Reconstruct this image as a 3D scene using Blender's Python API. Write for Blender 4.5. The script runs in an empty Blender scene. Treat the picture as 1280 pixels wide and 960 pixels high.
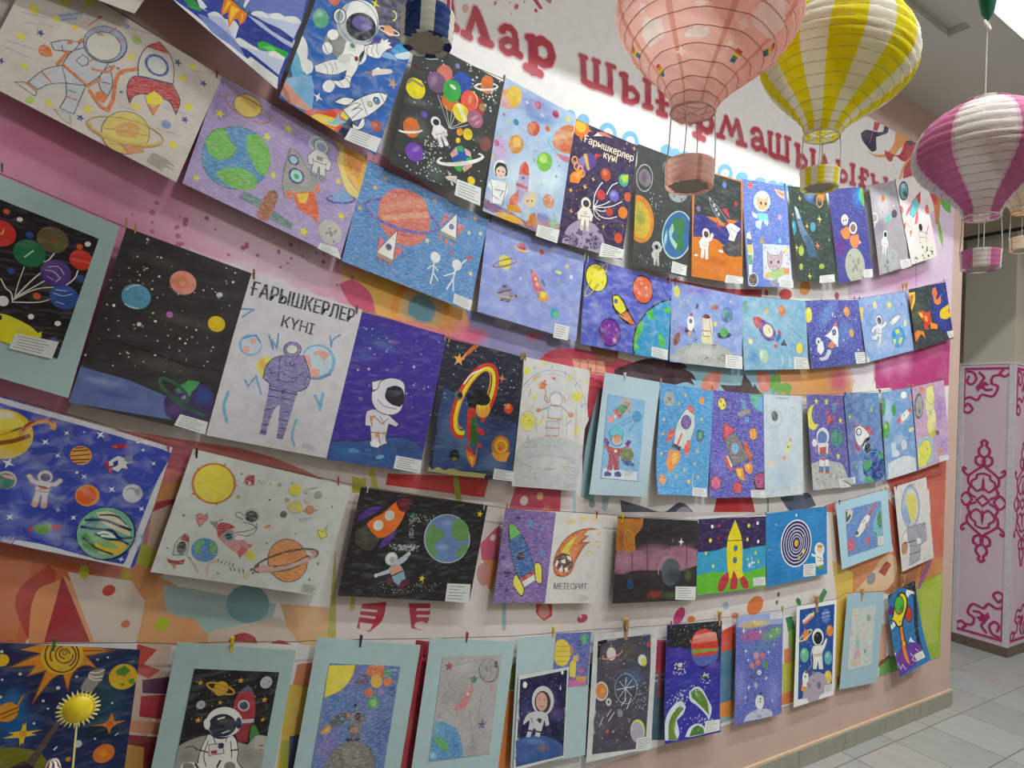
import bpy, bmesh, math, random
from math import sin, cos, pi, radians
from mathutils import Vector, Matrix

# ------------------------------------------------------------------ camera, world, lights, exposure
SC = bpy.context.scene
COL = SC.collection
cd = bpy.data.cameras.new('camera'); cam = bpy.data.objects.new('camera', cd); COL.objects.link(cam)
cd.sensor_width = 36.0; cd.lens = 21.942; cd.clip_start = 0.02
cam.matrix_world = Matrix(((0.8451876, -0.0770258, -0.5288903, 0.00000),(-0.5307250, -0.0040159, -0.8475346, -1.74000),(0.0631581, 0.9970210, -0.0442738, 1.54500), (0, 0, 0, 1)))
SC.camera = cam
SC.view_settings.view_transform = 'Standard'; SC.view_settings.look = 'None'
SC.view_settings.gamma = 1.0; SC.view_settings.use_curve_mapping = False
SC.view_settings.exposure = 0.0
W = bpy.data.worlds.new('world'); SC.world = W; W.use_nodes = True
W.node_tree.nodes['Background'].inputs[0].default_value = (0.75, 0.8, 0.85, 1)
W.node_tree.nodes['Background'].inputs[1].default_value = 0.25

def area(name, loc, rot, sx, sy, power, col):
    l = bpy.data.lights.new(name, 'AREA'); l.shape = 'RECTANGLE'; l.size = sx; l.size_y = sy
    l.energy = power; l.color = col
    o = bpy.data.objects.new(name, l); o.location = loc; o.rotation_euler = rot; COL.objects.link(o)
    return o
# fluorescent tube high in the ceiling tray beside the wall, and two unseen fill lights added over the corridor
area('tray_tube_light', (2.35, -1.09, 4.0), (0, 0, 0), 2.6, 0.035, 76, (0.93, 1.0, 0.97))
area('corridor_fill_light', (1.6, -2.7, 4.0), (0, 0, 0), 0.6, 0.6, 66, (0.97, 0.98, 1.0))  # added for ambient light, has no fitting
area('corridor_fill_light', (4.7, -2.3, 4.0), (0, 0, 0), 0.6, 0.6, 64, (0.98, 0.98, 1.0))  # added fill that lifts the column and far end

# ------------------------------------------------------------------ helpers
def lin(h):
    if len(h) == 3: h = h[0]*2 + h[1]*2 + h[2]*2
    out = []
    for i in (0, 2, 4):
        c = int(h[i:i+2], 16) / 255
        out.append(c/12.92 if c <= 0.04045 else ((c+0.055)/1.055)**2.4)
    return (out[0], out[1], out[2], 1.0)

def nt(m):
    m.use_nodes = True; t = m.node_tree; b = t.nodes['Principled BSDF']
    return t, b
def node(t, typ, **kw):
    n = t.nodes.new(typ)
    for k, v in kw.items(): setattr(n, k, v)
    return n
def mat_plain(name, col, rough=0.6, metal=0.0, var=0.08, scale=30.0, bump=0.0, spec=0.3):
    m = bpy.data.materials.new(name); t, b = nt(m)
    c = lin(col) if isinstance(col, str) else col
    tc = node(t, 'ShaderNodeTexCoord'); nz = node(t, 'ShaderNodeTexNoise')
    nz.inputs['Scale'].default_value = scale; nz.inputs['Detail'].default_value = 4
    t.links.new(tc.outputs['Object'], nz.inputs['Vector'])
    r = node(t, 'ShaderNodeValToRGB')
    r.color_ramp.elements[0].position = 0.3; r.color_ramp.elements[1].position = 0.7
    r.color_ramp.elements[0].color = tuple(x*(1-var) for x in c[:3]) + (1,)
    r.color_ramp.elements[1].color = tuple(min(1, x*(1+var)) for x in c[:3]) + (1,)
    t.links.new(nz.outputs['Fac'], r.inputs['Fac']); t.links.new(r.outputs['Color'], b.inputs['Base Color'])
    b.inputs['Roughness'].default_value = rough; b.inputs['Metallic'].default_value = metal
    b.inputs['Specular IOR Level'].default_value = spec
    if bump:
        bp = node(t, 'ShaderNodeBump'); bp.inputs['Strength'].default_value = bump; bp.inputs['Distance'].default_value = 0.002
        t.links.new(nz.outputs['Fac'], bp.inputs['Height']); t.links.new(bp.outputs['Normal'], b.inputs['Normal'])
    return m
def mat_paint(name, light, streak=(40, 40, 40), amt=0.2, dark=0.1, lo=0.42, hi=0.68, rough=0.7, alpha=False, trans=0.0, spec=0.2):
    """print or paint: colour attribute 'Col', varied by a procedural stroke noise towards a lighter tone"""
    m = bpy.data.materials.new(name); t, b = nt(m)
    at = node(t, 'ShaderNodeAttribute', attribute_name='Col')
    tc = node(t, 'ShaderNodeTexCoord'); oi = node(t, 'ShaderNodeObjectInfo')
    ad = node(t, 'ShaderNodeVectorMath', operation='ADD')
    t.links.new(tc.outputs['Object'], ad.inputs[0]); t.links.new(oi.outputs['Random'], ad.inputs[1])
    mp = node(t, 'ShaderNodeMapping'); mp.inputs['Scale'].default_value = streak; mp.inputs['Rotation'].default_value = (0, 0.55, 0)
    t.links.new(ad.outputs[0], mp.inputs['Vector'])
    nz = node(t, 'ShaderNodeTexNoise'); nz.inputs['Scale'].default_value = 1.0; nz.inputs['Detail'].default_value = 5; nz.inputs['Distortion'].default_value = 0.6
    t.links.new(mp.outputs[0], nz.inputs['Vector'])
    mr = node(t, 'ShaderNodeMapRange'); mr.inputs[1].default_value = lo; mr.inputs[2].default_value = hi; mr.inputs[3].default_value = 0; mr.inputs[4].default_value = amt
    t.links.new(nz.outputs['Fac'], mr.inputs[0])
    mx = node(t, 'ShaderNodeMix', data_type='RGBA'); mx.inputs[7].default_value = lin(light)
    t.links.new(mr.outputs[0], mx.inputs[0]); t.links.new(at.outputs['Color'], mx.inputs[6])
    n2 = node(t, 'ShaderNodeTexNoise'); n2.inputs['Scale'].default_value = 28; n2.inputs['Detail'].default_value = 3
    t.links.new(ad.outputs[0], n2.inputs['Vector'])
    m2 = node(t, 'ShaderNodeMapRange'); m2.inputs[1].default_value = 0.3; m2.inputs[2].default_value = 0.6; m2.inputs[3].default_value = 1 - dark; m2.inputs[4].default_value = 1
    t.links.new(n2.outputs['Fac'], m2.inputs[0])
    ml = node(t, 'ShaderNodeVectorMath', operation='SCALE')
    t.links.new(mx.outputs[2], ml.inputs[0]); t.links.new(m2.outputs[0], ml.inputs['Scale'])
    t.links.new(ml.outputs[0], b.inputs['Base Color'])
    b.inputs['Roughness'].default_value = rough; b.inputs['Specular IOR Level'].default_value = spec
    if alpha: t.links.new(at.outputs['Alpha'], b.inputs['Alpha'])
    if trans:
        out = t.nodes['Material Output']; tr = node(t, 'ShaderNodeBsdfTranslucent'); ms = node(t, 'ShaderNodeMixShader')
        ms.inputs[0].default_value = trans
        t.links.new(ml.outputs[0], tr.inputs[0]); t.links.new(b.outputs[0], ms.inputs[1]); t.links.new(tr.outputs[0], ms.inputs[2])
        t.links.new(ms.outputs[0], out.inputs[0])
    return m
PAINT = {}
for k, a in {'crayon': dict(light='dedee2', streak=(80, 1, 460), amt=0.42, dark=0.12, lo=0.45, hi=0.66),
             'water': dict(light='dfe3ea', streak=(26, 26, 40), amt=0.34, dark=0.14, lo=0.45, hi=0.75),
             'gouache': dict(light='c8ccd0', streak=(24, 1, 90), amt=0.16, dark=0.12, lo=0.5, hi=0.8),
             'black': dict(light='55585a', streak=(14, 1, 60), amt=0.4, dark=0.2, lo=0.45, hi=0.8),
             'print': dict(light='ffffff', amt=0.03, dark=0.04),
             'mural': dict(light='e8dfe2', streak=(6, 6, 10), amt=0.10, dark=0.05)}.items():
    PAINT[k] = mat_paint('paint_'+k, **a)

def mesh_obj(name, verts, faces, mats, parent=None, cols=None, midx=None, smooth=False, loc=None):
    me = bpy.data.meshes.new(name); me.from_pydata(verts, [], faces)
    for m in (mats if isinstance(mats, (list, tuple)) else [mats]): me.materials.append(m)
    if cols is not None:
        ca = me.color_attributes.new('Col', 'FLOAT_COLOR', 'CORNER'); buf = []
        for f, c in zip(faces, cols):
            if isinstance(c, list):
                for q in c: buf.extend(q)
            else: buf.extend(c*len(f))
        ca.data.foreach_set('color', buf)
    if midx is not None: me.polygons.foreach_set('material_index', midx)
    if smooth: me.polygons.foreach_set('use_smooth', [True]*len(faces))
    me.update()
    o = bpy.data.objects.new(name, me); COL.objects.link(o)
    if parent: o.parent = parent
    if loc is not None: o.location = loc
    return o
def bm_obj(name, bm, mats, parent=None, smooth=False, loc=None):
    me = bpy.data.meshes.new(name); bm.to_mesh(me); bm.free()
    for m in (mats if isinstance(mats, (list, tuple)) else [mats]): me.materials.append(m)
    if smooth: me.polygons.foreach_set('use_smooth', [True]*len(me.polygons))
    o = bpy.data.objects.new(name, me); COL.objects.link(o)
    if parent: o.parent = parent
    if loc is not None: o.location = loc
    return o
def tag(o, label=None, cat=None, group=None, kind=None):
    if label: o['label'] = label
    if cat: o['category'] = cat
    if group: o['group'] = group
    if kind: o['kind'] = kind
    return o
def empty(name, loc):
    o = bpy.data.objects.new(name, None); COL.objects.link(o); o.location = loc; o.empty_display_size = 0.05
    return o
def box(bm, x0, x1, y0, y1, z0, z1, bev=0.0):
    vs = [bm.verts.new((x, y, z)) for x in (x0, x1) for y in (y0, y1) for z in (z0, z1)]
    fs = [bm.faces.new([vs[i] for i in q]) for q in ((0,1,3,2),(4,6,7,5),(0,4,5,1),(2,3,7,6),(0,2,6,4),(1,5,7,3))]
    if bev: bmesh.ops.bevel(bm, geom=list({e for f in fs for e in f.edges}), offset=bev, segments=2, affect='EDGES', profile=0.5)
def boxobj(name, x0, x1, y0, y1, z0, z1, mat, parent=None, bev=0.0):
    bm = bmesh.new(); box(bm, x0, x1, y0, y1, z0, z1, bev); return bm_obj(name, bm, mat, parent)
def tube(bm, pts, r, n=6, cap=True):
    pts = [Vector(p) for p in pts]; rings = []
    for i, p in enumerate(pts):
        d = (pts[min(i+1, len(pts)-1)] - pts[max(i-1, 0)]).normalized()
        a = d.cross(Vector((0.31, 0.87, 0.21))).normalized(); b = d.cross(a)
        rr = r[i] if isinstance(r, (list, tuple)) else r
        rings.append([bm.verts.new(p + rr*(cos(2*pi*k/n)*a + sin(2*pi*k/n)*b)) for k in range(n)])
    for A, B in zip(rings, rings[1:]):
        for k in range(n): bm.faces.new((A[k], A[(k+1) % n], B[(k+1) % n], B[k]))
    if cap: bm.faces.new(rings[0]); bm.faces.new(rings[-1][::-1])
def lathe(bm, prof, n=32, c=(0, 0, 0), closed=False):
    rings = [[bm.verts.new((c[0]+r*cos(2*pi*k/n), c[1]+r*sin(2*pi*k/n), c[2]+z)) for k in range(n)] for r, z in prof]
    for A, B in zip(rings, rings[1:]):
        for k in range(n): bm.faces.new((A[k], A[(k+1) % n], B[(k+1) % n], B[k]))
    if closed: bm.faces.new(rings[0][::-1]); bm.faces.new(rings[-1])

# ------------------------------------------------------------------ flat drawings: shapes in millimetres on a sheet
class Frame:
    """a sheet: corner, two edge vectors per mm, and an edge curl along one direction"""
    def __init__(s, O, ex, ey, w, h, curl=None):
        s.O = Vector(O); s.ex = Vector(ex); s.ey = Vector(ey); s.w = w; s.h = h
        s.n = s.ex.cross(s.ey).normalized()
        if s.n.y > 1e-6: s.n = -s.n
        s.curl = curl; s.cuts = []
        if curl:
            dx, dy, lo, hi, alo, ahi = curl   # direction, where curling starts low/high, amounts
            ss = [x*dx + y*dy for x in (0, w) for y in (0, h)]; s.s0, s.s1 = min(ss), max(ss)
            N = 14; s.cuts = [s.s0 + (s.s1-s.s0)*i/N for i in range(1, N)]
    def d(s, x, y):
        if not s.curl: return 0.0
        dx, dy, lo, hi, alo, ahi = s.curl
        t = (x*dx + y*dy - s.s0)/(s.s1 - s.s0); N = 14
        def g(t):
            v = 0.0
            if t < lo: v += alo*((lo-t)/lo)**2
            if t > hi: v += ahi*((t-hi)/(1-hi))**2
            return v
        i = max(0, min(N-1, int(t*N))); f = t*N - i
        return (g(i/N)*(1-f) + g((i+1)/N)*f)*0.001
    def P(s, x, y, k=0.0):
        return s.O + s.ex*x + s.ey*y + s.n*(s.d(x, y) + k)
def clip(poly, a, b, c):
    """keep the side a*x+b*y<=c"""
    out = []; n = len(poly)
    for i in range(n):
        p, q = poly[i], poly[(i+1) % n]
        dp, dq = a*p[0]+b*p[1]-c, a*q[0]+b*q[1]-c
        if dp <= 0: out.append(p)
        if (dp < 0 < dq) or (dq < 0 < dp):
            t = dp/(dp-dq); out.append(tuple(p[j]+(q[j]-p[j])*t for j in range(len(p))))
    return out
def smooth(pts, closed, lim=1.05):
    """rounds the gentle turns of a hand-drawn outline and keeps its sharp corners"""
    n = len(pts)
    if n < 3: return pts
    def turn(i):
        if not closed and (i == 0 or i == n-1): return True
        a, b, c = pts[i-1], pts[i], pts[(i+1) % n]
        t = abs(math.atan2((b[0]-a[0])*(c[1]-b[1])-(b[1]-a[1])*(c[0]-b[0]), (b[0]-a[0])*(c[0]-b[0])+(b[1]-a[1])*(c[1]-b[1])))
        return t > lim
    sharp = [turn(i) for i in range(n)]; out = []
    for i in range(n if closed else n-1):
        j = (i+1) % n; p1, p2 = pts[i], pts[j]; out.append(p1)
        if sharp[i] and sharp[j]: continue
        L = math.hypot(p2[0]-p1[0], p2[1]-p1[1])
        def tan(q, a, b):
            d = math.hypot(b[0]-a[0], b[1]-a[1]) or 1e-6; return ((b[0]-a[0])/d*L, (b[1]-a[1])/d*L)
        m1 = (p2[0]-p1[0], p2[1]-p1[1]) if sharp[i] else tan(p1, pts[i-1], p2)
        m2 = (p2[0]-p1[0], p2[1]-p1[1]) if sharp[j] else tan(p2, p1, pts[(j+1) % n])
        for q in ((1/3, 2/3) if L < 12 else (0.25, 0.5, 0.75)):
            a = 2*q**3-3*q*q+1; b = q**3-2*q*q+q; c = -2*q**3+3*q*q; d = q**3-q*q
            out.append(tuple(a*p1[z]+b*m1[z]+c*p2[z]+d*m2[z] for z in (0, 1)))
    if not closed: out.append(pts[-1])
    return out
class Canvas:
    def __init__(s, fr, base, style, org, thick=0.3, seed=1):
        s.fr = fr; s.org = Vector(org); s.V = []; s.F = []; s.C = []; s.M = []; s.layer = 0; s.dl = 5e-6; s.hist = []; s.style = style; s.R = random.Random(seed)
        if base:
            w, h = fr.w, fr.h; R = [(0, 0), (w, 0), (w, h), (0, h)]
            s.put(R, lin(base), k=0.0); s.put(R[::-1], lin('d8d8d4'), k=-thick*0.001)
            for i in range(4):
                p, q = R[i], R[(i+1) % 4]
                pts = [p] + sorted([(p[0]+(q[0]-p[0])*t, p[1]+(q[1]-p[1])*t) for t in s.edgecuts(p, q)], key=lambda z: abs(z[0]-p[0])+abs(z[1]-p[1])) + [q]
                for a, b in zip(pts, pts[1:]):
                    n = len(s.V); s.V += [fr.P(*a)-s.org, fr.P(*b)-s.org, fr.P(*b, -thick*0.001)-s.org, fr.P(*a, -thick*0.001)-s.org]
                    s.F.append((n, n+3, n+2, n+1)); s.C.append(lin('e4e4e0')); s.M.append(0)
    def edgecuts(s, p, q):
        if not s.fr.curl: return []
        dx, dy = s.fr.curl[:2]; a = p[0]*dx+p[1]*dy; b = q[0]*dx+q[1]*dy
        return [(c-a)/(b-a) for c in s.fr.cuts if abs(b-a) > 1e-6 and 0 < (c-a)/(b-a) < 1]
    def put(s, poly, col, k=None, wash=0):
        fr = s.fr
        if k is None: s.layer += 1; k = s.layer*s.dl
        if any(p[0] < 0 or p[0] > fr.w or p[1] < 0 or p[1] > fr.h for p in poly):
            for e in ((-1, 0, 0), (1, 0, fr.w), (0, -1, 0), (0, 1, fr.h)):
                poly = clip(poly, *e)
                if len(poly) < 3: return
        if not wash and len(poly) != 6 and k >= 0: xs = [p[0] for p in poly]; ys = [p[1] for p in poly]; s.hist.append(((min(xs), max(xs), min(ys), max(ys)), poly, col, None))
        parts = [poly]
        if fr.curl:
            dx, dy = fr.curl[:2]; ss = [p[0]*dx+p[1]*dy for p in poly]; lo, hi = min(ss), max(ss); parts = []; rest = poly
            for c in fr.cuts:
                if c <= lo or c >= hi or len(rest) < 3: continue
                parts.append(clip(rest, dx, dy, c)); rest = clip(rest, -dx, -dy, -c)
            parts.append(rest)
        for pl in parts:
            if len(pl) < 3: continue
            n = len(s.V); s.V += [fr.P(p[0], p[1], k)-s.org for p in pl]
            s.F.append(tuple(range(n, n+len(pl)))); s.M.append(0)
            s.C.append([(p[2], p[3], p[4], 1.0) for p in pl] if wash else col)
    def ell(s, x, y, rx, ry, rot, n):
        c, q = cos(rot), sin(rot)
        return [(x+c*rx*cos(a)-q*ry*sin(a), y+q*rx*cos(a)+c*ry*sin(a)) for a in (2*pi*i/n for i in range(n))]
    def e(s, col, x, y, rx, ry=None, rot=0.0, n=0):
        ry = rx if ry is None else ry
        s.put(s.ell(x, y, rx, ry, rot, n or max(8, min(36, int(6+max(rx, ry)*0.7)))), lin(col))
    def ring(s, col, x, y, rx, ry, rot, w, a0=0, a1=360):
        n = max(10, min(44, int(8+max(rx, ry)*0.8))); c, q = cos(rot), sin(rot); s.layer += 1; k = s.layer*s.dl; C = lin(col)
        def pt(a, d): return (x+c*(rx+d)*cos(a)-q*(ry+d)*sin(a), y+q*(rx+d)*cos(a)+c*(ry+d)*sin(a))
        for i in range(n):
            a, b = radians(a0+(a1-a0)*i/n), radians(a0+(a1-a0)*(i+1)/n)
            s.put([pt(a, -w/2), pt(b, -w/2), pt(b, w/2), pt(a, w/2)], C, k + 1.5e-6*(i % 2))
    def line(s, col, w, pts, close=False):
        s.layer += 1; k = s.layer*s.dl; C = lin(col)
        if close: pts = pts + [pts[0]]
        s.layer += len(pts)*0.23
        for (x0, y0), (x1, y1) in zip(pts, pts[1:]):
            k += 1.2e-6
            L = math.hypot(x1-x0, y1-y0) or 1e-6; dx, dy = (x1-x0)/L*w/2, (y1-y0)/L*w/2; e = 0.7
            s.put([(x0-dy-dx*e, y0+dx-dy*e), (x0-dx*1.2, y0-dy*1.2), (x0+dy-dx*e, y0-dx-dy*e), (x1+dy+dx*e, y1-dx+dy*e), (x1+dx*1.2, y1+dy*1.2), (x1-dy+dx*e, y1+dx+dy*e)], C, k)
    def star(s, col, x, y, r, n=5, inner=0.42, rot=0.0):
        s.put([(x+(r if i % 2 == 0 else r*inner)*sin(rot+pi*i/n), y-(r if i % 2 == 0 else r*inner)*cos(rot+pi*i/n)) for i in range(2*n)], lin(col))
    def dots(s, col, n, q, r):
        s.layer += 1+n*0.05; k = (s.layer-n*0.05)*s.dl; C = lin(col)
        for _ in range(n):
            u, v = s.R.random(), s.R.random(); t = [(1-u)*(1-v), u*(1-v), u*v, (1-u)*v]
            x = sum(t[i]*q[2*i] for i in range(4)); y = sum(t[i]*q[2*i+1] for i in range(4)); rr = r*s.R.uniform(0.45, 1.15)
            k += 4e-7; s.put(s.ell(x, y, rr, rr, 0, 6), C, k)
    def under(s, x, y):
        acc = [0.0, 0.0, 0.0]; left = 1.0
        for b, poly, col, w in reversed(s.hist):
            if x < b[0] or x > b[1] or y < b[2] or y > b[3]: continue
            if w:
                cx, cy, rx, ry, c, q, a, core = w; u, v = x-cx, y-cy
                d = math.hypot((c*u+q*v)/rx, (c*v-q*u)/ry); f = a*s.fall(d, core)
            else:
                f = 0.0; n = len(poly); k = n-1
                for i in range(n):
                    if (poly[i][1] > y) != (poly[k][1] > y) and x < (poly[k][0]-poly[i][0])*(y-poly[i][1])/(poly[k][1]-poly[i][1])+poly[i][0]: f = 1.0-f
                    k = i
            if f > 0:
                for i in (0, 1, 2): acc[i] += left*f*col[i]
                left *= 1-f
                if left < 0.01: break
        return acc
    def fall(s, d, core):
        if d <= core: return 1.0
        if d >= 1: return 0.0
        t = (1-d)/(1-core); return t*t*(3-2*t)
    def wash(s, col, x, y, rx, ry, rot, a=1.0, core=0.15):
        s.layer += 0.4; k = s.layer*s.dl; C = lin(col); n = 20; rings = []
        for d in (core, 0.36, 0.54, 0.7, 0.85, 1.0):
            f = a*s.fall(d, core); R = []
            for p in s.ell(x, y, rx*d, ry*d, rot, n):
                u = s.under(min(max(p[0], 0.5), s.fr.w-0.5), min(max(p[1], 0.5), s.fr.h-0.5)); R.append(p+tuple(C[i]*f+u[i]*(1-f) for i in (0, 1, 2)))
            rings.append(R)
        s.put(rings[0], None, k, 1)
        for P, Q in zip(rings, rings[1:]):
            for i in range(n):
                j = (i+1) % n; s.put([P[i], P[j], Q[j], Q[i]], None, k, 1)
        m = max(rx, ry); s.hist.append(((x-m, x+m, y-m, y+m), None, C, (x, y, rx, ry, cos(rot), sin(rot), a, core)))
    # ----- small motifs, turned and scaled
    def T(s, x, y, sc, ang, mir=1):
        c, q = cos(ang), sin(ang)
        return lambda a, b: (x+sc*(mir*a*c-b*q), y+sc*(mir*a*q+b*c))
    def astro(s, x, y, h, ang, suit='eeeeea', visor='2a2c30', acc='c8c8cc', out='555a60', pose=0, mir=1):
        t = s.T(x, y, h, ang, mir); ow = h*0.022
        armL, armR = {0: ([(-.13, -.12), (-.24, .04), (-.22, .16)], [(.13, -.12), (.24, .04), (.22, .16)]),
                      1: ([(-.13, -.12), (-.24, .04), (-.2, .16)], [(.13, -.12), (.25, -.2), (.31, -.34)]),
                      2: ([(-.13, -.12), (-.28, -.16), (-.37, -.27)], [(.13, -.12), (.28, -.16), (.37, -.27)]),
                      3: ([(-.13, -.1), (-.3, -.02), (-.38, .08)], [(.13, -.12), (.3, -.2), (.38, -.3)])}[pose]
        legL, legR = ([(-.08, .14), (-.1, .32), (-.11, .46)], [(.08, .14), (.1, .32), (.11, .46)]) if pose < 3 else ([(-.08, .14), (-.2, .28), (-.34, .3)], [(.08, .14), (.08, .32), (-.02, .46)])
        for grow, C in ((ow*2, out), (0, suit)):
            for L in (armL, armR): s.line(C, h*.11+grow, [t(*p) for p in L])
            for L in (legL, legR): s.line(C, h*.13+grow, [t(*p) for p in L])
            s.put([t(a*(1+grow/h*2), b) for a, b in ((-.15, -.16), (.15, -.16), (.17, .0), (.15, .2), (-.15, .2), (-.17, .0))], lin(C))
            X, Y = t(0, -.32); s.e(C, X, Y, h*.18+grow/2)
        for L in (legL, legR):
            p, q = t(*L[2]), t(*L[1]); s.line(acc, h*.14, [p, (p[0]+(p[0]-q[0])*.15, p[1]+(p[1]-q[1])*.15)])
        X, Y = t(.01, -.31); s.e(visor, X, Y, h*.125, h*.115, ang)
        s.put([t(*p) for p in ((-.08, -.06), (.08, -.06), (.08, .05), (-.08, .05))], lin(acc))
        s.line(out, ow, [t(-.15, .1), t(.15, .1)])
    def rocket(s, x, y, L, ang, body='f0f0f0', nose='d03030', fin='d03030', flame='f08020', win='4080c0', out='333840', wid=0.17):
        t = s.T(x, y, L, ang); w = wid; ow = max(0.8, L*0.014)
        fl = [(-w*.7, .26), (-w*.5, .42), (-w*.2, .36), (0, .5), (w*.2, .36), (w*.5, .42), (w*.7, .26)]
        if flame != '-': s.put([t(*p) for p in fl], lin(flame)); s.put([t(p[0]*.5, .26+(p[1]-.26)*.6) for p in fl], lin('f8d030'))
        for m in (-1, 1):
            F = [(m*w*.8, .05), (m*w*1.9, .25), (m*w*1.8, .4), (m*w*.7, .26)]; s.put([t(*p) for p in F], lin(fin)); s.line(out, ow, [t(*p) for p in F], True)
        B = [(0, -.5), (w*.55, -.36), (w*.95, -.15), (w, .05), (w*.7, .28), (-w*.7, .28), (-w, .05), (-w*.95, -.15), (-w*.55, -.36)]
        s.put([t(*p) for p in B], lin(body)); s.put([t(*p) for p in ((0, -.5), (w*.55, -.36), (w*.85, -.22), (-w*.85, -.22), (-w*.55, -.36))], lin(nose)); s.line(out, ow, [t(*p) for p in B], True)
        if win != '-':
            X, Y = t(0, -.07); s.e(out, X, Y, L*w*.55); s.e(win, X, Y, L*w*.4)
    def saturn(s, x, y, r, ang, col='e0b040', rc='c08030', hole=None, k=2.0, band=None):
        s.ring(rc, x, y, r*k, r*.55, ang, r*.28, 180, 360)
        s.e(col, x, y, r)
        c, q = cos(ang), sin(ang)
        if band:
            for f in (-.45, .15, .6):
                hw = r*math.sqrt(1-f*f)*.93; s.line(band, r*.16, [(x-c*hw-q*f*r, y-q*hw+c*f*r), (x-q*(f+.12)*r, y+c*(f+.12)*r), (x+c*hw-q*f*r, y+q*hw+c*f*r)])
        s.ring(rc, x, y, r*k, r*.55, ang, r*.28, 0, 180)
    def earth(s, x, y, r, sea='3a78c0', land='50a050', out=None):
        if out: s.e(out, x, y, r*1.07)
        s.e(sea, x, y, r)
        for P in ([(-.85, -.2), (-.6, -.7), (-.1, -.85), (.05, -.5), (-.2, -.3), (-.3, .05), (-.7, .1)], [(.2, -.35), (.5, -.65), (.85, -.3), (.9, .15), (.55, .3), (.35, .05)], [(-.4, .35), (.1, .3), (.35, .55), (.1, .9), (-.35, .8)]):
            s.put([(x+a*r*.98, y+b*r*.98) for a, b in P], lin(land))
    def moon(s, x, y, r, col='b8b8b4', cr='8c8c88', seed=3):
        s.e(col, x, y, r); R = random.Random(seed)
        for _ in range(9):
            a, d, q = R.uniform(0, 6.28), R.uniform(0, .8), R.uniform(.07, .17); s.e(cr, x+cos(a)*d*r, y+sin(a)*d*r, q*r, q*r*.8, a, 9)
    def text(s, col, size, x, y, ang, txt, bold=0.0, sx=1.0):
        cu = bpy.data.curves.new('t', 'FONT'); cu.body = txt; cu.size = size; cu.align_x = 'CENTER'; cu.align_y = 'CENTER'; cu.resolution_u = 3
        o = bpy.data.objects.new('t', cu); COL.objects.link(o); dg = bpy.context.evaluated_depsgraph_get()
        me = o.evaluated_get(dg).to_mesh(); s.layer += 1; k = s.layer*s.dl; c, q = cos(ang), sin(ang); C = lin(col)
        P = [(x+(v.co.x*sx*c+v.co.y*q), y+(v.co.x*sx*q-v.co.y*c)) for v in me.vertices]
        for sh in ((0,) if bold <= 0 else (-bold*size, 0, bold*size)):
            k += 1.5e-6
            for p in me.polygons: s.put([(P[i][0]+sh*c, P[i][1]+sh*q) for i in p.vertices], C, k)
        bpy.data.objects.remove(o); bpy.data.curves.remove(cu)
    def caption(s, q, n=5, col='6a6a70'):
        """rows of small print, too small to read in the photograph"""
        def at(u, v): return tuple((1-u)*(1-v)*q[i]+u*(1-v)*q[2+i]+u*v*q[4+i]+(1-u)*v*q[6+i] for i in (0, 1))
        hh = math.hypot(q[6]-q[0], q[7]-q[1])
        for i in range(n):
            v = (i+0.9)/(n+0.9); a = 0.08+0.05*s.R.random(); b = s.R.uniform(0.55, 0.92); s.line(col, hh*0.032, [at(a, v), at(b, v)])
    def run(s, txt):
        for ln in txt.split('\n'):
            w = ln.split()
            if not w: continue
            o = w[0]
            if o == 't': s.text(w[1], float(w[2]), float(w[3]), float(w[4]), float(w[5]), w[8].replace('_', ' '), float(w[6]), float(w[7])); continue
            if o in 'AK':
                f = list(map(float, w[1:5])); (s.astro if o == 'A' else s.rocket)(f[0], f[1], f[2], f[3], *[int(z[1:]) if z[0] == '#' else z for z in w[5:]]); continue
            if o == 'N': s.saturn(*map(float, w[1:5]), w[5], w[6], None, 2.0, w[7] if len(w) > 7 else None); continue
            if o == 'E': s.earth(*map(float, w[1:4]), *w[4:]); continue
            if o == 'M': s.moon(*map(float, w[1:4]), *w[4:]); continue
            if o == 'cap': s.caption(list(map(float, w[1:9])), int(w[9]) if len(w) > 9 else 5); continue
            c = w[1]; f = [float(z) for z in w[2:]]
            if o == 'f': s.put(smooth(list(zip(f[0::2], f[1::2])), True), lin(c))
            elif o == 'o': s.e(c, f[0], f[1], f[2])
            elif o == 'e': s.e(c, *f[:5])
            elif o == 'r': s.ring(c, *f)
            elif o == 'l': s.line(c, f[0], smooth(list(zip(f[1::2], f[2::2])), False, 1.3))
            elif o == 'L': s.line(c, f[0], smooth(list(zip(f[1::2], f[2::2])), True), True)
            elif o == '5': s.star(c, f[0], f[1], f[2], 5, 0.42, f[3] if len(f) > 3 else 0)
            elif o == '4': s.star(c, f[0], f[1], f[2], 4, 0.3, f[3] if len(f) > 3 else 0)
            elif o == 'd': s.dots(c, int(f[0]), f[1:9], f[9])
            elif o == 'w': s.wash(c, *f)
    def build(s, name, parent, loc=None):
        return mesh_obj(name, s.V, s.F, PAINT[s.style], parent, s.C, s.M, loc=loc)

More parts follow.
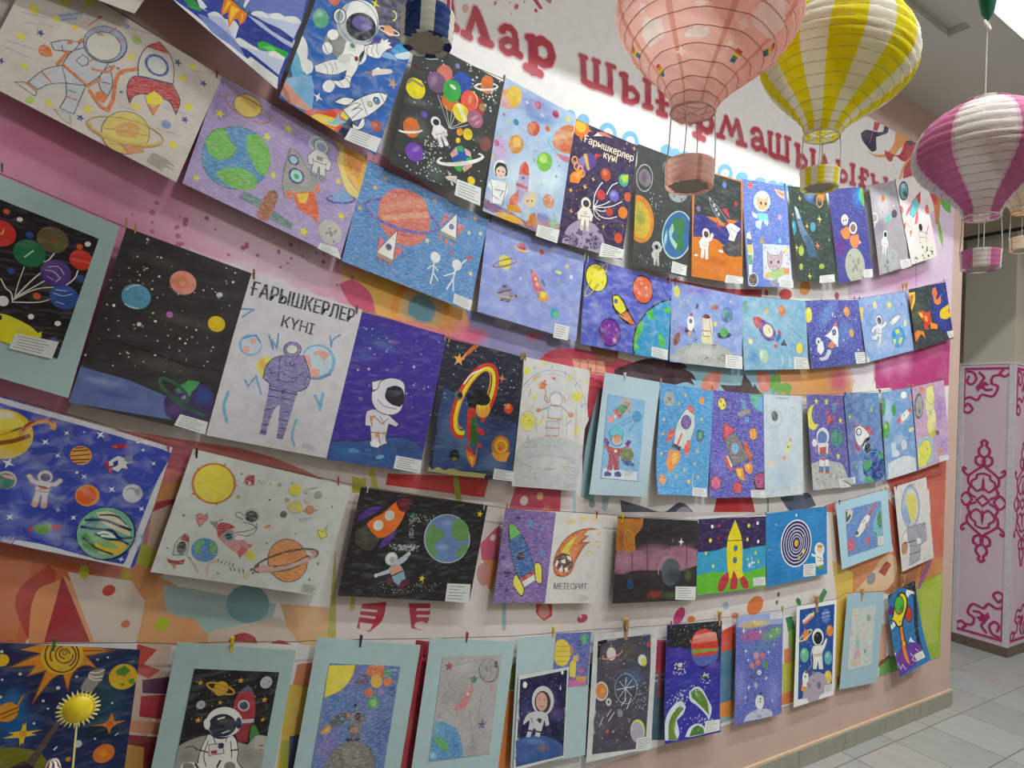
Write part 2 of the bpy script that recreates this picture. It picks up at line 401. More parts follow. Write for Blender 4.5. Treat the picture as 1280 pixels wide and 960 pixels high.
# ------------------------------------------------------------------ data: sheets on the wall in metres, drawings in millimetres
PICS = [
 (0, 'cornered cream drawing', 'cream drawing of which only the captioned bottom corner shows, at the top left edge', None, None, [
  ('sheet', 'crayon', 'd8d0c4', ((-0.177,-0.0637,2.5715),(0.0009992,-0.000002,-0.0000406),(-0.0003699,-0.0000449,-0.0009277),202.3,176.1,None), '''cap 148 153 192 101 201 166 152 162 6'''),
  ], []),
 (0, 'rocket above clouds painting', 'bright blue painting of a rocket launching above white clouds, highest at the left', None, None, [
  ('sheet', 'gouache', '3446a0', ((-0.0271,-0.0584,3.1108),(0.0008708,-0.0000264,-0.0004909),(-0.0002291,-0.0000522,-0.000972),496.0,569.3,None), '''f 6f7fc4 360 422 484 267 496 369 456 392 415 420 376 447
f 2f3f98 371 463 496 423 494 459 366 535
f b9c2e4 374 461 392 454 499 420 496 443 476 450 408 461
f 2c3a90 394 449 491 420 492 433 439 447
f c3cdea 379 450 397 427 414 417 425 406 443 396 457 384 471 371 495 365 491 420 453 426 412 442
f e8ece8 379 450 384 440 396 427 412 420 421 425 384 451
f e8ece8 420 422 425 406 441 391 455 389 454 398 429 418
f e8ece8 455 389 468 373 483 363 495 365 485 380 458 397
f 35b040 416 503 428 487 450 479 491 462 488 484 444 502 423 514
f 6ad860 430 502 445 486 461 480 455 492
f c6cfea 365 541 376 526 401 520 427 514 456 495 488 484 487 533 447 540 403 544 376 544
f e9ece6 366 545 371 531 386 525 396 524 420 515 425 519 399 533 382 542
f e9ece6 445 503 460 487 487 481 486 489 453 508
f 2c3a90 380 547 401 538 487 533 489 544 458 552 407 555
f c0c8e6 293 535 306 516 324 512 349 525 363 508 367 537 358 550 329 554 304 546
f dfe4e6 294 538 301 522 315 513 331 513 353 499 365 503 367 537 326 518
f 7f90cc 293 543 368 540 405 560 390 566 310 565 274 554
f e6eaee 216 567 246 563 286 560 321 566 361 560 408 557 412 549 488 540 495 571 413 571 321 577 263 575
f e4e9f0 259 521 271 517 288 522 282 531 293 530 274 536
f 2f9a4c 234 547 249 536 263 532 280 538 277 544 252 554
f f08028 313 461 339 458 372 455 373 479 366 498 357 487 350 499 346 526 337 507 333 489 323 512 319 506
f f8c838 333 471 354 464 348 485 345 518 338 495
f f8c838 322 467 332 464 323 503
f f8c838 360 470 365 465 367 490
f 5878b0 321 446 366 400 374 457 346 461
f e8e8e8 359 430 367 422 363 449 358 450
l 202430 2.3 326 459 352 456 374 457'''),
  ], ['413 547 488 541 494 569 412 569']),
 (0, 'big floating astronaut painting', 'painting of a white astronaut floating over a white rocket, beside the navy basket', None, None, [
  ('sheet', 'water', '2f66b8', ((0.4351,-0.0581,2.9156),(0.0009565,-0.0000038,-0.0002912),(-0.0002403,-0.0000125,-0.0009706),277.4,621.6,None), '''f 4a4a60 112 192 235 103 277 261 213 287 163 288 143 241
f 4c4296 153 316 215 291 273 264 224 321 162 341
f d8745c 18 288 53 270 56 288 48 305 31 303
e 5fb088 27 360 27.3 20.2 1.64
e 86d0a4 21 352 9.8 7.2 2.26
f 2a76b8 -4 488 -9 525 -3 555 14 557 26 515 10 478
f 66b4d8 -4 474 18 496 36 532 34 550 19 558 2 532 -7 500
f 243848 -7 543 6 544 14 557 -4 560
f f0f0ec -8 430 13 442 26 466 29 483 45 486 52 506 42 524 28 518 13 495 0 480 -8 452
f 7cb4dc -3 569 32 530 54 519 70 547 83 601 57 594 15 585
f d89a84 -7 567 13 577 38 588 83 601 81 612 27 619 -1 610
f b4705c -3 588 14 595 35 624 7 609
f e0503c 66 622 82 602 112 586 129 570 157 556 178 563 166 585 169 622 138 637 101 632
f f8d428 81 626 100 604 132 592 161 583 155 607 131 617 107 624
f 7cc8d8 125 612 142 596 148 570 157 586 178 577 146 608
f f4a048 104 628 128 620 153 613 152 624 125 626
f e8e040 157 556 178 563 173 576 153 574
f 202c50 156 636 176 573 199 569 200 588 199 628
4 ece040 143 222 15.9
4 f0f0e8 86 562 14.2
5 c8a084 257 402 16
r f0e070 197 220 14.9 10.4 1.74 3.6 143 323
f 3a9ad0 223 317 234 288 272 262 276 283 235 324
f d8e4f0 235 321 277 277 278 303 246 326
f 8ab8e4 208 333 235 324 248 332 204 351
N 201 267 15.2 -0.32 e8a878 f0e0d8
f e8dcd0 190 411 199 396 239 367 247 370 239 382 208 408 199 417
f e06050 178 419 195 405 195 414
f f4f4f0 197 398 205 384 215 385
l e8e4e0 1.3 200 414 204 416
o a84838 251.7 542.7 16.6
o c86848 246.8 539.8 8.8
f 8a9088 54 386 69 362 90 354 111 389 105 428 78 428 55 420
e f4f4f0 68 380 17.9 12.5 2.06
e f4f4f0 67 424 17.2 13.5 1.61
l 404448 1.7 56 419 70 434 83 430
l 404448 1.7 62 395 71 408
f f4f4f0 84 448 113 423 127 397 152 400 155 423 149 462 153 487 130 503 105 498 130 476 130 446 111 474 85 492 58 502 52 489
f f4f4f0 104 369 155 351 168 383 156 412 124 430 98 434 107 407
f f4f4f0 151 354 192 314 216 311 205 340 201 358 172 372 157 370
f f4f4f0 188 317 189 297 196 303 208 286 207 298 218 294 214 305 226 304 217 316 197 330
f f4f4f0 87 525 94 504 113 495 116 515 108 533 93 536
l 2c3034 1.3 163 345 162 361 172 372
l 2c3034 1.3 174 335 175 352 186 364
l 2c3034 1.3 183 323 187 343 197 352
l 2c3034 1.3 72 467 85 478 89 490
l 2c3034 1.3 83 457 96 465 99 480
l 2c3034 1.3 94 444 107 462
l 2c3034 1.3 112 491 125 489 137 498
l 2c3034 1.3 121 475 138 470 149 477
l 2c3034 1.3 127 465 152 456
L 2c3034 1.3 84 448 113 423 128 399 152 400 155 423 149 462 153 487 130 503 105 498 130 476 130 448 111 474 85 492 58 502 52 489
L 2c3034 1.3 188 317 189 297 196 303 208 286 207 298 218 294 214 305 226 304 217 316 205 340 201 358 172 372 157 370 155 351
f d8dcd8 102 420 127 397 130 420 113 438 102 438
f dfe4dc 113 369 133 357 136 386 117 394
o 5c8a68 123.7 374.3 6.9
e 8a3830 144 401 7.4 5.1 1.61
f 3c4044 149 391 156 361 159 379 157 406
e b4bcc4 118 307 68.8 49.7 2.09
e f2f2ee 118 291 62.8 43.8 2.01
f b8c2ca 64 318 71 282 83 262 82 304 101 330 99 352 79 342
e 26282c 128 309 47.3 35.3 2.19
e 6c64a0 128 299 29.8 19.3 2.54
e 8c84b8 141 300 13.9 9.5 2.45
e 34363a 68 321 24.3 16.8 1.69
e e8ecec 68 321 21.3 14.6 1.66
e 98a4ac 68 322 16.1 10 1.51
r 2c3034 117 302 62.8 51.7 1.91 1.7
f c4c8ca 96 359 127 354 160 335 168 316 162 341 130 362
f f2f2ee 127 549 146 522 174 508 175 525 152 542
L 2c3034 2.1 127 549 146 522 174 508 167 530 152 542
f f2f2ee 189 575 205 574 211 535 221 559 212 580 195 588
L 2c3034 2.1 189 575 205 574 211 535 221 559 212 580 195 588
f eef0ee 154 554 185 498 227 451 253 439 253 467 223 528 189 570
L 2c3034 2.1 154 554 185 498 227 451 254 441 253 467 223 528 189 570
l 2c3034 1.7 156 552 181 516 194 512 176 544 193 523 202 522 183 564
l 2c3034 1.7 189 495 219 528
l 2c3034 1.8 232 450 253 467
o 2c3034 230.1 475.8 10.5
o 3a78b0 230.1 475.8 7.5
o 9cc4e0 227.5 474 3.5
o 2c3034 216.6 495.6 7.8
o e0c080 216.6 495.6 5.7'''),
  ], ['189 589 276 568 274 613 183 628']),
 (0, 'planets as balloons painting', 'black painting of an astronaut holding planets like balloons, right of the blue and white basket', None, None, [
  ('sheet', 'black', '3a3e3c', ((0.6524,-0.0502,2.6232),(0.0009926,-0.0000018,-0.0001214),(-0.0001417,-0.0000146,-0.0009899),303.9,402.7,None), '''w 606866 43 191 68 18 2.85 0.7
w 606866 59 266 65 48 0.79 0.7
w 606866 140 371 51 41 0.76 0.7
w 606866 260 217 42 19 2.83 0.7
d d8dcd8 90 5 43 288 0 292 370 14 379 2.4
d d8dcd8 60 154 -15 288 0 282 113 190 88 3.8
d c8d0cc 80 94 276 131 266 171 423 45 403 3
r b4bcc0 47 23 36.5 24.9 2.60 3.6
r b4bcc0 49 21 27.5 18.9 2.59 3
r b4bcc0 51 20 18.2 12 2.64 3
r d8dce0 52 19 9.1 6 2.64 2.4
o 5c3830 17.1 91.5 13
o 2c2624 14.2 89.7 5.3
o 2c2624 21.8 95.5 4.2
o f0e020 28 154.5 30.7
l 9a9064 8.2 3 146 12 135 32 136 46 138
o 8a80c0 140.2 25.8 8
o b83a30 216.8 122.3 38.7
e d87868 105 71 31.7 24.3 1.89
e f0e8a0 202 113 34.2 26.2 1.78
o 7c5a80 87.5 106.2 31.4
w a888a8 77 104 27 15 1.83 0.8
o d8702c 139.5 145.3 28.1
o 2c54b8 166.8 65.9 30.9
d 22337c 24 137 54 189 35 201 76 143 97 2.5
e ea5848 199 114 33.6 27.6 1.61
w f0a060 201 109 22 10 1.62
e 38b048 139 109 35.3 29.2 1.79
e f0f0e8 139 96 11.6 5.7 -2.92
o 40a850 134.4 121.4 13.4
e f0d828 181 162 29.6 26.5 0.73
f e8f0c0 159 142 171 134 205 175 197 186
o a86880 229.9 160.5 28.1
w d8a0b0 226 158 26 7 2.30
w d8a0b0 239 169 20 6 2.30
o b8905c 246.5 113.2 12
l d0d0d0 1.8 98 142 153 224
l d0d0d0 1.8 130 163 154 224
l d0d0d0 1.8 151 166 155 223
l d0d0d0 1.8 165 166 157 223
l d0d0d0 1.9 196 185 158 222
l d0d0d0 1.9 211 188 160 224
A 124 247 85 -0.61 f0ecec 2c2e34 f4f4f4 a89098 #0
e e07838 247 37 29.4 21.8 1.74
r f4f4ee 246 43 41.4 9.8 2.67 7 -176 4
r f4f4ee 246 43 41.4 9.8 2.67 5.1 4 184
e e07838 246 26 24.1 17.6 2.34
o 7050b0 68.8 218.9 10.7
e e07830 40 273 29.4 25.7 1.42
r f4f4ee 39 281 35.4 6.9 2.72 7 -178 2
o 7a4ab8 63.7 339.5 28.2
w a080d0 67 329 20 11 2.28
e 8a5048 281 222 24.7 18.3 1.89
e f0a030 189 221 13 10.3 1.81
e f0d828 216 217 18.6 16.5 1.74
e f0d020 189 249 9.2 7.5 1.96
o 2858b8 207.7 295.2 33.2
f f0c0b0 172 300 187 271 198 290 181 309
f 40b050 187 271 205 259 215 276 196 281
f 40b050 187 320 221 300 219 340 201 340
f f0c0b0 219 326 246 289 250 307 228 337
f f0c0b0 213 264 235 267 241 281 224 282
f 40b050 226 291 243 280 246 289 232 305
r f4f4ee 209 300 78.6 15.4 2.65 12.3 -178 2
r f4f4ee 209 300 78.6 15.4 2.65 7.4 2 37
r f4f4ee 209 300 78.6 15.4 2.65 7.4 147 182
f e8d8d0 171 375 180 368 208 357 210 382 196 378 183 380
f e8d8d0 173 352 184 357 195 391 205 390
o f0d820 257 352.6 13'''),
  ], ['210 366 294 363 302 419 212 417']),
 (0, 'children and rocket watercolour', 'pale watercolour of a child astronaut, a cat and a red-nosed rocket among small planets', None, None, [
  ('sheet', 'water', 'a8c0e0', ((0.9514,-0.0501,2.6049),(0.0009926,-0.0000005,-0.0001207),(-0.0001018,-0.0000044,-0.0009948),293.3,445.8,None), '''w 8890c8 129 41 126 52 2.94
w c8a8d0 27 234 67 52 1.85
w 7890c8 154 70 101 35 2.97
w d0e4f0 121 297 116 95 2.02
w d0e4f0 228 256 91 75 2.09
f 8a6a90 -5 405 45 409 103 416 198 433 201 450 116 450 1 436
f b07888 198 433 199 382 293 389 292 460 202 455
w 7080b8 224 390 39 23 2.95
e d8a080 34 59 47.2 31.9 2.46
e e0b838 47 44 36.6 25.6 1.99
w c890b0 18 80 27 18 2.47
o b8385c 139 33.5 13.2
o a8305c 212.4 31.5 13.4
o 4088b0 68.9 123.7 10.7
o e0d040 264.3 27.5 9.1
e c05838 136 117 27.8 21.7 2.21
e d88058 131 112 16.2 12.7 2.17
o d07038 189.4 94.8 10
e d09038 81 194 32.5 25.9 1.98
e e8b858 83 185 18.9 15.1 2.05
o b86888 11.5 218.7 10.5
f d07838 215 120 232 78 269 46 304 40 313 133 265 147 226 145
f e0a060 216 108 303 53 306 72 219 124
f c86038 224 134 308 105 308 123 250 144
l 78b8d0 4.5 216 105 198 133 216 149 253 158 295 152
f c87088 232 160 295 152 291 172 263 174
e 78c048 197 207 35 28.4 2.06
e b0e060 190 198 17.7 14.1 2.23
o c88860 235.4 329.5 23.2
d e8c0a0 14 215 321 251 308 256 338 221 351 3.3
4 f0e060 43 131 8.5
4 f0f0d0 98 43 8.7
4 a8e0b0 162 59 9.9
4 b03850 21 119 8.5
4 e0d850 5 268 11.5
4 70a070 251 237 8.9
4 c0a0b0 152 189 7.6
4 a06080 256 198 6.7
4 50a080 156 216 7.6
4 b0c850 199 284 6.6
d 806090 14 -1 145 271 180 273 273 -3 279 2.2
l 484c54 1.6 101 310 150 311
f b8a8d0 109 285 146 270 151 319 150 371 101 383 105 337
f d85838 107 285 110 253 124 235 138 245 147 273
f d86848 107 347 117 332 121 387 91 401 89 371
f d86848 145 322 163 349 168 376 146 381
f c86058 103 315 150 311 150 321 103 325
o 5080b0 125.7 290.5 5.4
f d89838 80 396 130 384 140 403 91 420
f e8b038 38 439 79 424 137 426 152 438 90 448
f f0f0f0 8 340 69 328 76 353 63 403 21 412 20 374 3 364
l 303438 2.1 8 340 22 368 27 410
l 303438 2.1 69 328 68 362 64 408
l 303438 2.1 31 365 61 359 52 379
l 303438 2.1 29 387 48 391
e c8d8dc 42 294 34 27.6 1.97
e e8f0f0 36 288 24.6 20 2.14
f 2c2824 19 298 28 277 55 272 65 291 65 307 27 322
e f0d0c0 42 302 20.2 16.4 2.21
o 302020 33.8 302.9 3.2
o 302020 49.5 299.5 3.2
l b04040 1.6 38 317 48 314
e b8c8d8 162 352 31.8 25.6 2.39
f e0c8a0 143 345 151 337 161 338 171 318 183 330 185 358 168 376 147 372
o 303028 154.6 357.9 3.2
o 303028 171.5 351.7 3.3
f c87838 160 407 189 385 206 425 166 439
f b8c8d0 144 390 170 386 169 421 146 423
f 90b890 250 398 264 382 263 359 274 378 289 402 257 419'''),
  ], ['206 421 295 409 292 456 204 459']),
 (0, 'dark cosmonaut day poster', 'dark purple poster with white lettering, an astronaut holding planets and a purple rocket', None, None, [
  ('sheet', 'print', '3a2c50', ((1.2458,-0.0481,2.5562),(0.0009996,-0.0000001,-0.0000316),(-0.0001157,-0.0000045,-0.0009934),289.2,435.7,None), '''d 9a7040 70 3 35 278 24 298 351 12 391 3
d d8b868 40 3 35 278 24 298 351 12 391 2.4
r 6a5a80 232 336 46.5 36.1 2.80 2.4
r 6a5a80 250 350 70.1 48.4 2.85 2.4
r 6a5a80 138 286 67.2 52.9 2.75 1.8
r 5a4a70 98 272 95.1 64.2 2.80 1.8
r 5a4a70 171 178 84.3 53.6 2.78 1.8
5 e08830 21 19 53.8 0.3
o e07828 24.8 17.7 36.3
o f0b838 24.3 14.8 23.4
f f0e0e8 83 32 109 7 147 7 126 17
f d87868 94 12 131 3 171 11 118 17
t f8e8c8 37.4 162.1 54 0.000 0.014 0.92 Ғарышкерлер
t f8e8c8 37.4 170.5 82.8 0.007 0.014 0.92 күні
f 5a4490 17 151 66 102 110 97 110 134 72 171 52 183
f 8878c0 35 133 67 105 77 120 56 163
f e0b038 53 109 66 102 90 153 80 159
f c83830 105 89 128 88 105 112
f f08828 14 194 49 165 66 178 51 216 16 221
f f0b040 24 191 50 174 48 202
r f0a048 21 141 13 10.5 1.63 5.2
r f0a048 33 158 13 10.5 1.63 5.2
r f0a048 49 165 13 10.6 1.63 5.3
r f0a048 60 178 12 10.5 1.82 5.3
o b85030 162.2 150.5 22.8
o d07850 157.2 144.5 10.8
o 48a888 245.6 146.3 23.3
f b0d040 230 135 263 119 264 144 246 156
o c83840 153.7 228.7 19.1
o 6a68c0 213.2 215.6 21.8
w 9a98e0 208 211 19 12 2.80
o c86030 275.3 202 17.2
o c03c30 203.8 278.8 15.1
o e07c28 263.5 264.7 22
o c85030 259.9 361 19.4
l f4f0f0 3.6 128 276 128 233 144 195 153 183
l f4f0f0 3.6 179 219 195 183 219 164
l f4f0f0 3 129 279 141 261 143 251
l f4f0f0 3 129 279 171 259 198 239
l f4f0f0 3 129 281 202 259 251 227
l f4f0f0 3 130 282 160 286 186 279
l f4f0f0 3 130 283 164 304 202 303 238 287
l f4f0f0 2.4 130 285 142 309 166 318
4 e8c870 81 220 11.7
4 e8c870 111 183 9.5
4 e8c870 24 248 10.4
4 d8a860 38 319 10.4
4 d8a860 185 338 10.8
4 d8a860 273 16 11.2
4 d8a860 235 9 7.4
4 c89850 75 345 8.1
4 c89850 271 312 7.3
M 114 428 93.5 a498b0 6a5a7c 5
M 67 419 23.1 8a7c98 5a4a6c 9
M 159 402 26 8a7c98 5a4a6c 8
d 50406a 60 22 406 187 347 190 444 13 432 5.3
A 99 311 112 -0.12 ece4dc 3a3438 d0c4bc 8a7c74 #0'''),
  ], ['187 396 295 398 289 431 184 447']),
 (0, 'black painting of earth and sun', 'black painting of a yellow sun and blue-green earth, behind the coral basket', None, None, [
  ('sheet', 'black', '444846', ((1.5349,-0.046,2.5557),(0.0010001,0,-0.0000009),(0.0000171,0,-0.0009999),286.3,448.6,None), '''d c8d0d0 30 65 161 152 153 140 258 70 248 2.5
d a8b4b0 30 29 406 256 402 257 428 22 432 2.5
o 8c8488 41.8 117.1 32.1
r c0c0c4 41 117 51.1 39 1.83 3.7
w 6a5a70 38 118 38 29 1.83
e d88830 25 274 87.4 71.9 1.46
e d0b040 26 277 67.4 52.5 1.42
w 8aa040 29 270 42 34 1.44
e 9ca4a4 218 134 51.1 32 2.86
o 6a7478 237.2 152 5.8
o 6a7478 196.1 148.8 5.1
r 8a9494 146 46 16.3 13.2 2.08 3.2
e c0dce0 222 293 101.8 75.1 2.05
e 3c70a8 222 292 96 70.2 2.04
f 3f8048 201 232 255 223 262 257 250 299 266 335 226 356 206 334 222 292 189 266
f a8d0c0 193 253 203 270 191 305 224 330 216 351 188 325 177 288
w a8d8e0 161 317 46 10 1.72
e d8d8d8 115 357 23 17.1 2.76
e 24282a 114 359 15.1 12.1 2.67
A 116 386 81 -0.06 c8ccc8 24282a b0b4b0 888c88 #1'''),
  ], ['201 398 280 402 278 442 196 442']),
 (0, 'orange planet launch painting', 'painting of a dark rocket lifting off from an orange planet while an astronaut waves', None, None, [
  ('sheet', 'gouache', 'd87c28', ((1.8282,-0.044,2.5473),(0.0009982,0,0.0000621),(0.0000602,0,-0.0009982),304.3,430.4,None), '''f 3a4040 12 2 291 6 296 169 187 175 11 186
f 3c3c88 9 183 68 180 187 206 294 162 298 252 188 281 118 267 7 272
f d47a28 4 273 59 268 148 266 199 293 299 315 300 419 2 427
w c86820 149 354 119 27 3.13
f 4c4c4c 178 289 229 262 298 224 299 315 230 323 189 311
w 6a6a6a 240 288 52 14 2.80
f 585c5c 98 109 146 131 197 170 213 185 187 196 136 166 106 131
L 9aa4a4 2.7 98 109 146 131 197 170 213 185 187 196 136 166 106 131
f 46504e 102 113 146 134 195 174 205 184 189 191 142 162 114 129
f c8c8c8 96 98 110 107 102 113
f c04858 171 137 207 128 223 170 207 162
f b04050 142 189 162 210 167 224 147 212
f b83a40 187 196 213 183 220 198 198 211
f f0f0ee 200 204 228 187 291 201 270 221 250 259 214 257 224 235
l 606468 2.7 228 207 281 227
l 606468 2.7 218 208 239 246
o e8e8e8 126.1 130.8 6.7
o 303438 126.1 130.8 3.4
o e8e8e8 139.2 145.5 6.7
o 303438 139.2 145.5 3.4
o e8e8e8 154.5 162 6.8
o 303438 154.5 162 3.4
o 6888d0 187.4 36.6 12.3
o c03c48 260.6 101.4 10.4
o 7a7a98 35.8 159.1 11.9
A 77 289 115 0.09 f0ece4 5a4038 e8e0d8 b8a898 #1
e f0ece4 170 310 14.5 5.7 -3.09
e f0ece4 24 344 11.5 3.9 3.00'''),
  ], ['202 402 309 401 307 429 194 435']),
 (0, 'puppy astronaut on blue drawing', 'blue drawing of a floating cub in a helmet with a pasted kitten sketch below', None, None, [
  ('sheet', 'crayon', '5878d0', ((2.1219,-0.0422,2.5765),(0.0009903,0.0000006,0.0001379),(0.000164,-0.0000044,-0.0009863),307.7,448.6,None), '''e d05038 57 23 18.2 12.3 2.85
f f0c0a0 218 20 288 24 291 60 250 49
f d88060 223 23 287 35 280 46
e d8f0f0 129 82 58.7 42.8 2.81
f e8b888 100 57 115 70 155 66 171 50 170 93 150 116 105 120 91 93
o 28202c 121.2 90.3 7.2
o 28202c 152.9 90.9 7.2
e 28202c 171 114 7.1 4.2 2.95
f 70d8d0 92 135 160 133 163 162 100 170
f e8f0f0 54 131 91 142 90 160 63 152
f c8e0f0 77 172 123 161 108 205 75 193
f c8e0f0 135 157 169 165 155 187 133 175
o d0a0c8 246.9 140.5 13.3
o 70c8d8 236.4 245.4 11.8
o a88838 110.9 251.5 14.4
f f0e8d0 11 232 34 217 46 265 47 314 27 400 11 400 14 316
f 3858a0 10 246 45 251 45 272 12 274
f 50a070 14 316 41 315 39 357 15 358
f e8c838 12 274 45 272 41 315 14 309
f 5c4438 11 400 56 392 62 434 28 445 8 428
r e8e8f0 36 420 31.9 27.3 2.69 3.5'''),
  ('pasted_sketch', 'crayon', None, None, '''f d4d8e8 115 265 301 261 309 450 105 411
f c8a8b4 144 295 166 309 224 306 244 287 243 334 206 372 159 374 141 346
o 302838 164.7 341.8 7.3
o 302838 216.5 338.2 7.3
f a8c878 135 389 255 356 276 384 178 416
f e08848 248 363 291 362 288 391 251 392
f e0b048 117 397 147 381 150 410 121 414
5 e8e040 274 285 19.3
L 484858 2.2 144 295 166 309 224 306 244 287 243 334 206 372 159 374 141 346
d 8890a8 30 124 271 294 269 301 376 113 375 4.4
f 8c90a8 143 425 202 412 205 445 152 446'''),
  ], ['217 407 315 414 314 450 210 446']),
 (0, 'dark green rocket and stars painting', 'dark green painting of a long grey-blue rocket with gold stars, under the yellow balloon basket', None, None, [
  ('sheet', 'gouache', '3a4a44', ((2.4318,-0.0443,2.6231),(0.0009848,0.0000008,0.0001729),(0.0002643,-0.0000046,-0.0009645),292.8,425.1,(0.4472, -0.8944, 0.55, 0.55, 0.0, 0.0)), '''f 4a5a9a 119 0 201 -6 180 71 130 60
w 6890c0 160 24 61 39 2.86
w d88850 253 32 51 33 2.85
r e0a060 234 54 30.2 22.2 2.16 5.7
d a8c0a0 40 -7 15 308 1 272 418 3 402 2.8
f 6a88a8 31 89 62 111 87 184 139 244 154 313 126 306 70 239 40 166
f 4a6888 73 225 115 217 146 265 160 313 100 320
f c0d0d8 31 89 49 95 67 145 45 139
l 2c3c48 2.1 37 153 78 144
l 2c3c48 2.1 73 225 110 214
e 4898b8 4 187 35 21.4 1.92
w 90d0e0 2 177 18 13 2.01
e 58a0b8 155 176 24.5 19.1 2.32
e a8c050 43 288 24.7 19.1 2.17
e b0c060 28 360 16 12.7 2.21
e a0b848 189 358 21.9 12.4 3.04
4 f0d868 80 51 15.3
4 e8e080 216 138 20
4 e0d060 12 274 16.5
4 e8d860 110 175 14
4 e08050 175 263 22.7
4 e0d070 85 403 18.2
4 e8d060 14 127 9.6
4 c0c070 273 234 8.7'''),
  ], ['163 402 284 395 280 431 153 435']),
 (0, 'fox astronauts on moon painting', 'violet painting of two orange-suited animal astronauts above a round grey moon', None, None, [
  ('sheet', 'gouache', '4c4c98', ((2.7383,-0.0443,2.6808),(0.0009601,0.0000013,0.000279),(0.0002729,-0.0000044,-0.0009621),303.7,445.6,None), '''w 3a78c0 255 45 88 74 2.48
w 58c0c8 284 39 53 40 2.02
f 70b858 276 9 310 3 298 98 281 83
d e0e4f0 50 6 12 297 10 291 291 -1 279 2.2
w 6a3a88 52 270 78 63 2.97
e d8c8c0 111 149 32.1 26.5 2.84
e f0f0f0 112 145 24.4 20.6 2.72
o 302828 101.5 151.8 5.8
o 302828 121.6 150.3 5.8
e f0f0f0 176 193 35.3 28.5 2.92
e 8a7868 175 193 24.5 19.9 2.91
f e08848 61 199 125 179 145 206 131 241 86 237
f e09050 147 227 215 226 214 262 194 290 155 286 134 256
f e8c8b0 216 255 234 268 211 277
l 504440 4.4 179 296 177 318
M 155 376 86.8 b4b8a8 8c9484 4
M 120 323 21.9 b4b8a8 7c8478 2
M 196 408 22.2 b4b8a8 7c8478 2'''),
  ], ['222 402 306 407 303 447 219 443']),
 (0, 'grey moon walk painting', 'grey-violet painting of a small astronaut standing on pale moon hills', None, None, [
  ('sheet', 'gouache', 'a8a0a8', ((3.0856,-0.0451,2.7885),(0.0009432,0.0000045,0.0003324),(0.000263,-0.000013,-0.0009647),306.5,452.4,None), '''w c8c0c8 110 121 134 90 -3.13
w 8a8898 57 221 88 60 -3.10
o e07828 120.1 76.6 16.8
e 4a4a60 214 168 27.9 21.4 3.09
e 70c0b8 145 185 27.2 19.7 3.14
r e8e8e8 16 165 29.1 23.6 3.04 6
l e8e0f0 7.5 10 193 -7 228
4 c878b0 96 146 12.2
e e0d870 -26 260 21.5 19.4 2.29
4 e0e0a0 154 126 9.2
4 f0f0c0 216 125 10.9
f 88c0a0 158 42 198 38 183 68 153 65
M 105 405 84.3 a8acac 848888 7
M 155 389 46.3 b0b4b4 8c9090 3
A 88 294 116 0.33 e4e4e4 303038 d8d8d8 9898a0 #0'''),
  ], ['213 410 325 417 332 458 226 459']),
 (0, 'teal rocket and astronaut sketch', 'white drawing of a teal rocket above a black-helmeted astronaut, beside the magenta lantern', None, None, [
  ('sheet', 'print', 'e4dcdc', ((3.3266,-0.0472,2.8755),(0.0009418,0.0000048,0.0003367),(0.0004109,-0.000013,-0.0009115),296.6,454.6,None), '''w f0d0d8 205 317 155 112 2.99
w f0d0d8 105 139 98 63 3.06
e 303840 65 64 58 43.9 2.50
e 70a8b8 65 64 49.5 36.5 2.38
f 406860 51 69 93 65 89 97 58 94
f a8d0d8 51 29 84 26 84 48 50 53
e 58a8b8 279 40 32 23.1 2.84
f 70c8d0 121 141 185 107 225 112 176 172 109 213 76 192
f c84850 185 107 235 87 224 136 201 150
f d87078 62 166 121 141 93 170 31 203
f d87078 147 201 181 181 148 243 110 254
l 283038 3.3 84 193 121 141 194 104 239 89 213 143 151 194 106 213
f e08050 4 232 30 227 8 261 -9 250
f e08050 43 277 75 278 46 311
l 505860 2.5 33 219 53 271
l 505860 2.5 83 218 68 277
e d87868 285 189 33.4 25.7 2.68
e d87868 0 159 26.8 20.6 2.49
d a04858 30 33 75 289 102 292 363 1 320 3.4
o 282828 169.6 274.3 20.3
e e8e0dc 177 321 37.1 24.2 3.09
l 404040 5.1 221 319 258 278
f dcd8d0 146 292 216 310 205 359 129 356
L 484848 2.5 146 292 216 310 205 359 129 356
l 484848 2.5 141 324 205 338
M 167 412 59.5 e0dccc 383838 5
M 57 431 37.6 e0dccc 404040 2
M 241 423 38.7 e0dccc 404040 6'''),
  ], []),
 (1, 'orange suit astronaut drawing', 'wide pencil drawing of an astronaut with orange gloves tied to a red rocket', None, None, [
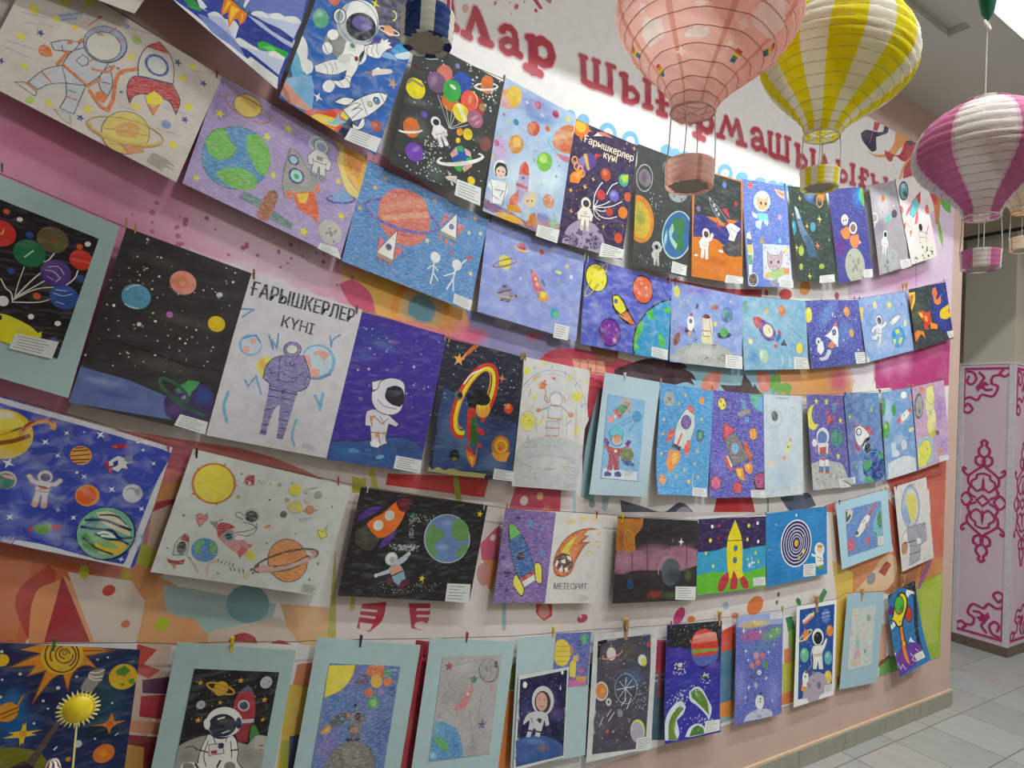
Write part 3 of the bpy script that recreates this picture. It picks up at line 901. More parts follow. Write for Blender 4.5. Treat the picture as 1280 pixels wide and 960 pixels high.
  ('sheet', 'crayon', 'd9cfc4', ((-0.2292,-0.0324,2.461),(0.0009496,-0.0000107,-0.0003136),(-0.000262,-0.0000328,-0.0009644),402.7,302.6,None), '''w b8b0c8 92 70 35 13 2.50 0.5
l 98a4c8 6.2 76 82 105 51
l 98a4c8 5.3 82 88 102 67
l c0a8b8 2.6 18 120 57 103
l b8a0b4 2.1 16 194 66 181
l b8a0b4 2.1 17 209 64 204
l b8a0b4 1.7 28 138 72 113
l b8a0b4 1.9 320 151 378 133
l b8a0b4 1.8 242 201 273 193
l b8a0b4 1.9 322 206 372 194
l b8a0b4 1.9 197 18 239 2
l b8a0b4 2 340 28 381 9
d e8d830 5 26 91 33 91 38 103 31 104 9.6
o e8dc40 34.1 98.1 6.6
o e8dc40 71.9 48.8 8.9
o e8dc40 110.3 16.8 9.1
o e8dc40 73.1 94.7 7.5
o e8d050 108.1 88.1 6.3
o e8dc40 34.2 169.5 8.2
o e8dc40 61.5 226.5 7.3
o f0e020 125.8 275.2 6.6
o f0e020 191.3 246.3 7.2
o f0e020 269.9 183.9 8.4
o f0e020 222.6 79.8 7
o f0e020 330.2 58.6 7.8
o f0e020 365.1 116.7 8.7
o f0e020 339.6 19.5 7.3
o f0e020 366.4 223.1 8.6
5 3c4890 60 141 8.8
5 3c4890 24 242 8.5
5 3c4890 186 272 8.9
5 3c4890 308 30 9.7
5 3c4890 373 43 9.9
5 3c4890 368 151 9.7
5 3c4890 233 169 4.6
5 3c4890 209 122 4.6
o 8c98c0 189.2 18.6 6.5
o 8c98c0 337 185.5 10.5
o a8c858 217.8 35.5 10.3
e b8d058 95 290 8.3 7.2 1.80
f c8ccd0 83 149 104 125 140 103 171 122 197 124 211 163 214 194 191 177 170 198 168 290 150 282 148 246 137 215 103 260 79 255 115 186 122 141 93 160
f c8ccd0 137 215 170 198 173 271 146 274 147 242
L 484c54 1.8 83 149 104 125 128 114 122 141 93 160
L 484c54 1.7 79 255 93 213 117 182 137 215 113 235 99 260
L 484c54 1.8 137 215 170 198 173 271 146 274 147 242
L 484c54 1.8 122 143 149 106 189 125 185 160 170 198 117 182
L 484c54 1.8 185 160 194 127 212 162 214 194 195 186
L 9c7c70 1.7 60 269 79 257 99 266 100 276
L b0a0a0 1.8 138 282 167 275 176 295 162 294
l e07838 5.3 120 180 174 196 188 167
l e07838 6.2 110 185 116 148
f e07838 69 171 74 159 86 161 96 174 85 185 72 182
f e07838 190 200 201 192 216 198 213 213 199 215
f e07838 108 125 117 118 116 127 108 132
f e07838 122 116 127 101 134 110
l e07838 5.4 168 154 195 142 200 122
l e07838 2.6 92 219 113 230
l e07838 2.7 147 242 167 238
l e07838 2.6 76 259 96 263
l e07838 7.2 181 204 209 224 225 224 225 196 215 150 218 125 243 98
l e07838 2.3 155 150 162 129
L 5c6068 1.8 142 136 152 137 157 149 149 161 135 155
l 484c54 1.3 102 142 107 150
l 484c54 1.3 145 227 160 224
l 484c54 1.4 193 171 208 165
e 545c68 170 86 48.2 38.4 1.98
e a8b0c8 169 85 45.3 36.1 2.01
e 545c68 168 92 38.4 30.8 2.09
e dcd8c8 168 92 36.1 28.9 2.06
e b0a890 153 71 7.8 3.6 2.59
l e05838 1.8 127 68 140 35
o e05838 139.9 33.7 3.7
l c06050 1.8 166 57 174 37
l c06050 1.9 188 65 197 49
f d04848 241 37 259 9 287 23
f ded8cc 237 46 288 24 306 48 317 86 249 113 239 81
L 484c54 1.9 241 37 259 9 287 23 306 50 317 86 249 113 238 77
f c84444 249 113 315 87 343 113 347 150 326 130 305 134 273 145 258 162 256 182 243 162 238 132
L 484c54 1.9 249 113 315 87 343 113 347 150 326 130 305 134 273 145 258 162 256 182 243 162 238 132
l 385090 3.7 249 113 315 87
o 4860a0 273.1 65.1 25.7
o d8dcd8 273.3 65.5 20
f f0e020 277 149 289 126 310 130 311 152 288 163
f e88838 286 162 301 164 311 144 308 182
e 807050 273 252 54.7 44.6 1.90
e e8d068 273 252 52.8 43 1.91
f e0a858 246 258 271 224 294 225 295 252 265 266
f e09858 272 283 306 260 320 273 293 296
l c89048 2.3 232 267 314 233
l c89048 2.3 255 294 326 253
r c8a040 273 250 76.2 29.4 2.80 2.8
r e0c060 273 250 70.3 23.7 2.81 5.5 -176 4
cap 328 260 400 260 394 299 324 292 7'''),
  ], []),
 (1, 'green and blue earth drawing', 'coloured pencil drawing of a large earth, grey rocket and sun edge on purple', None, None, [
  ('sheet', 'crayon', 'b09ccc', ((0.1488,-0.0332,2.3388),(0.0009624,-0.0000055,-0.0002713),(-0.0002064,-0.0000197,-0.0009781),408.2,299.6,None), '''f a08cc4 8 10 131 -1 86 39 32 108 10 99
w 8c78b8 102 41 75 32 2.90 0.7
w 9484c4 221 49 68 35 3.10 0.6
w 8878b8 5 179 83 29 1.61 0.5
w 9c90cc 314 175 71 46 3.09 0.6
e 7c6c48 80 37 35.5 29.1 2.55
e e8c858 80 37 33.1 27.1 2.56
r b87858 82 44 55.3 24.5 3.13 4.6 174 374
r b87858 82 44 55.3 24.5 3.13 3.5 14 174
e 4c7c80 94 177 90.2 72.8 2.11
e 5898c8 94 177 88 71 2.12
f 78c050 17 172 27 139 46 122 67 143 87 153 79 186 60 202 35 200
f 78c050 100 105 128 94 158 117 170 150 170 185 149 185 120 156 105 137
f 78c050 58 237 82 212 117 195 149 202 155 221 137 245 89 252
l 50903c 2.4 17 172 27 139 46 122 67 143 87 153 79 186 60 202
5 e8e028 27 92 12.9
5 e8e028 186 38 12.6
5 e8e028 144 86 12.3
5 e8e028 24 272 10.7
5 e8e028 186 173 10.3
5 e8e028 346 101 10.9
5 e8e028 379 189 13.1
5 e8e028 298 276 14.7
f 70706c 204 84 226 83 255 107 294 127 296 173 227 216 209 174 204 130
f a4a49c 207 85 226 85 256 110 293 130 293 172 228 213 211 173 207 129
o 60408c 221.2 108.8 14.2
o a8d0e0 221.2 108.8 10
o 60408c 239.6 145.3 21
o a8e0d8 239.6 145.3 15.7
o 38a078 239.9 146.4 6.8
f e87838 224 198 240 186 247 211 236 211
f e87838 289 147 297 137 311 153 299 163
f e86828 244 192 293 160 315 198 327 239 302 229 267 224
f f0d030 252 191 282 172 282 201 268 209
f 709088 124 269 135 247 178 248 175 272
f 709088 207 258 267 270 267 288 205 285
l 48605c 1.5 129 269 178 263
l 48605c 1.5 211 271 264 280
f b0704c 175 289 186 221 200 208 212 219 206 290 188 299
l 804838 1.5 177 260 206 253
l 804838 1.5 178 282 202 275
f 8c5444 191 219 200 208 213 218 204 229
e c8d0d8 264 33 24.7 17.8 2.27
e 90b8d8 264 33 18.7 13 2.33
A 283 70 105 -0.18 dcdcd4 90b0c8 888c84 686c74 #0
f f0b838 331 -4 404 -4 411 104 374 82 346 55
f f0d878 303 0 332 -3 348 54 376 87 411 104 410 123 372 114 343 75 326 48 327 23
f e89828 340 3 395 8 395 70 368 61
r 5c68b0 366 144 40.2 8.6 2.67 5.4
e 84a8d8 367 142 27.8 21.4 2.27
r 5c58a8 367 147 39.1 7.5 2.67 5.4 -178 2
M 364 245 32.3 c4c4bc 8c8c84 4'''),
  ], ['346 285 393 277 412 302 343 302']),
 (1, 'striped planet drawing', 'blue pencil drawing of a red ringed planet and two white cone ships', None, None, [
  ('sheet', 'crayon', '4f8cc8', ((0.5355,-0.0316,2.2278),(0.0009795,-0.0000027,-0.0002019),(-0.000161,-0.000013,-0.000987),412.6,302.2,None), '''w 4c5c88 132 -11 142 34 3.05 0.8
w 4878b0 126 209 107 27 3.08 0.5
w 3c78b8 292 251 94 34 3.07 0.5
r 6c58a8 140 109 112.9 38.7 3.00 8.5 5 185
o d8705c 145.9 109.3 81.9
f d88868 72 103 191 31 207 47 72 125
f c85c50 85 63 104 43 153 26 191 31 167 36
f e09c78 77 134 210 63 217 78 83 148
f cc5c50 95 165 219 124 211 144 117 173
r 7060b0 140 109 112.9 38.7 3.00 10.6 -175 7
5 f0b838 43 64 9.3
5 f0b838 14 140 9.2
5 d8a050 63 28 8.4
5 c8a050 225 20 9.9
5 e0b040 367 15 10.2
5 f0d8a0 229 147 9.8
5 f0d8a0 356 68 9
5 f0d8a0 395 54 9.1
5 f0d8a0 391 188 10.2
o e8ecec 265.3 184.8 16.4
o e8ecec 339.4 179.9 16.7
l e4e8ec 4.9 265 203 268 228 268 266
l e4e8ec 4.4 269 231 289 249
l e4e8ec 3.8 249 227 264 212 282 220
l e4e8ec 5 337 198 337 222 324 262
l e4e8ec 4.4 337 222 345 260
l e4e8ec 3.9 306 228 336 205 356 167 371 146
e c84848 375 143 11.9 5.5 2.22
e c84848 312 151 9.1 3.8 2.59'''),
  ('pencil_ship', 'crayon', None, None, '''f eeece6 133 155 141 247 85 242
f d87078 87 191 89 246 104 201
f d87078 138 198 165 201 143 244
f 9c9484 89 240 141 243 139 253 88 252
l 6c4840 1.6 133 155 141 247
l 6c4840 1.6 133 155 87 241
o 6c4890 119.2 212.3 9.9
o 382858 119.2 212.3 5.2
f d84848 94 252 101 249 100 263
f d84848 108 252 118 252 114 266
f d84848 124 254 134 253 131 267'''),
  ('pencil_ship', 'crayon', None, None, '''f eeece6 303 27 320 111 260 100
f d87078 264 44 257 90 285 48
f d87078 313 54 339 54 320 98
f 9c9484 261 100 318 102 316 113 261 112
l 6c4840 1.7 303 27 320 111
l 6c4840 1.7 303 27 261 100
o 6c68b0 295 74.6 8.9
f e08050 261 118 273 115 266 133
f e08050 280 118 294 118 288 139
f e08050 303 121 312 120 305 138'''),
  ], ['350 267 416 267 414 301 353 297']),
 (1, 'lilac space drawing', 'pale lilac-blue drawing with a pink rocket and small ringed planets, centre of the second string', None, None, [
  ('sheet', 'water', '93a2e0', ((0.938,-0.0299,2.1504),(0.0009928,-0.0000008,-0.0001193),(-0.0000562,-0.0000065,-0.0009985),396.8,300.8,None), '''w a8b4e8 75 255 90 34 3.07 0.7
w 7888d0 310 101 97 73 1.68 0.5
o d05868 137.1 52.2 15.9
o 8c3c80 133.4 50.4 4
o 8c3c80 147.5 51.8 4
r e0d060 137 53 29 9.5 3.07 5.7 -174 6
o e0d848 80.8 119.1 24
l a8a030 2.2 58 120 102 98
l a8a030 2.2 60 137 106 117
r 8c7070 81 121 48.3 9.7 2.65 5 161 381
r 8c7070 81 121 48.3 9.7 2.65 3.4 21 161
o 8890b8 96.9 217.9 26.8
l 7c5048 5.5 68 223 115 199
l 7c5048 5.6 80 243 121 220
f 7c5048 80 194 97 189 94 199 83 201
f 7c5048 97 241 115 230 110 243
r d0b868 97 220 41 9 2.98 4.5 -178 2
o 7c5048 134.6 215.1 5.1
o d05840 215.9 42.7 9.3
f d86888 180 115 202 121 227 149 245 174 211 189 197 164 187 137
f e08878 180 115 194 113 203 124 189 131
o e8e040 204.4 138 5.8
o e8e040 212.1 153.6 5.8
f 4878b0 228 128 245 144 246 156 230 145
f 4878b0 191 157 196 176 205 188 197 181
f 4898a0 210 184 224 180 226 197 219 196
f f0a038 223 174 256 171 265 187 249 203 224 204
f f0e040 230 172 252 172 247 191 233 192
e 4878a8 184 116 5.8 4.1 1.62
o 48a8c0 296.4 231.1 19.4
f 60b878 282 236 302 219 312 234 298 244
4 8cb060 57 60 7.8
4 8cb060 189 27 6.9
4 8cb060 319 28 8.3
4 8cb060 46 184 7.7
4 8cb060 175 208 8
4 8cb060 135 277 7.9
4 8cb060 371 193 8.4
4 a8c060 309 133 8.3
4 e8e8f0 145 154 7.9
o e0e0f0 347.8 89.1 7.2
e e0e080 293 89 14.2 6.2 3.07
5 e8e040 327 58 10.7
4 8cb060 380 59 6
4 8cb060 277 280 5.8
4 8cb060 163 93 5.7
4 8cb060 318 167 5.9
4 8cb060 253 63 5.9'''),
  ], ['299 263 363 260 360 308 298 312']),
 (1, 'yellow planet drawing', 'violet-blue marker drawing of a yellow ringed planet, yellow rocket and earth in thick black outline', None, None, [
  ('sheet', 'water', '5c66c8', ((1.3389,-0.028,2.102),(0.0009992,-0.0000003,-0.0000404),(-0.0000117,-0.0000064,-0.0009998),428.2,306.8,None), '''w 8c98e0 66 191 66 60 2.42 0.6
w 8088d8 169 24 82 40 3.11 0.6
w 4850a8 55 255 64 37 2.94 0.5
w 4850b0 348 60 74 39 2.90 0.5
o 1c1c20 53.6 62.8 52
o f0e430 53.6 62.8 47.1
o d8c828 31.3 53.8 7.4
o d8c828 81.2 74.7 6.2
r 1c1c20 54 71 79.8 15 2.17 6.2
r f0e430 54 71 79.8 15 2.17 3.1
f f0e430 35 47 78 31 88 54 70 83 33 78
o 1c1c20 277.8 61.4 53.5
o e0683c 277.8 61.4 49.6
o f0a088 269.8 39.3 6.5
o f0a088 293 51.1 7.9
o f0a088 259.5 77.6 7.1
o f0a088 299.8 79.6 6.6
o 1c1c20 131.1 246.4 51.4
o 7c34a0 131.1 246.4 47.7
o b870c8 125.8 221.4 5.6
o e8a0d0 154.6 270.6 8.8
o b870c8 159.9 231.6 6.3
r 1c1c20 100 262 8.9 8 1.88 3.1
o b870c8 127.8 246.4 4.4
f 1c1c20 248 315 242 244 268 181 325 118 378 85 433 65 452 306
f 389cd0 256 313 251 243 275 183 330 124 378 91 434 72 452 306
f 50c048 300 142 330 124 347 154 325 171
f 50c048 268 188 294 177 281 231 261 261 280 284 250 295 251 243
f 50c048 365 211 388 214 414 251 383 265
f 50c048 390 113 435 94 437 121 400 125
f 1c1c20 129 113 158 104 194 129 256 199 217 203 164 180 137 153
f f0e430 135 115 158 108 187 131 200 154 176 171 145 151
f e87830 180 170 205 156 251 197 221 197
f f0a038 164 173 181 183 225 196 207 185
l 1c1c20 5 123 99 135 115
o 1c1c20 150 129.2 8.9
o 4888b8 150 129.2 5.7'''),
  ], ['339 265 425 266 423 305 338 302']),
 (1, 'two moon walkers watercolour', 'watercolour of a figure on a grey moon beside a green alien in a saucer', None, None, [
  ('sheet', 'water', '8ea4dc', ((1.764,-0.0281,2.0855),(0.001,0.0000001,0.0000154),(0.000029,-0.0000063,-0.0009996),424.0,310.2,None), '''w 7c68c0 136 17 151 32 3.11 0.7
w 7888d8 345 32 84 55 2.94 0.6
w a8b8f0 140 134 123 53 3.01 0.6
w 8870c8 67 184 67 31 3.02 0.5
f b0b4b0 -6 300 54 253 144 226 237 214 319 229 369 249 387 278 380 312 147 313
w c4c8c4 168 259 124 32 3.05
f d8d860 9 25 31 11 46 30 40 57 18 55
4 e0d860 51 71 8.3
4 e0d860 70 63 8.4
4 e0d860 92 63 8.4
4 e0e0a0 345 32 10
o e8e040 255.8 136.5 10.9
e b06848 248 69 24.2 9.7 3.00
e 5478b0 324 91 37.1 32.5 2.71
w 58a070 314 86 25 22 2.75
w 58a070 339 105 17 14 2.82
f 3c3c58 264 174 300 164 341 163 358 172 317 191 276 190
e 50a848 308 166 24.8 18.5 2.95
o 50a848 307.5 148.3 5.5
e 8c5850 35 219 28.7 16.4 2.00
f f0ece4 91 134 113 116 129 135 130 167 115 179 96 176
o 3868a8 110 141.4 9.5
f 5c3c70 81 167 100 180 104 191 78 188
f 5c3c70 130 161 119 178 134 187
f f0b850 93 186 115 184 105 206
f c85860 101 117 113 108 124 114 113 124
f 40584c 142 70 152 69 150 87 138 87
f e8dcc4 174 119 225 113 238 144 236 188 221 211 178 215 176 151
f 6c3c38 174 119 186 107 213 104 224 116 202 121
l a05848 2.7 178 124 185 193
l a05848 2.7 218 119 232 188
l 8c4848 3.2 176 172 223 170
l 8c4848 3.2 181 193 220 192
f e0dca8 173 194 236 193 241 220 178 220
l 484c50 2.1 135 203 151 228
l 484c50 2.1 128 220 158 206
L 484c50 2.1 95 236 113 232 106 243
L 484c50 2.2 237 225 261 220 254 237
l 484c50 2.1 195 269 215 279 192 283
L 484c50 2.2 279 276 295 258 316 262 312 284
d 585c60 24 69 257 335 233 354 286 71 298 2.1'''),
  ], ['321 256 427 255 429 308 320 310']),
 (1, 'smiling purple rocket watercolour', 'pale blue watercolour of a purple and red rocket with a round face window', None, None, [
  ('sheet', 'water', '86b4d0', ((2.1712,-0.028,2.0919),(0.0009953,0,0.0000967),(0.0001448,0,-0.0009894),456.2,312.9,None), '''w 4c90c8 73 259 80 46 3.10 0.7
w 68a4cc 411 39 105 74 0.79 0.5
w a8d0dc 138 109 146 69 3.08 0.6
w 5898c8 368 222 90 48 3.10 0.5
l 5088b0 4.8 312 109 364 144 422 173
e 70a8a0 25 45 28.6 22.3 1.84
o d87838 276.8 51 23.8
w e8a058 273 45 23 14 3.03
o e8dc38 393.2 215.7 24.4
e d8b868 168 57 15 12.5 2.81
e e8dca8 51 191 16 12.4 2.98
e b8d0b0 135 254 33.2 28.1 -2.62
w e8e8e0 119 247 23 13 1.68
f 88b4cc 249 247 346 246 342 300 245 300
l e8f0f0 2.4 268 250 260 297
l e8f0f0 2.4 316 249 323 297
f c84850 72 91 104 84 135 92 119 121 104 136 79 116
f 7050a0 135 94 193 113 228 147 216 182 178 189 133 172 109 136
e e8e0b8 172 143 35.1 27.5 -2.88
o 484038 179.9 138.2 3.5
o 484038 185.8 146.8 2.9
f 3880b0 222 165 256 152 264 170 229 197
f c84850 238 141 257 137 270 158 246 158
f c84850 210 200 238 200 232 217 209 215
f 2c3440 257 205 283 175 305 208
5 d8b878 337 168 8.4'''),
  ], ['350 255 451 263 465 312 346 311']),
 (1, 'navy night rocket drawing', 'deep navy drawing of a white rocket trailing orange flame beside a small astronaut', None, None, [
  ('sheet', 'crayon', '3440a8', ((2.6153,-0.028,2.1374),(0.0009877,0,0.0001557),(0.0002485,0,-0.0009686),450.3,318.2,None), '''w 5888d0 173 64 142 50 2.53 0.8
w 5888d0 307 161 112 80 2.51 0.6
w 30309c 48 268 130 39 -3.10 0.6
e e0d438 21 67 36.7 26.9 1.94
w f0e870 25 48 20 16 2.12
o e08c38 337.2 57.1 24.6
w f0b058 326 50 24 13 3.08
o e0a828 361.4 162.7 19.2
f f0f0f0 236 112 248 159 230 225 169 182 132 168 181 150 214 124
f d85048 216 111 240 105 248 129 219 126
e 305088 212 154 18.8 15.5 2.83
o 88c0d8 211.8 154 5.4
f f0ece8 174 156 138 168 164 177
f f0ece8 235 198 236 226 210 210
f e88840 159 208 184 196 210 210 183 232 151 221
f d8e0f0 148 234 175 242 134 279 78 282 69 269 115 265
f f0f0f0 72 191 111 193 115 232 83 257 59 236
e e8e8e8 77 190 22.1 16.6 3.00
o 302830 76.4 193.9 7.8
d f0f0f8 16 22 48 435 55 422 261 4 272 4
4 f0f0f8 286 195 8.1
4 f0f0f8 406 250 9.7
4 f0f0f8 408 99 8.3
4 f0f0f8 12 227 7.8'''),
  ], ['368 260 472 263 470 318 375 317']),
 (1, 'pale blue astronaut drawing', 'pale blue drawing of a sketched astronaut, small shuttle and a bright blue earth', None, None, [
  ('sheet', 'water', '8eacdc', ((3.0555,-0.0289,2.2111),(0.0009719,0.000003,0.0002351),(0.0002974,-0.0000122,-0.0009548),474.5,322.3,None), '''w a8c4e8 168 249 159 50 -3.10 0.6
w 7898d0 67 123 100 74 2.01 0.5
o e8d898 148.1 44.7 18.6
o e8e050 287.2 57.8 17.6
f e8c860 -2 46 37 43 18 90 -5 129 -7 88
o d06080 82 42 5.7
o 30405c 412.4 66.6 5.2
A 153 175 158 0.25 e0e4ea 504858 c8ccd4 6c7480 #3
f e8e8ec 263 145 325 122 390 118 363 141 285 169
L 404850 2.2 263 145 325 122 390 118 363 141 285 169
l 404850 2.9 280 132 293 163
e 3c98d0 332 233 70.9 56.2 3.02
f d8e070 306 193 350 191 351 213 315 216
f d8e070 352 236 378 246 341 279 326 255
f d8e070 273 241 309 238 286 272
e e0e0a0 420 169 19.7 14 1.98'''),
  ], ['-4 299 23 297 26 323 -4 322']),
 (1, 'orange comets painting', 'dark painting of an orange rocket and flaming comets, rightmost on the second string', None, None, [
  ('sheet', 'gouache', '3c4448', ((3.5087,-0.0294,2.3281),(0.0009669,0.0000048,0.0002556),(0.0003293,-0.0000179,-0.0009442),457.7,332.0,(0.9889, 0.1483, 0.4, 1.0, 14.0, 0.0)), '''f 343c88 294 2 464 1 451 300 369 288 288 229 244 160
w 3c4ca0 355 174 117 92 2.93 0.8
w 5a6448 68 139 146 103 3.02 0.7
f e87838 295 25 330 17 343 54 307 89 279 51
f f08c40 291 64 331 92 381 66 366 112 323 119 288 99
f e8c828 344 157 453 130 464 204 394 211 332 195
o c87040 449.4 169.5 13.1
f f0d038 -6 19 82 19 64 71 -15 126 -23 92
f d86838 8 35 59 32 22 81 -6 101
f d84838 81 129 157 134 224 174 225 221 172 214 112 167
f f0c040 89 134 137 143 145 171 106 159
f f0b038 157 157 186 169 184 200 156 188
f d84838 185 145 234 143 216 173
f d84838 137 194 177 222 186 243 133 232
f f09838 215 204 288 229 281 252 203 241
f e88838 -7 244 47 228 121 245 133 286 83 256 29 279 -11 281
o d86838 11.9 272.8 12.3
d a8b0a8 30 -14 41 447 41 418 295 12 299 2.4'''),
  ], ['381 283 460 284 457 325 402 324']),
 (2, 'mounted balloon planets collage', 'black collage of clay planets tied with white strings, on a pale blue mount', ('a9c4c4',), ((-0.3569,-0.0316,2.0077),(0.0009618,-0.0000027,-0.0002736),(-0.0001614,-0.0000096,-0.0009869),337.9,407.6,None), [
  ('sheet', 'gouache', '2c2428', ((-0.3202,-0.0334,1.9468),(0.0009654,-0.0000026,-0.0002607),(-0.000193,-0.0000095,-0.0009813),260.2,285.4,None), '''o d83830 92.9 67.9 27.7
l e8c040 2.5 86 69 97 68 97 59
o 3a5098 140.8 49.1 7.3
o 3a5098 132.2 136.7 6.8
o 3a5098 252.2 100.1 7.5
o 3a5098 242.5 248.5 6.5
o d86030 188.5 169.5 7.3
o d86030 231.3 33.5 6.2
e f0f0ec 244 21 6.5 5.4 2.18
e f0f0ec 191 216 6.2 5.5 1.81
e f0f0ec 240 212 6.4 5.5 2.41
e f0f0ec 137 203 11.1 10 1.39
e f0f0ec 116 25 5.7 5 2.37
o d86030 90.8 19.5 5.9
l e8e4e0 2.5 121 160 134 175 145 181 152 197
l e8e4e0 1.7 151 119 151 158 153 185
l e8e4e0 2.6 184 113 169 146 154 187
l e8e4e0 2.2 192 133 176 156 153 189
l e8e4e0 2.2 217 136 183 156 152 194
l e8e4e0 2.2 217 162 197 180 152 199
l e8e4e0 2.6 192 69 185 89 174 97
l e8e4e0 2.7 243 86 242 104 230 128
f e8e028 120 235 146 229 160 229 195 236 212 245 218 240 219 254 176 284 178 302 143 315
f 201c20 138 236 143 232 146 241 142 244'''),
  ('clay_planet', 'gouache', None, None, '''o 2c7850 151.6 87 29.1
l c8e8c8 2.6 146 98 156 79'''),
  ('clay_planet', 'gouache', None, None, '''o 6c6040 181.7 41 28.7
w a05838 186 41 10 8 2.26
w 5a7838 193 47 12 10 2.17'''),
  ('clay_planet', 'gouache', None, None, '''o 5c3c90 206.8 107.6 28.3
l c8b8d8 2.2 188 109 203 107 217 115 212 126
l c8b8d8 2.2 190 101 207 93 221 104
l c8b8d8 1.7 194 121 206 124'''),
  ('clay_planet', 'gouache', None, None, '''o d83c30 242.1 60.4 22.2
l f06048 2.6 226 66 259 60'''),
  ('clay_planet', 'gouache', None, None, '''o 3858a8 234.9 152.4 27.1
l c8d0e8 1.7 215 151 231 151 247 140
l c8d0e8 1.7 217 143 235 138
l c8d0e8 1.7 224 168 239 167'''),
  ], ['176 260 253 250 251 290 173 295']),
 (2, 'starry planets painting', 'black starry painting with a pale blue, a pink and a yellow planet above blue ground', None, None, [
  ('sheet', 'black', '3b3835', ((-0.0181,-0.0319,1.9164),(0.0009774,-0.000001,-0.0002108),(-0.0001862,-0.0000047,-0.0009826),284.5,419.6,None), '''w 585450 148 285 109 24 3.12 0.7
w 5c5850 161 170 111 19 3.08 0.6
w 302c2a 74 260 104 23 3.11 0.7
w 54504c 76 50 82 19 3.11 0.6
d c8ccc8 80 6 9 258 7 256 282 -10 334 2.1
d e8ece8 26 6 9 258 7 256 282 -10 334 2.9
f 6878b0 -4 335 31 338 96 340 149 349 181 354 186 382 208 406 -5 421
w 98a4c8 52 358 54 12 3.10 0.8
w 5060a0 74 380 63 12 3.11 0.8
l 28262a 3.6 -3 259 58 260 134 264 211 270 279 262
o 68a8c8 60.5 147.7 29.9
l d8e8f0 2.3 37 140 48 126 61 119
l d8e8f0 2.8 44 172 55 175 71 173
w 5898b8 65 150 16 9 2.96
o f0a090 144.2 80.7 29
o f0906c 139.3 80.5 16.4
o f4b0a0 142.9 82.2 6.8
o e8c828 240.6 152 19.8
o c878c8 136.8 164.7 7.6
e d0e0e8 228 80 7.5 6.3 2.51
e f0f0ec 83 208 5.2 4.8 1.75
e f0f0ec 24 183 3.7 3.1 1.52
f 4c3c68 180 369 193 336 227 311 262 306 283 330 290 374 269 400 208 406
w 3858a0 260 332 29 27 1.37
w 6cb080 213 325 27 14 2.44
w b0a8d0 222 343 18 7 2.28
w 6c4888 206 382 26 19 2.88
f 50a060 205 332 216 304 242 301 238 318 222 343
r 3c6450 193 336 38.2 13.8 -2.68 8.6
l 3c6450 8.5 167 338 214 365 273 379'''),
  ], ['221 388 285 391 287 422 215 417']),
 (2, 'purple suit poster', 'white pencil poster lettered in black above a purple-suited astronaut standing between globes', None, None, [
  ('sheet', 'crayon', 'd6d4d8', ((0.2567,-0.03,1.857),(0.0009849,0,-0.0001727),(-0.0001649,0,-0.0009862),304.8,423.8,None), '''w d0c8e0 127 293 125 119 1.30 0.4
t 2e2e30 53.5 150.2 33.9 -0.038 0.026 0.68 ҒАРЫШКЕРЛЕР
t 2e2e30 42.5 145.8 96.8 -0.019 0.02 0.82 КҮНІ
l 5c94c8 4.1 1 96 31 88 9 115
l 4c84c0 4.2 82 141 100 173 92 151 109 168 104 131
l 4c84c0 3.8 235 98 245 126 245 106 261 87
l 6ca8d0 5.1 54 269 65 282 77 252 100 294
l 70b4d8 7 23 308 22 344 38 382
l 70b4d8 7.5 235 266 254 289 254 256 257 300
l 70b4d8 6.4 202 340 202 383 214 408
o 78b0d8 44.9 178.7 27.6
o c8d8e4 46.3 178.3 23.5
o f0b0a0 38.5 192.7 9.2
o f0b0a0 49.8 166.6 8.2
l 4c8cc4 4.1 26 166 52 150 65 165
o e8dc38 97.4 222.7 25.9
w e8b838 84 218 21 12 1.34
o 78b4d8 221.3 174 46.5
o c4dce8 218.9 173 40
f f0a898 200 159 218 142 247 146 236 171 222 158
f f0a898 177 165 196 165 209 195 231 195 231 217 209 217
l 4c8cc4 6.5 260 199 236 217 210 223
f 8880b8 122 186 181 170 209 217 207 251 184 268 188 275 116 277 115 264 95 253 96 215
f 8880b8 116 279 186 276 185 317 182 387 165 391 152 308 141 327 135 387 122 389 118 327
f 5c5490 163 386 181 382 181 396 165 397
f 5c5490 121 384 137 384 137 394 121 395
L 3c3460 2.6 122 186 181 170 209 217 207 251 184 268 188 275 116 277 115 264 95 253 96 215
l 3c3460 2.1 114 269 184 268
l 3c3460 2.1 104 240 132 227 165 235 191 211
l 3c3460 2.1 129 217 167 198
l 3c3460 2.1 132 249 168 245 184 224
l 3c3460 2.1 140 198 143 208
l 3c3460 2.1 150 195 152 205
l 3c3460 2.1 160 192 162 202
l 3c3460 2.1 96 218 114 237
l 3c3460 2.1 205 213 199 242
o 3c3460 151.7 276 5.2
l 3c3460 2.1 119 332 140 322
l 3c3460 2.1 121 353 138 346
l 3c3460 2.1 121 371 138 366
l 3c3460 2.1 157 329 182 323
l 3c3460 2.1 159 349 182 347
l 3c3460 2.1 162 370 182 369
l 3c3460 2.1 118 295 143 292
l 3c3460 2.1 153 292 184 290
l 3c3460 2.1 122 186 132 249
e 5c5490 148 161 23.7 21.1 2.72
e 9890c0 148 161 20.6 17.9 2.74
e 5c5490 147 161 16.5 14.2 2.75
e e8e4d8 147 161 13.9 11.6 2.77
cap 228 394 281 397 280 414 230 410 4'''),
  ], []),
 (2, 'violet astronaut painting', 'deep violet painting of a white astronaut with a large dark visor standing on blue ground', None, None, [
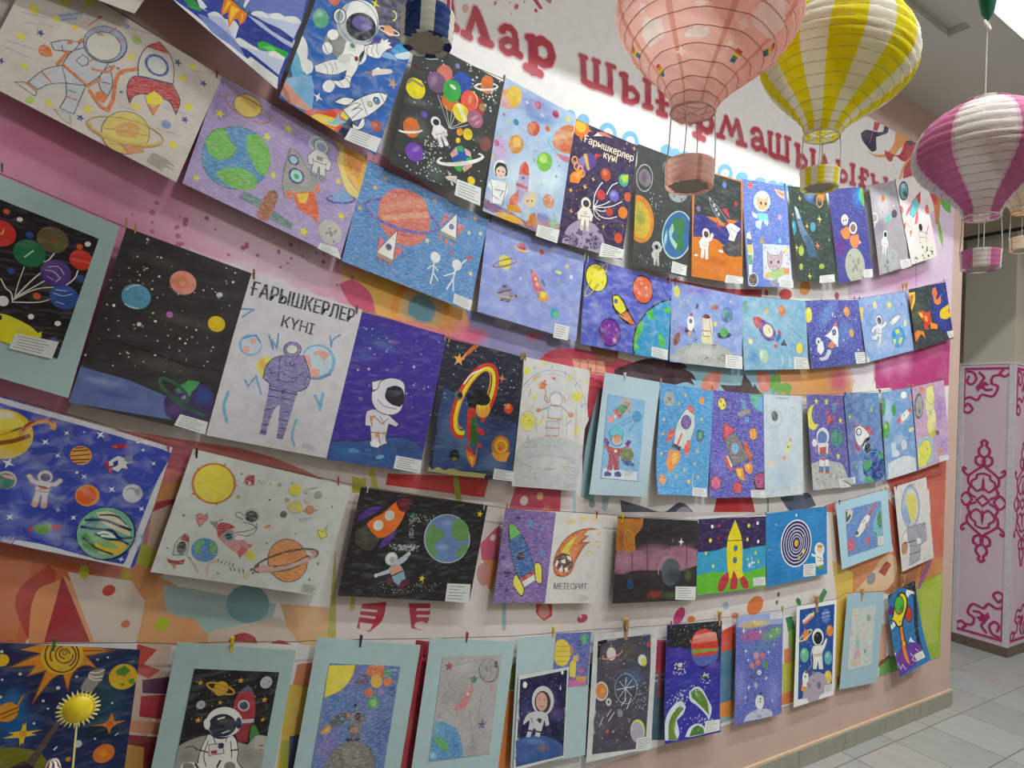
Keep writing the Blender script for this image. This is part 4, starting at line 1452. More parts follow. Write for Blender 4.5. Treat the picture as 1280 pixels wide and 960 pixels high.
  ('sheet', 'gouache', '48379a', ((0.5478,-0.0279,1.8008),(0.0009905,-0.0000006,-0.0001366),(-0.0001422,-0.0000047,-0.0009899),278.8,420.8,None), '''w 3c4c98 77 65 118 41 3.14 0.8
w 6478c0 92 79 53 23 -3.06 0.5
w b07098 119 61 24 9 3.05 0.5
w 5060b0 40 116 46 34 -3.08 0.6
w 503090 171 269 86 69 3.01 0.6
d c8b8d8 36 20 22 260 18 283 248 25 206 2.3
4 e8c8c8 195 117 7.1
4 e0d0e0 63 154 6.8
4 d8c8e0 33 163 5.6
4 d0c0e0 54 96 5.7
o 7c6c94 57.8 241 6.2
o 7c6c94 240.3 173.3 4.8
o 7c6c94 214.8 235.3 3.5
f 3c5c98 4 367 82 360 137 339 209 327 272 346 283 368 286 419 -6 421 3 390
w 305078 216 355 62 23 3.07 0.8
w 3c78b0 43 394 45 22 3.09 0.7
l 283c58 2.7 1 370 81 355 149 336 222 326 275 349
e 5890b0 70 386 16.1 6.6 -3.12
e 70b0c8 149 392 13 5.8 2.84
e 4878a8 110 378 10.5 4.5 3.00
f d8d4dc 83 271 102 262 140 266 161 277 185 290 178 300 155 295 154 319 156 342 164 349 148 358 137 365 112 361 112 349 101 311 87 313 82 286
L 504858 2.3 83 271 102 262 140 266 161 277 185 290 178 300 155 295 154 319 156 342 164 349 148 358 137 365 112 361 112 349 101 311 87 313 82 286
l 706478 2.3 95 283 107 310
l 706478 2.3 106 281 135 299 149 282
l 706478 2.3 128 323 141 356
l 706478 2.3 108 327 153 325
l 706478 1.7 124 278 141 298
f e89838 98 283 106 280 107 295 100 294
f e89838 120 330 131 326 137 336 125 340
f e89838 140 321 151 319 150 328
f f0ecf0 111 355 127 347 141 356 137 367 116 365
f e4e0e8 79 188 113 172 120 203 86 210
L 504858 2.3 79 188 113 172 120 203 86 210
f e0dce4 103 183 130 165 168 166 181 184 185 231 178 256 153 269 115 265 92 243 85 216 101 201
L 504858 2.3 103 183 130 165 168 166 181 184 185 231 178 256 153 269 115 265 92 243 85 216 101 201
f 302c38 127 195 152 183 176 191 186 224 178 241 149 238 127 222
w 4c4858 158 206 18 14 2.95
l a098b0 3.4 108 234 129 247 167 249'''),
  ], ['196 380 278 382 282 421 195 418']),
 (2, 'ringed rainbow planet painting', 'dark painting of a planet with thick red and yellow rings and a red rocket below', None, None, [
  ('sheet', 'gouache', '2e3040', ((0.8138,-0.0279,1.7571),(0.0009947,-0.0000005,-0.0001038),(-0.0000546,-0.0000048,-0.0009985),296.2,407.9,None), '''f 3c5080 21 152 121 171 214 207 300 220 304 375 13 400 12 238
w 2c2c40 229 205 89 82 1.60 0.8
w 6888a8 111 310 73 42 1.44 0.6
w 5878a0 52 281 85 41 1.55 0.6
w 6888b0 218 353 66 44 3.04 0.6
d d0d4d0 40 17 17 282 19 282 197 26 187 2.2
f c86838 76 36 107 1 128 -3 102 24 83 42
f e89848 58 61 85 28 78 51
5 f0b050 61 56 20.8
4 d87848 221 85 16.6
o d84838 258 176.3 16.7
o f08838 254.9 169.6 9
r d84030 132 170 127.6 57.2 1.98 12.4 -24 291
r f0e030 132 171 114.5 44.9 1.97 13.6 -24 286
r f0a038 129 167 102.7 35.4 1.96 5 -13 282
l f0f0e0 4.9 87 127 111 92 145 72
e 242428 143 168 40.4 32.3 2.91
e f0a838 164 193 27.6 26 1.71
f f0e040 141 181 154 204 155 178 168 198 172 169 190 192 179 168 150 170
e 242428 149 160 38.2 22.9 -3.07
e 6c7068 73 166 15.4 14.5 2.59
o 242428 77.9 163.1 8.6
f d03830 110 201 131 192 142 218 137 238 128 307 118 284
f 3c6838 125 227 145 218 160 303 133 316
f d03830 153 248 180 263 175 276 152 267
f d03830 159 297 177 307 172 314 161 313
f d03830 121 308 145 330 151 348 124 333
f f08030 120 327 154 341 160 303 157 366 148 379 127 351
f f0d040 133 344 150 348 147 370
o d09030 243.3 300.1 33
r b87028 244 296 30.1 27.9 3.01 5.1
r e8c040 245 300 19.5 19 3.01 5.1
o e85838 241.9 306.7 7.6
f e8a038 210 322 244 324 281 313 270 347 232 345
o 24282c 82.3 348.9 18.2
w 788048 84 359 15 8 3.03
f a8a870 -6 405 2 390 13 400 32 389 53 396 79 388 107 393 150 392 201 393 195 406 109 408'''),
  ], ['229 372 304 374 304 406 226 406']),
 (2, 'faint pencil astronaut sketch', 'white sheet with a faint pencil sketch of an astronaut among yellow stars', None, None, [
  ('sheet', 'crayon', 'dddcd8', ((1.1133,-0.028,1.7271),(0.0009974,0,-0.0000731),(-0.0000509,-0,-0.0009987),276.7,422.4,None), '''w c8d0e0 126 113 99 86 2.96 0.4
r 98a8d0 126 169 151.9 141.2 2.49 2.5 50 210
r a8b4d0 126 169 137.6 127.9 2.36 1.8 58 218
o e8e040 37.1 208.2 26.4
r c8b830 37 208 33.7 29 1.42 2.4
d b0a030 20 12 183 55 178 62 232 19 237 2.4
o e8e040 14.2 43.9 12
o e8e040 191.8 41.8 8.8
o e8e040 76.5 7.8 7.3
o e8e040 265.3 45.2 7
o e8e040 88.5 204.5 7.3
o e8e040 54.7 126.2 7.9
5 f0e838 242 217 19
e e8d850 231 98 23.9 16.6 2.86
f f0b858 37 65 68 44 62 58 42 73
f e07048 72 78 89 60 98 74 87 94 63 94
f d8dce8 87 72 118 49 131 56 106 76
f d86058 111 50 130 47 129 60
f f0c040 61 79 77 83 64 97
l c87058 3.7 89 87 96 105 94 127 110 137
l 6880c0 2.4 37 34 43 24
l 6880c0 2.4 66 88 72 72
l 6880c0 2.4 30 127 35 102
l 6880c0 2.5 107 19 113 9
l 6880c0 2.5 215 66 221 52
l 6880c0 2.5 200 198 214 183
l 6880c0 2.4 11 87 18 77
l 6880c0 2.5 169 19 167 32
l 6880c0 2.5 248 135 262 120
l 6880c0 2.4 91 192 98 182
l a8a8b0 2.4 74 237 68 189
l a8a8b0 2.5 202 248 192 173
l a8a8b0 2.5 241 244 229 131
l a8a8b0 1.8 43 167 54 136
l 707480 2.4 42 276 43 252
o b4b8c4 140.4 120.5 28.5
o e4e4e4 141.2 120.4 24.8
r 88a0c8 141 122 26.1 23.5 2.96 2.5
l d88058 3.7 100 117 110 134
l d88058 3.7 172 107 181 124
l d88058 3.7 122 142 161 141
f d8dce0 115 146 169 142 174 182 116 186
f d0d4dc 114 198 160 193 169 233 143 245 114 226
L 98a0b0 2.5 115 146 169 142 173 188 113 186
L 98a0b0 2.4 110 199 163 193 167 242 116 244
l 98a0b0 3.7 112 152 80 166
l 98a0b0 3.7 173 144 203 163
e e08058 74 166 8.9 7.3 3.01
e e08058 210 165 11.9 9.4 3.02
l e0a060 4.9 116 186 163 186
l d88858 3.7 111 220 167 217
e d89878 120 247 12.1 4.9 3.04
e d89878 152 245 10.7 4.3 3.04
f c4c8c8 6 304 62 262 151 247 247 256 279 265 268 422 10 418
w d8d8d4 147 340 122 49 3.13 0.8
l 98a4b8 2.4 55 323 143 310 247 319
l 9ca0a4 2.4 22 344 74 358 61 371
l 9ca0a4 2.4 119 355 164 354 112 364
l 9ca0a4 2.4 30 296 80 285 65 280
L 9ca0a4 1.9 202 345 226 341 227 351 205 354
L 9ca0a4 1.9 230 346 254 343 251 354 231 355
L 9ca0a4 1.9 213 369 253 369 246 379 216 378
L 9ca0a4 1.9 231 324 252 325 240 331
l 9ca0a4 1.8 27 386 94 393 77 376 106 371
l 9ca0a4 1.8 102 283 162 277 156 284
l 9ca0a4 1.8 35 274 43 258 53 275
cap 196 392 269 397 268 424 196 418 5'''),
  ], []),
 (2, 'mounted red suit astronaut', 'drawing of a red-suited astronaut with raised purple gloves on a pale blue mount', ('b8d0dc',), ((1.455,-0.029,1.7063),(0.0009989,-0.0000002,-0.0000507),(-0.0000968,-0.0000045,-0.0009954),274.4,434.7,None), [
  ('sheet', 'crayon', '7cb8e4', ((1.4746,-0.0305,1.631),(0.0009971,-0.0000003,-0.0000734),(-0.0000476,-0.0000045,-0.0009987),181.7,299.5,None), '''w c0dcf0 89 178 89 73 3.08 0.6
f d8e4f0 8 265 172 265 176 299 6 300
M 90 30 33.3 b0b0ac 747474 4
f 40a060 47 50 72 30 93 41 75 60 55 76
f d84850 31 59 47 47 77 73 60 82
f e8e8e8 33 75 50 70 43 87
f f0a090 7 82 32 72 35 98 14 104
l 305040 2.6 31 59 72 30 93 41 60 82
e 3c94c8 147 64 22 21.6 2.88
r 2c78a8 147 64 20.2 18.9 2.98 2.7
l 3c94c8 4 135 73 81 106
l 3c94c8 4 146 82 114 122
l 3c94c8 2.7 126 67 83 89
l 88b8e0 3.4 163 28 184 12
f b04858 10 180 46 189 90 185 115 169 125 175 101 204 76 219 83 265 60 270 52 241 49 271 25 270 28 217 3 187
f 5c3898 -5 162 8 157 27 171 20 185 7 183
f 5c3898 97 171 113 153 132 157 120 175
f 3c4090 14 280 30 273 48 281 45 291 15 293
f 3c4090 61 277 82 271 97 281 93 290 65 290
l 8c3048 2.6 28 217 101 204
l 8c3048 2.6 51 195 57 248
f f0e8c0 51 195 64 194 66 204 53 206
e 2c90b8 54 139 36.7 26.3 3.04
f 54c4d8 24 145 30 122 55 114 80 119 87 142
e e8a878 58 156 21 17.1 3.07
f c87848 41 147 58 138 76 143 72 150 46 151
o 303030 51.2 157 2
o 303030 66.1 156.2 2
l 2c90b8 4.6 27 158 40 177 63 181 84 172 88 152
l c84848 1.3 54 165 64 164
e 7c8848 116 209 32.3 26.6 3.11
r 485830 116 209 18 16 -3.13 3.3
f 3858a0 86 225 150 233 156 247 106 244
f c8d0b0 135 221 154 233 146 237
cap 103 260 167 259 165 286 102 287 5'''),
  ], []),
 (2, 'tall white rocket on sky blue', 'sky-blue drawing of a white rocket with purple window and orange flame', None, None, [
  ('sheet', 'crayon', '3f9bd8', ((1.7346,-0.029,1.6925),(0.0009987,-0.0000005,-0.0000503),(-0.0000266,-0.0000093,-0.0009996),297.3,421.0,(0.4472, -0.8944, 0.3, 1.0, 22.0, 0.0)), '''w 5cb4e8 130 329 126 49 3.09 0.5
w 3088c8 41 201 121 51 1.48 0.5
M 50 59 27.9 a8a8a4 5c5c5c 6
o f0a030 230.9 44.9 15.1
o e89838 33.3 366.1 18.9
l c86828 2.3 8 358 60 359
l c86828 2.3 12 376 56 371
5 f0c830 137 33 9.9
5 e0c858 102 70 9.2
5 f0d030 28 139 8.4
5 f0d030 237 118 9.5
5 d8c860 29 192 8.4
5 e0d050 223 246 11.3
5 e0d050 26 269 9.6
5 e0c850 212 296 9.3
5 f0d840 156 323 9.8
5 e0b850 113 354 9.7
5 f0e040 184 368 13.5
5 e0d050 235 349 9.4
5 b0c870 89 388 7.1
e 286c80 234 184 26.4 23.9 1.46
f 58b078 224 173 237 166 244 191 228 198
f cfd8d8 144 87 195 107 199 150 173 221 135 243 86 234 100 147
f e06038 173 65 195 104 144 87
f e06038 47 225 60 181 89 170 80 207
f e06038 163 206 180 208 180 239 165 271 147 242
f d84838 125 182 134 184 113 235 103 230
f 2c3440 81 222 132 237 128 254 78 238
e 38305c 149 138 28.5 28.4 2.32
e 7448a0 149 138 24.7 23.1 1.52
f f09030 70 247 128 255 126 286 77 341 53 303
f f0c040 89 258 119 262 105 300 80 307
f f07030 75 295 88 301 77 338
l 405058 1.9 144 87 100 147 86 228
l 405058 1.9 195 107 199 150 173 221
l e8f0f0 2.5 206 337 205 387'''),
  ], ['207 389 288 390 295 425 203 421']),
 (2, 'grey rocket on purple drawing', 'purple-blue drawing of a grey rocket with a red nose among yellow and pink planets', None, None, [
  ('sheet', 'crayon', '5450b8', ((2.0152,-0.029,1.6848),(0.001,-0,-0.0000019),(0.0000484,-0.0000045,-0.0009987),345.0,437.4,None), '''w 3c3c9c 110 66 80 77 2.43 0.5
w 7070d0 74 288 103 77 2.48 0.6
w 4848a8 256 259 88 64 2.88 0.5
o 1c1c20 68.2 53.4 27.2
o f0dc40 68.2 53.4 24
o a87830 60.3 42.9 6.5
o a87830 80 57.9 5.8
o a87830 55.9 69 5.2
o a87830 84.6 38 3.9
f 50a890 241 1 329 -3 332 73 295 69 252 37
f 58b0d8 267 6 329 12 332 70 294 55
f 5cb860 278 9 304 20 289 42
f 98908c 165 82 242 61 250 81 176 103
l 403c40 2 190 76 201 97
l 403c40 2 216 70 227 89
f 58a8d0 189 28 215 28 219 66 195 67
f 58a8d0 211 103 237 99 243 122 217 126
l 283048 2 190 41 218 39
l 283048 2 190 54 219 53
l 283048 2 202 27 206 67
l 283048 2 227 100 230 124
o 1c1c20 269.8 169.2 27.6
o f0a838 269.8 169.2 24.9
l c86828 4 243 155 249 185
l c86828 4 264 148 267 192
l c86828 4.1 285 150 291 184
l 202028 2.6 71 104 86 129
f d84050 81 126 156 159 78 201
f 787474 83 201 156 169 245 273 144 310
l 202028 2.6 81 126 156 159 78 201 81 126
l 202028 2.6 83 201 144 310 245 273 156 169
e c84040 153 233 28.1 27.6 2.95
e 68b8e0 153 233 23.7 23.1 1.68
l 4088c0 3.3 138 245 167 221
f d85038 203 200 223 206 261 252 272 276 251 286 214 233
f d85038 84 262 99 265 134 314 124 327 94 295
f f0d8c0 99 265 108 265 139 307 129 314
l 202028 2 203 200 261 252 272 279
o 70503c 144.3 330.1 9.2
o 70503c 261.2 275.8 9.4
f f09030 154 314 205 313 221 370 175 356
f f0d030 164 320 195 320 195 350 175 350
f f09030 210 300 256 289 269 319 252 343 220 326
f f0d030 220 303 246 296 246 326
l 202028 2 154 314 175 356 221 370 205 313
e 1c1c20 36 375 32.5 29.4 -3.03
e d85898 36 375 28.7 26.9 -2.97
l f09048 5.1 28 353 57 379 57 392
e 282030 171 396 30.3 26.3 -3.05
e d84048 171 396 26.3 23.7 -3.02
f 1c1c20 273 353 299 336 353 329 362 404 295 404 273 380
f b03078 278 354 301 341 353 334 362 401 298 399
d e8a0c0 12 289 346 353 339 354 394 290 394 2.7'''),
  ], ['255 407 349 408 357 443 259 438']),
 (2, 'pale pencil rocket sketch', 'pale sheet with a dark round visor drawn large and a small green rocket', None, None, [
  ('sheet', 'crayon', 'c6d4de', ((2.3512,-0.029,1.6896),(0.0009994,0.0000002,0.0000372),(0.0000846,-0.0000044,-0.0009964),278.1,448.7,None), '''w a8c8e0 126 364 137 77 -3.09 0.7
w b8d0e4 128 266 125 70 -3.12 0.5
t 484c54 12.7 133 14.5 -0.006 0.0 1.3 ҒАРЫШКЕР
o 50504e 76.2 93.3 23
w 787874 64 84 22 14 3.11
r a0a8b0 75 102 53.6 38.9 3.10 2.1
r b0b8c0 72 154 24.5 20.8 3.09 2.1
r b8bcc4 53 195 15.5 9.7 3.14 2.1
r b8bcc4 87 196 11.2 11.1 2.55 2.1
r 98b0a0 207 75 25.8 21.4 3.05 2.1
l 90b870 2.8 196 54 219 57
o 98b890 206.7 85.9 3.6
o a0a0a0 152.4 77.5 2.8
4 a8c080 142 40 5.6
f d8e0a0 169 207 193 203 186 246 157 267 146 245
o 587848 168.9 230.1 6.4
f e89080 175 200 195 189 195 211
f e8a0a0 181 228 192 218 188 242
f e09878 122 273 151 267 151 284 133 294
o f0d0b0 45.5 302.4 15.2
l b0b8c0 2.1 46 423 125 413 194 410'''),
  ], ['189 399 253 405 255 445 184 436']),
 (2, 'crescent moon astronaut drawing', 'drawing with a yellow crescent moon and a blue-visored astronaut standing on grey craters', None, None, [
  ('sheet', 'crayon', '5650b0', ((2.635,-0.0291,1.7066),(0.0009984,0.0000005,0.0000571),(0.0001778,-0.0000088,-0.0009839),332.2,445.6,(1.0, 0.0, 0.3, 1.0, 16.0, 0.0)), '''f e8e040 83 43 36 57 -22 104 -1 146 66 163 108 138 70 134 48 105 58 71
L b0a030 2.8 83 43 36 57 -22 104 -1 146 66 163 108 138 70 134 48 105 58 71
5 f0e838 99 30 18.4
5 f0e838 181 32 18.7
5 f0e838 285 122 19.1
5 f0e838 -28 194 19.4
5 f0e838 246 294 20.4
5 f0e838 -33 292 15.2
f 4c8cc0 217 42 249 35 265 57 230 85
f d84848 249 31 275 28 282 46 260 49
f d84848 176 71 206 78 192 92 177 85
f e06040 178 107 211 93 207 121 170 146
f d84848 228 100 248 111 238 122 214 118
e 284868 246 207 58.3 47.4 2.97
e 2f7f98 246 207 53.4 44.4 2.94
f 389870 212 186 244 176 247 201 219 230 202 215
f 389870 262 187 291 203 274 239 256 231
f b4b8b4 -83 339 3 319 110 311 208 319 281 341 334 455 -3 438 -88 380
d 8c908c 50 -61 328 282 334 319 447 20 432 6.5
d d4d8d4 50 -61 328 282 334 319 447 20 432 5.7
e e4e8ec 131 195 51 40.8 2.99
e 5078b8 126 202 38.9 32.3 2.94
f e4e4e8 84 225 175 228 162 285 89 289
f c83c40 97 247 153 245 148 279 96 279
f 8878a0 53 245 89 240 84 275 50 266
f 8878a0 167 246 192 265 187 286 161 278
e e8e8ec 56 224 26.7 18.1 3.08
f 5880b8 84 278 163 278 154 299 90 300
f c84848 101 293 143 295 129 312 105 310
f e8e8ec 93 303 129 312 121 340 83 335
f e8e8ec 135 305 166 307 161 342 133 341
f 3c78a8 83 335 119 337 113 368 76 365
f 3c78a8 132 337 166 339 164 370 130 369
f c84848 77 356 114 360 113 368 76 365
f c84848 131 361 165 363 164 371 130 371'''),
  ], ['237 405 322 406 338 448 242 449']),
 (2, 'red and white rocket painting', 'blue-grey watercolour of a white and red rocket flying up from a swirling green-blue earth', None, None, [
  ('sheet', 'water', '6888c0', ((2.9545,-0.0341,1.7381),(0.0009977,0.0000004,0.0000675),(0.0002005,-0.0000065,-0.0009798),311.7,455.3,None), '''w 58a0c8 255 42 86 68 2.90 0.6
w 8078b0 38 233 150 91 1.77 0.6
w 5070b0 62 63 82 71 2.62 0.5
w 90c0e0 109 387 91 54 1.76 0.7
5 d8d048 34 119 17.9
5 c8c050 237 88 17
5 b8b850 58 369 15
f c02c38 140 169 208 179 230 214 196 213
f c02c38 71 227 88 250 102 296 64 279
f f0f0ee 102 157 153 177 202 217 178 239 113 266 87 258 66 219 75 175
f c83040 74 160 102 157 114 165 79 175
l 202028 3 102 157 153 177 202 217 113 266 87 258 66 219 75 171
f 202028 121 259 159 230 201 224 192 239 155 253 130 286
f e8e8e8 125 274 155 253 169 257 136 290
f 202028 154 260 197 255 203 286 162 305 137 286
e 304c80 104 195 26.9 19.4 3.05
e e8f0f0 104 195 18.9 14.1 3.03
e 1c3c70 219 372 106.7 82.6 3.08
e 2458a4 219 372 98.3 77.9 3.06
f 4ca868 142 343 185 338 202 362 163 390 128 396 126 365
f 4ca868 260 304 316 314 315 338 268 343
f 4ca868 116 433 172 421 211 447 141 450
f 58b070 235 379 264 374 258 412 228 425
f 284890 194 369 253 350 309 361 287 414 240 442 199 431
r 70b0c0 214 374 92.7 76.2 3.03 4.6 12 132'''),
  ], ['-67 419 38 416 38 448 1 451']),
 (2, 'moon landing watercolour', 'pale blue watercolour of a white moon surface and a small red-nosed rocket', None, None, [
  ('sheet', 'water', '7ca4d4', ((3.3002,-0.0293,1.7646),(0.0009885,0.0000013,0.0001505),(0.0001631,-0.0000086,-0.0009866),327.9,455.3,None), '''w b0d0e8 55 113 101 74 1.70 0.8
w 6090c8 257 230 97 95 1.66 0.5
w c8dce8 159 267 92 40 -3.02 0.6
w 90b8dc 64 302 59 47 -2.98 0.6
e 50a060 8 77 46.4 26.1 1.69
e 48a058 114 100 34.6 21 1.69
e 58a858 31 200 46.6 32.3 1.68
w c8d860 26 180 20 20 -3.07
e f0f0f0 224 33 31.1 19.2 -3.08
e e0a0a0 301 52 22.3 19.4 3.14
f e8ece8 197 135 254 112 294 111 276 135 208 172 179 157
f d86048 254 112 295 108 292 128 268 134
f d86858 157 147 188 142 169 180 139 173
o c04040 216.6 140.9 4.8
f e0a0a0 162 171 201 171 183 193
e d8d8a0 281 225 32.7 12.1 3.08
f d8e0e4 23 375 118 361 211 358 307 383 305 452 22 458
d a8b0b8 12 39 385 295 389 288 446 33 447 4.8
f c8d8e8 67 271 113 269 120 341 73 351
e d8e0ec 113 332 33.3 18.9 -3.00
e d8e0ec 199 296 28 27.1 -2.82'''),
  ], ['244 415 303 415 306 450 248 448']),
 (2, 'lilac and yellow creature drawing', 'lilac watercolour with tangled yellow-green figures and a grey cratered moon, rightmost of the third string', None, None, [
  ('sheet', 'water', 'c4a4c8', ((3.5975,-0.0353,1.8112),(0.0009812,0.0000013,0.0001932),(0.0002115,-0.0000065,-0.0009774),335.3,455.1,(1.0, 0.0, 0.01, 0.7, 0.0, 12.0)), '''w a878b8 273 161 127 86 1.70 0.8
w d8a8b8 91 252 99 82 -2.99 0.6
w b090c8 275 367 85 72 1.62 0.7
e 6c6c6c 56 110 69.6 48.7 1.75
e a4a8a4 61 111 57.3 35.8 1.74
w 787878 60 140 26 25 -3.14
f e8e090 162 20 232 12 237 88 221 137 237 199 199 269 146 278 130 225 162 179 129 124 138 67
e e0e0a8 178 155 40.6 36.7 -3.08
L 807830 3.3 162 20 232 12 237 88 197 125 151 94 138 67
l 605c38 2.5 151 144 198 168
l 605c38 2.5 155 170 211 144
f d0c848 146 278 227 257 202 304 151 304
f 8c6a48 218 264 264 288 246 302 214 289
4 403840 240 285 25.3 0.5
f a8c8d8 19 290 120 286 184 309 175 418 93 450 -7 435
f e0e058 30 325 84 301 148 320 156 381 95 437 3 441 1 386
l 708040 3.3 30 325 84 301 148 320 156 381 95 437
o 404840 116.8 357.1 5
o d8a038 256.2 395.2 16.9
l b0803c 3.4 223 393 292 400
o 604858 294.2 348.9 5.1
o 604858 275.1 367.4 4.2
e d88850 102 29 23.1 21.3 3.05
l 8c7880 3.3 31 12 90 53
l 8c7880 2.5 227 45 269 84
d 705868 30 47 14 305 12 307 442 15 422 2.5'''),
  ], ['236 421 321 425 325 453 240 452 2']),
 (3, 'blue painting with yellow ringed planet', 'blue painting of a yellow ringed planet, striped green planet and floating astronaut', None, None, [
  ('sheet', 'water', '3e4cae', ((-0.2551,-0.0272,1.5213),(0.0009558,-0.0000041,-0.0002941),(-0.000202,-0.0000135,-0.0009792),388.4,290.4,None), '''f d0d0d8 -9 4 397 -4 400 27 386 13 319 11 194 11 44 14
f d0d4da 397 -4 380 295 360 293 367 274 378 92 390 25
f d4d4dc 9 286 380 295 374 284 316 286 196 278 124 283
w 5c6cc8 130 156 84 32 1.42 0.6
w 2c3898 230 199 69 38 1.40 0.7
w 6878cc 134 242 65 21 1.56 0.6
w 303c98 343 234 49 27 2.92 0.6
w 5868c4 242 303 76 17 -3.12 0.6
o e0c030 68.7 74 51.8
f e8d858 17 44 69 25 100 45 66 66 25 71
f e0d8b8 49 32 76 27 72 37 53 44
l a89430 2.5 57 84 89 58 102 50
l 90502c 9.1 61 97 86 84 110 65
l 303060 2.1 80 64 100 45
r d89838 123 47 30.7 17.3 2.39 11.1 6 216
r 983c38 122 43 29.4 16.4 2.35 5.1 26 186
o e09c40 214.9 74.4 21.1
l 60341c 2.6 198 70 224 59
l 60341c 2.6 198 81 231 67
l 60341c 2.6 202 89 232 78
l 60341c 2.6 209 94 228 86
l 60341c 2.2 201 62 215 56
o e09038 252 155.6 23.8
o e06430 250.1 156.1 19.4
o c8cccc 337.3 126.3 20.9
w 888c8c 347 120 14 11 1.26
l 707470 2.3 322 123 333 115 348 125
o 202430 312 226.8 59.7
o 78b498 311 226.1 57
f d8d0a8 278 186 309 178 344 196 362 220 337 217 301 207
f 48907c 262 227 273 196 292 205 286 225
f 5c9c50 265 244 276 232 314 250 305 275 277 263
f e0b840 292 246 319 240 361 239 351 264 320 271 301 262
f 88b878 272 233 310 237 348 251 333 257 294 250
l 202c60 5.7 265 208 299 199 329 203 356 207
l 202c60 5.7 262 224 289 222 321 218 341 230 363 224
l 202c60 4.4 292 233 318 238 343 234 361 239
l 2c4c50 3.9 272 247 301 262 336 268
l f0f0e8 4 296 230 310 224 329 230 305 234
l 202c60 3.6 288 190 319 184 344 196
o c8bcc0 99.5 164.9 19.2
o 4c8878 98.5 167.4 16.7
f e8a8b0 86 156 107 154 113 161 94 160
4 e8ecf4 238 19 10.7 0.4
4 e8ecf4 143 67 8.6 0.4
4 e8ecf4 175 36 7 0.3
4 e8ecf4 173 88 6.9 0.3
4 c8d0e8 234 117 7.9 0.4
4 e8ecf4 294 129 8.1 0.4
4 e8ecf4 360 48 6.5 0.4
4 e8ecf4 330 25 5.5
4 e8ecf4 365 155 7.3 0.3
4 e8ecf4 240 209 7 0.5
4 e8ecf4 128 237 8.4 0.4
4 a8b4e0 207 200 6
4 e8ecf4 357 275 7.2
4 b8c0e0 206 23 4.4
4 e8ecf4 93 130 12.5 0.2
o d8dce8 218.3 112.4 3.1
w 8c98d8 169 162 47 40 1.26 0.6
A 167 163 76 -0.11 d8d0d0 6c6c90 c8a8a0 8c8090 #2
l a83c48 3.4 158 161 176 161
f a03040 264 39 277 27 299 23 299 29 276 40
f d86848 264 39 274 31 279 36
f d8d4d4 269 73 285 54 298 54 312 45 316 58 305 66 312 76 300 77 295 88 281 85 285 75 274 81
e 7c88a8 307 53 9 8.2 2.76
f a83038 264 79 269 70 274 81 270 89
f c05048 275 85 280 81 284 94 277 94
f 303c90 279 70 287 62 290 73 284 80
w 98a4e0 198 247 40 25 3.04 0.5
f 68a040 173 249 181 239 190 238 193 231 206 234 207 243 199 256 186 257
f c84858 166 253 173 245 175 257 170 259
f c03848 205 237 217 231 227 233 219 240 209 244
d f0f0f4 14 309 5 334 4 336 11 311 14 2.3'''),
  ], []),
 (3, 'solar doodles drawing', 'white drawing with a big yellow sun, orange ringed planet and a pink rocket with rider', None, None, [
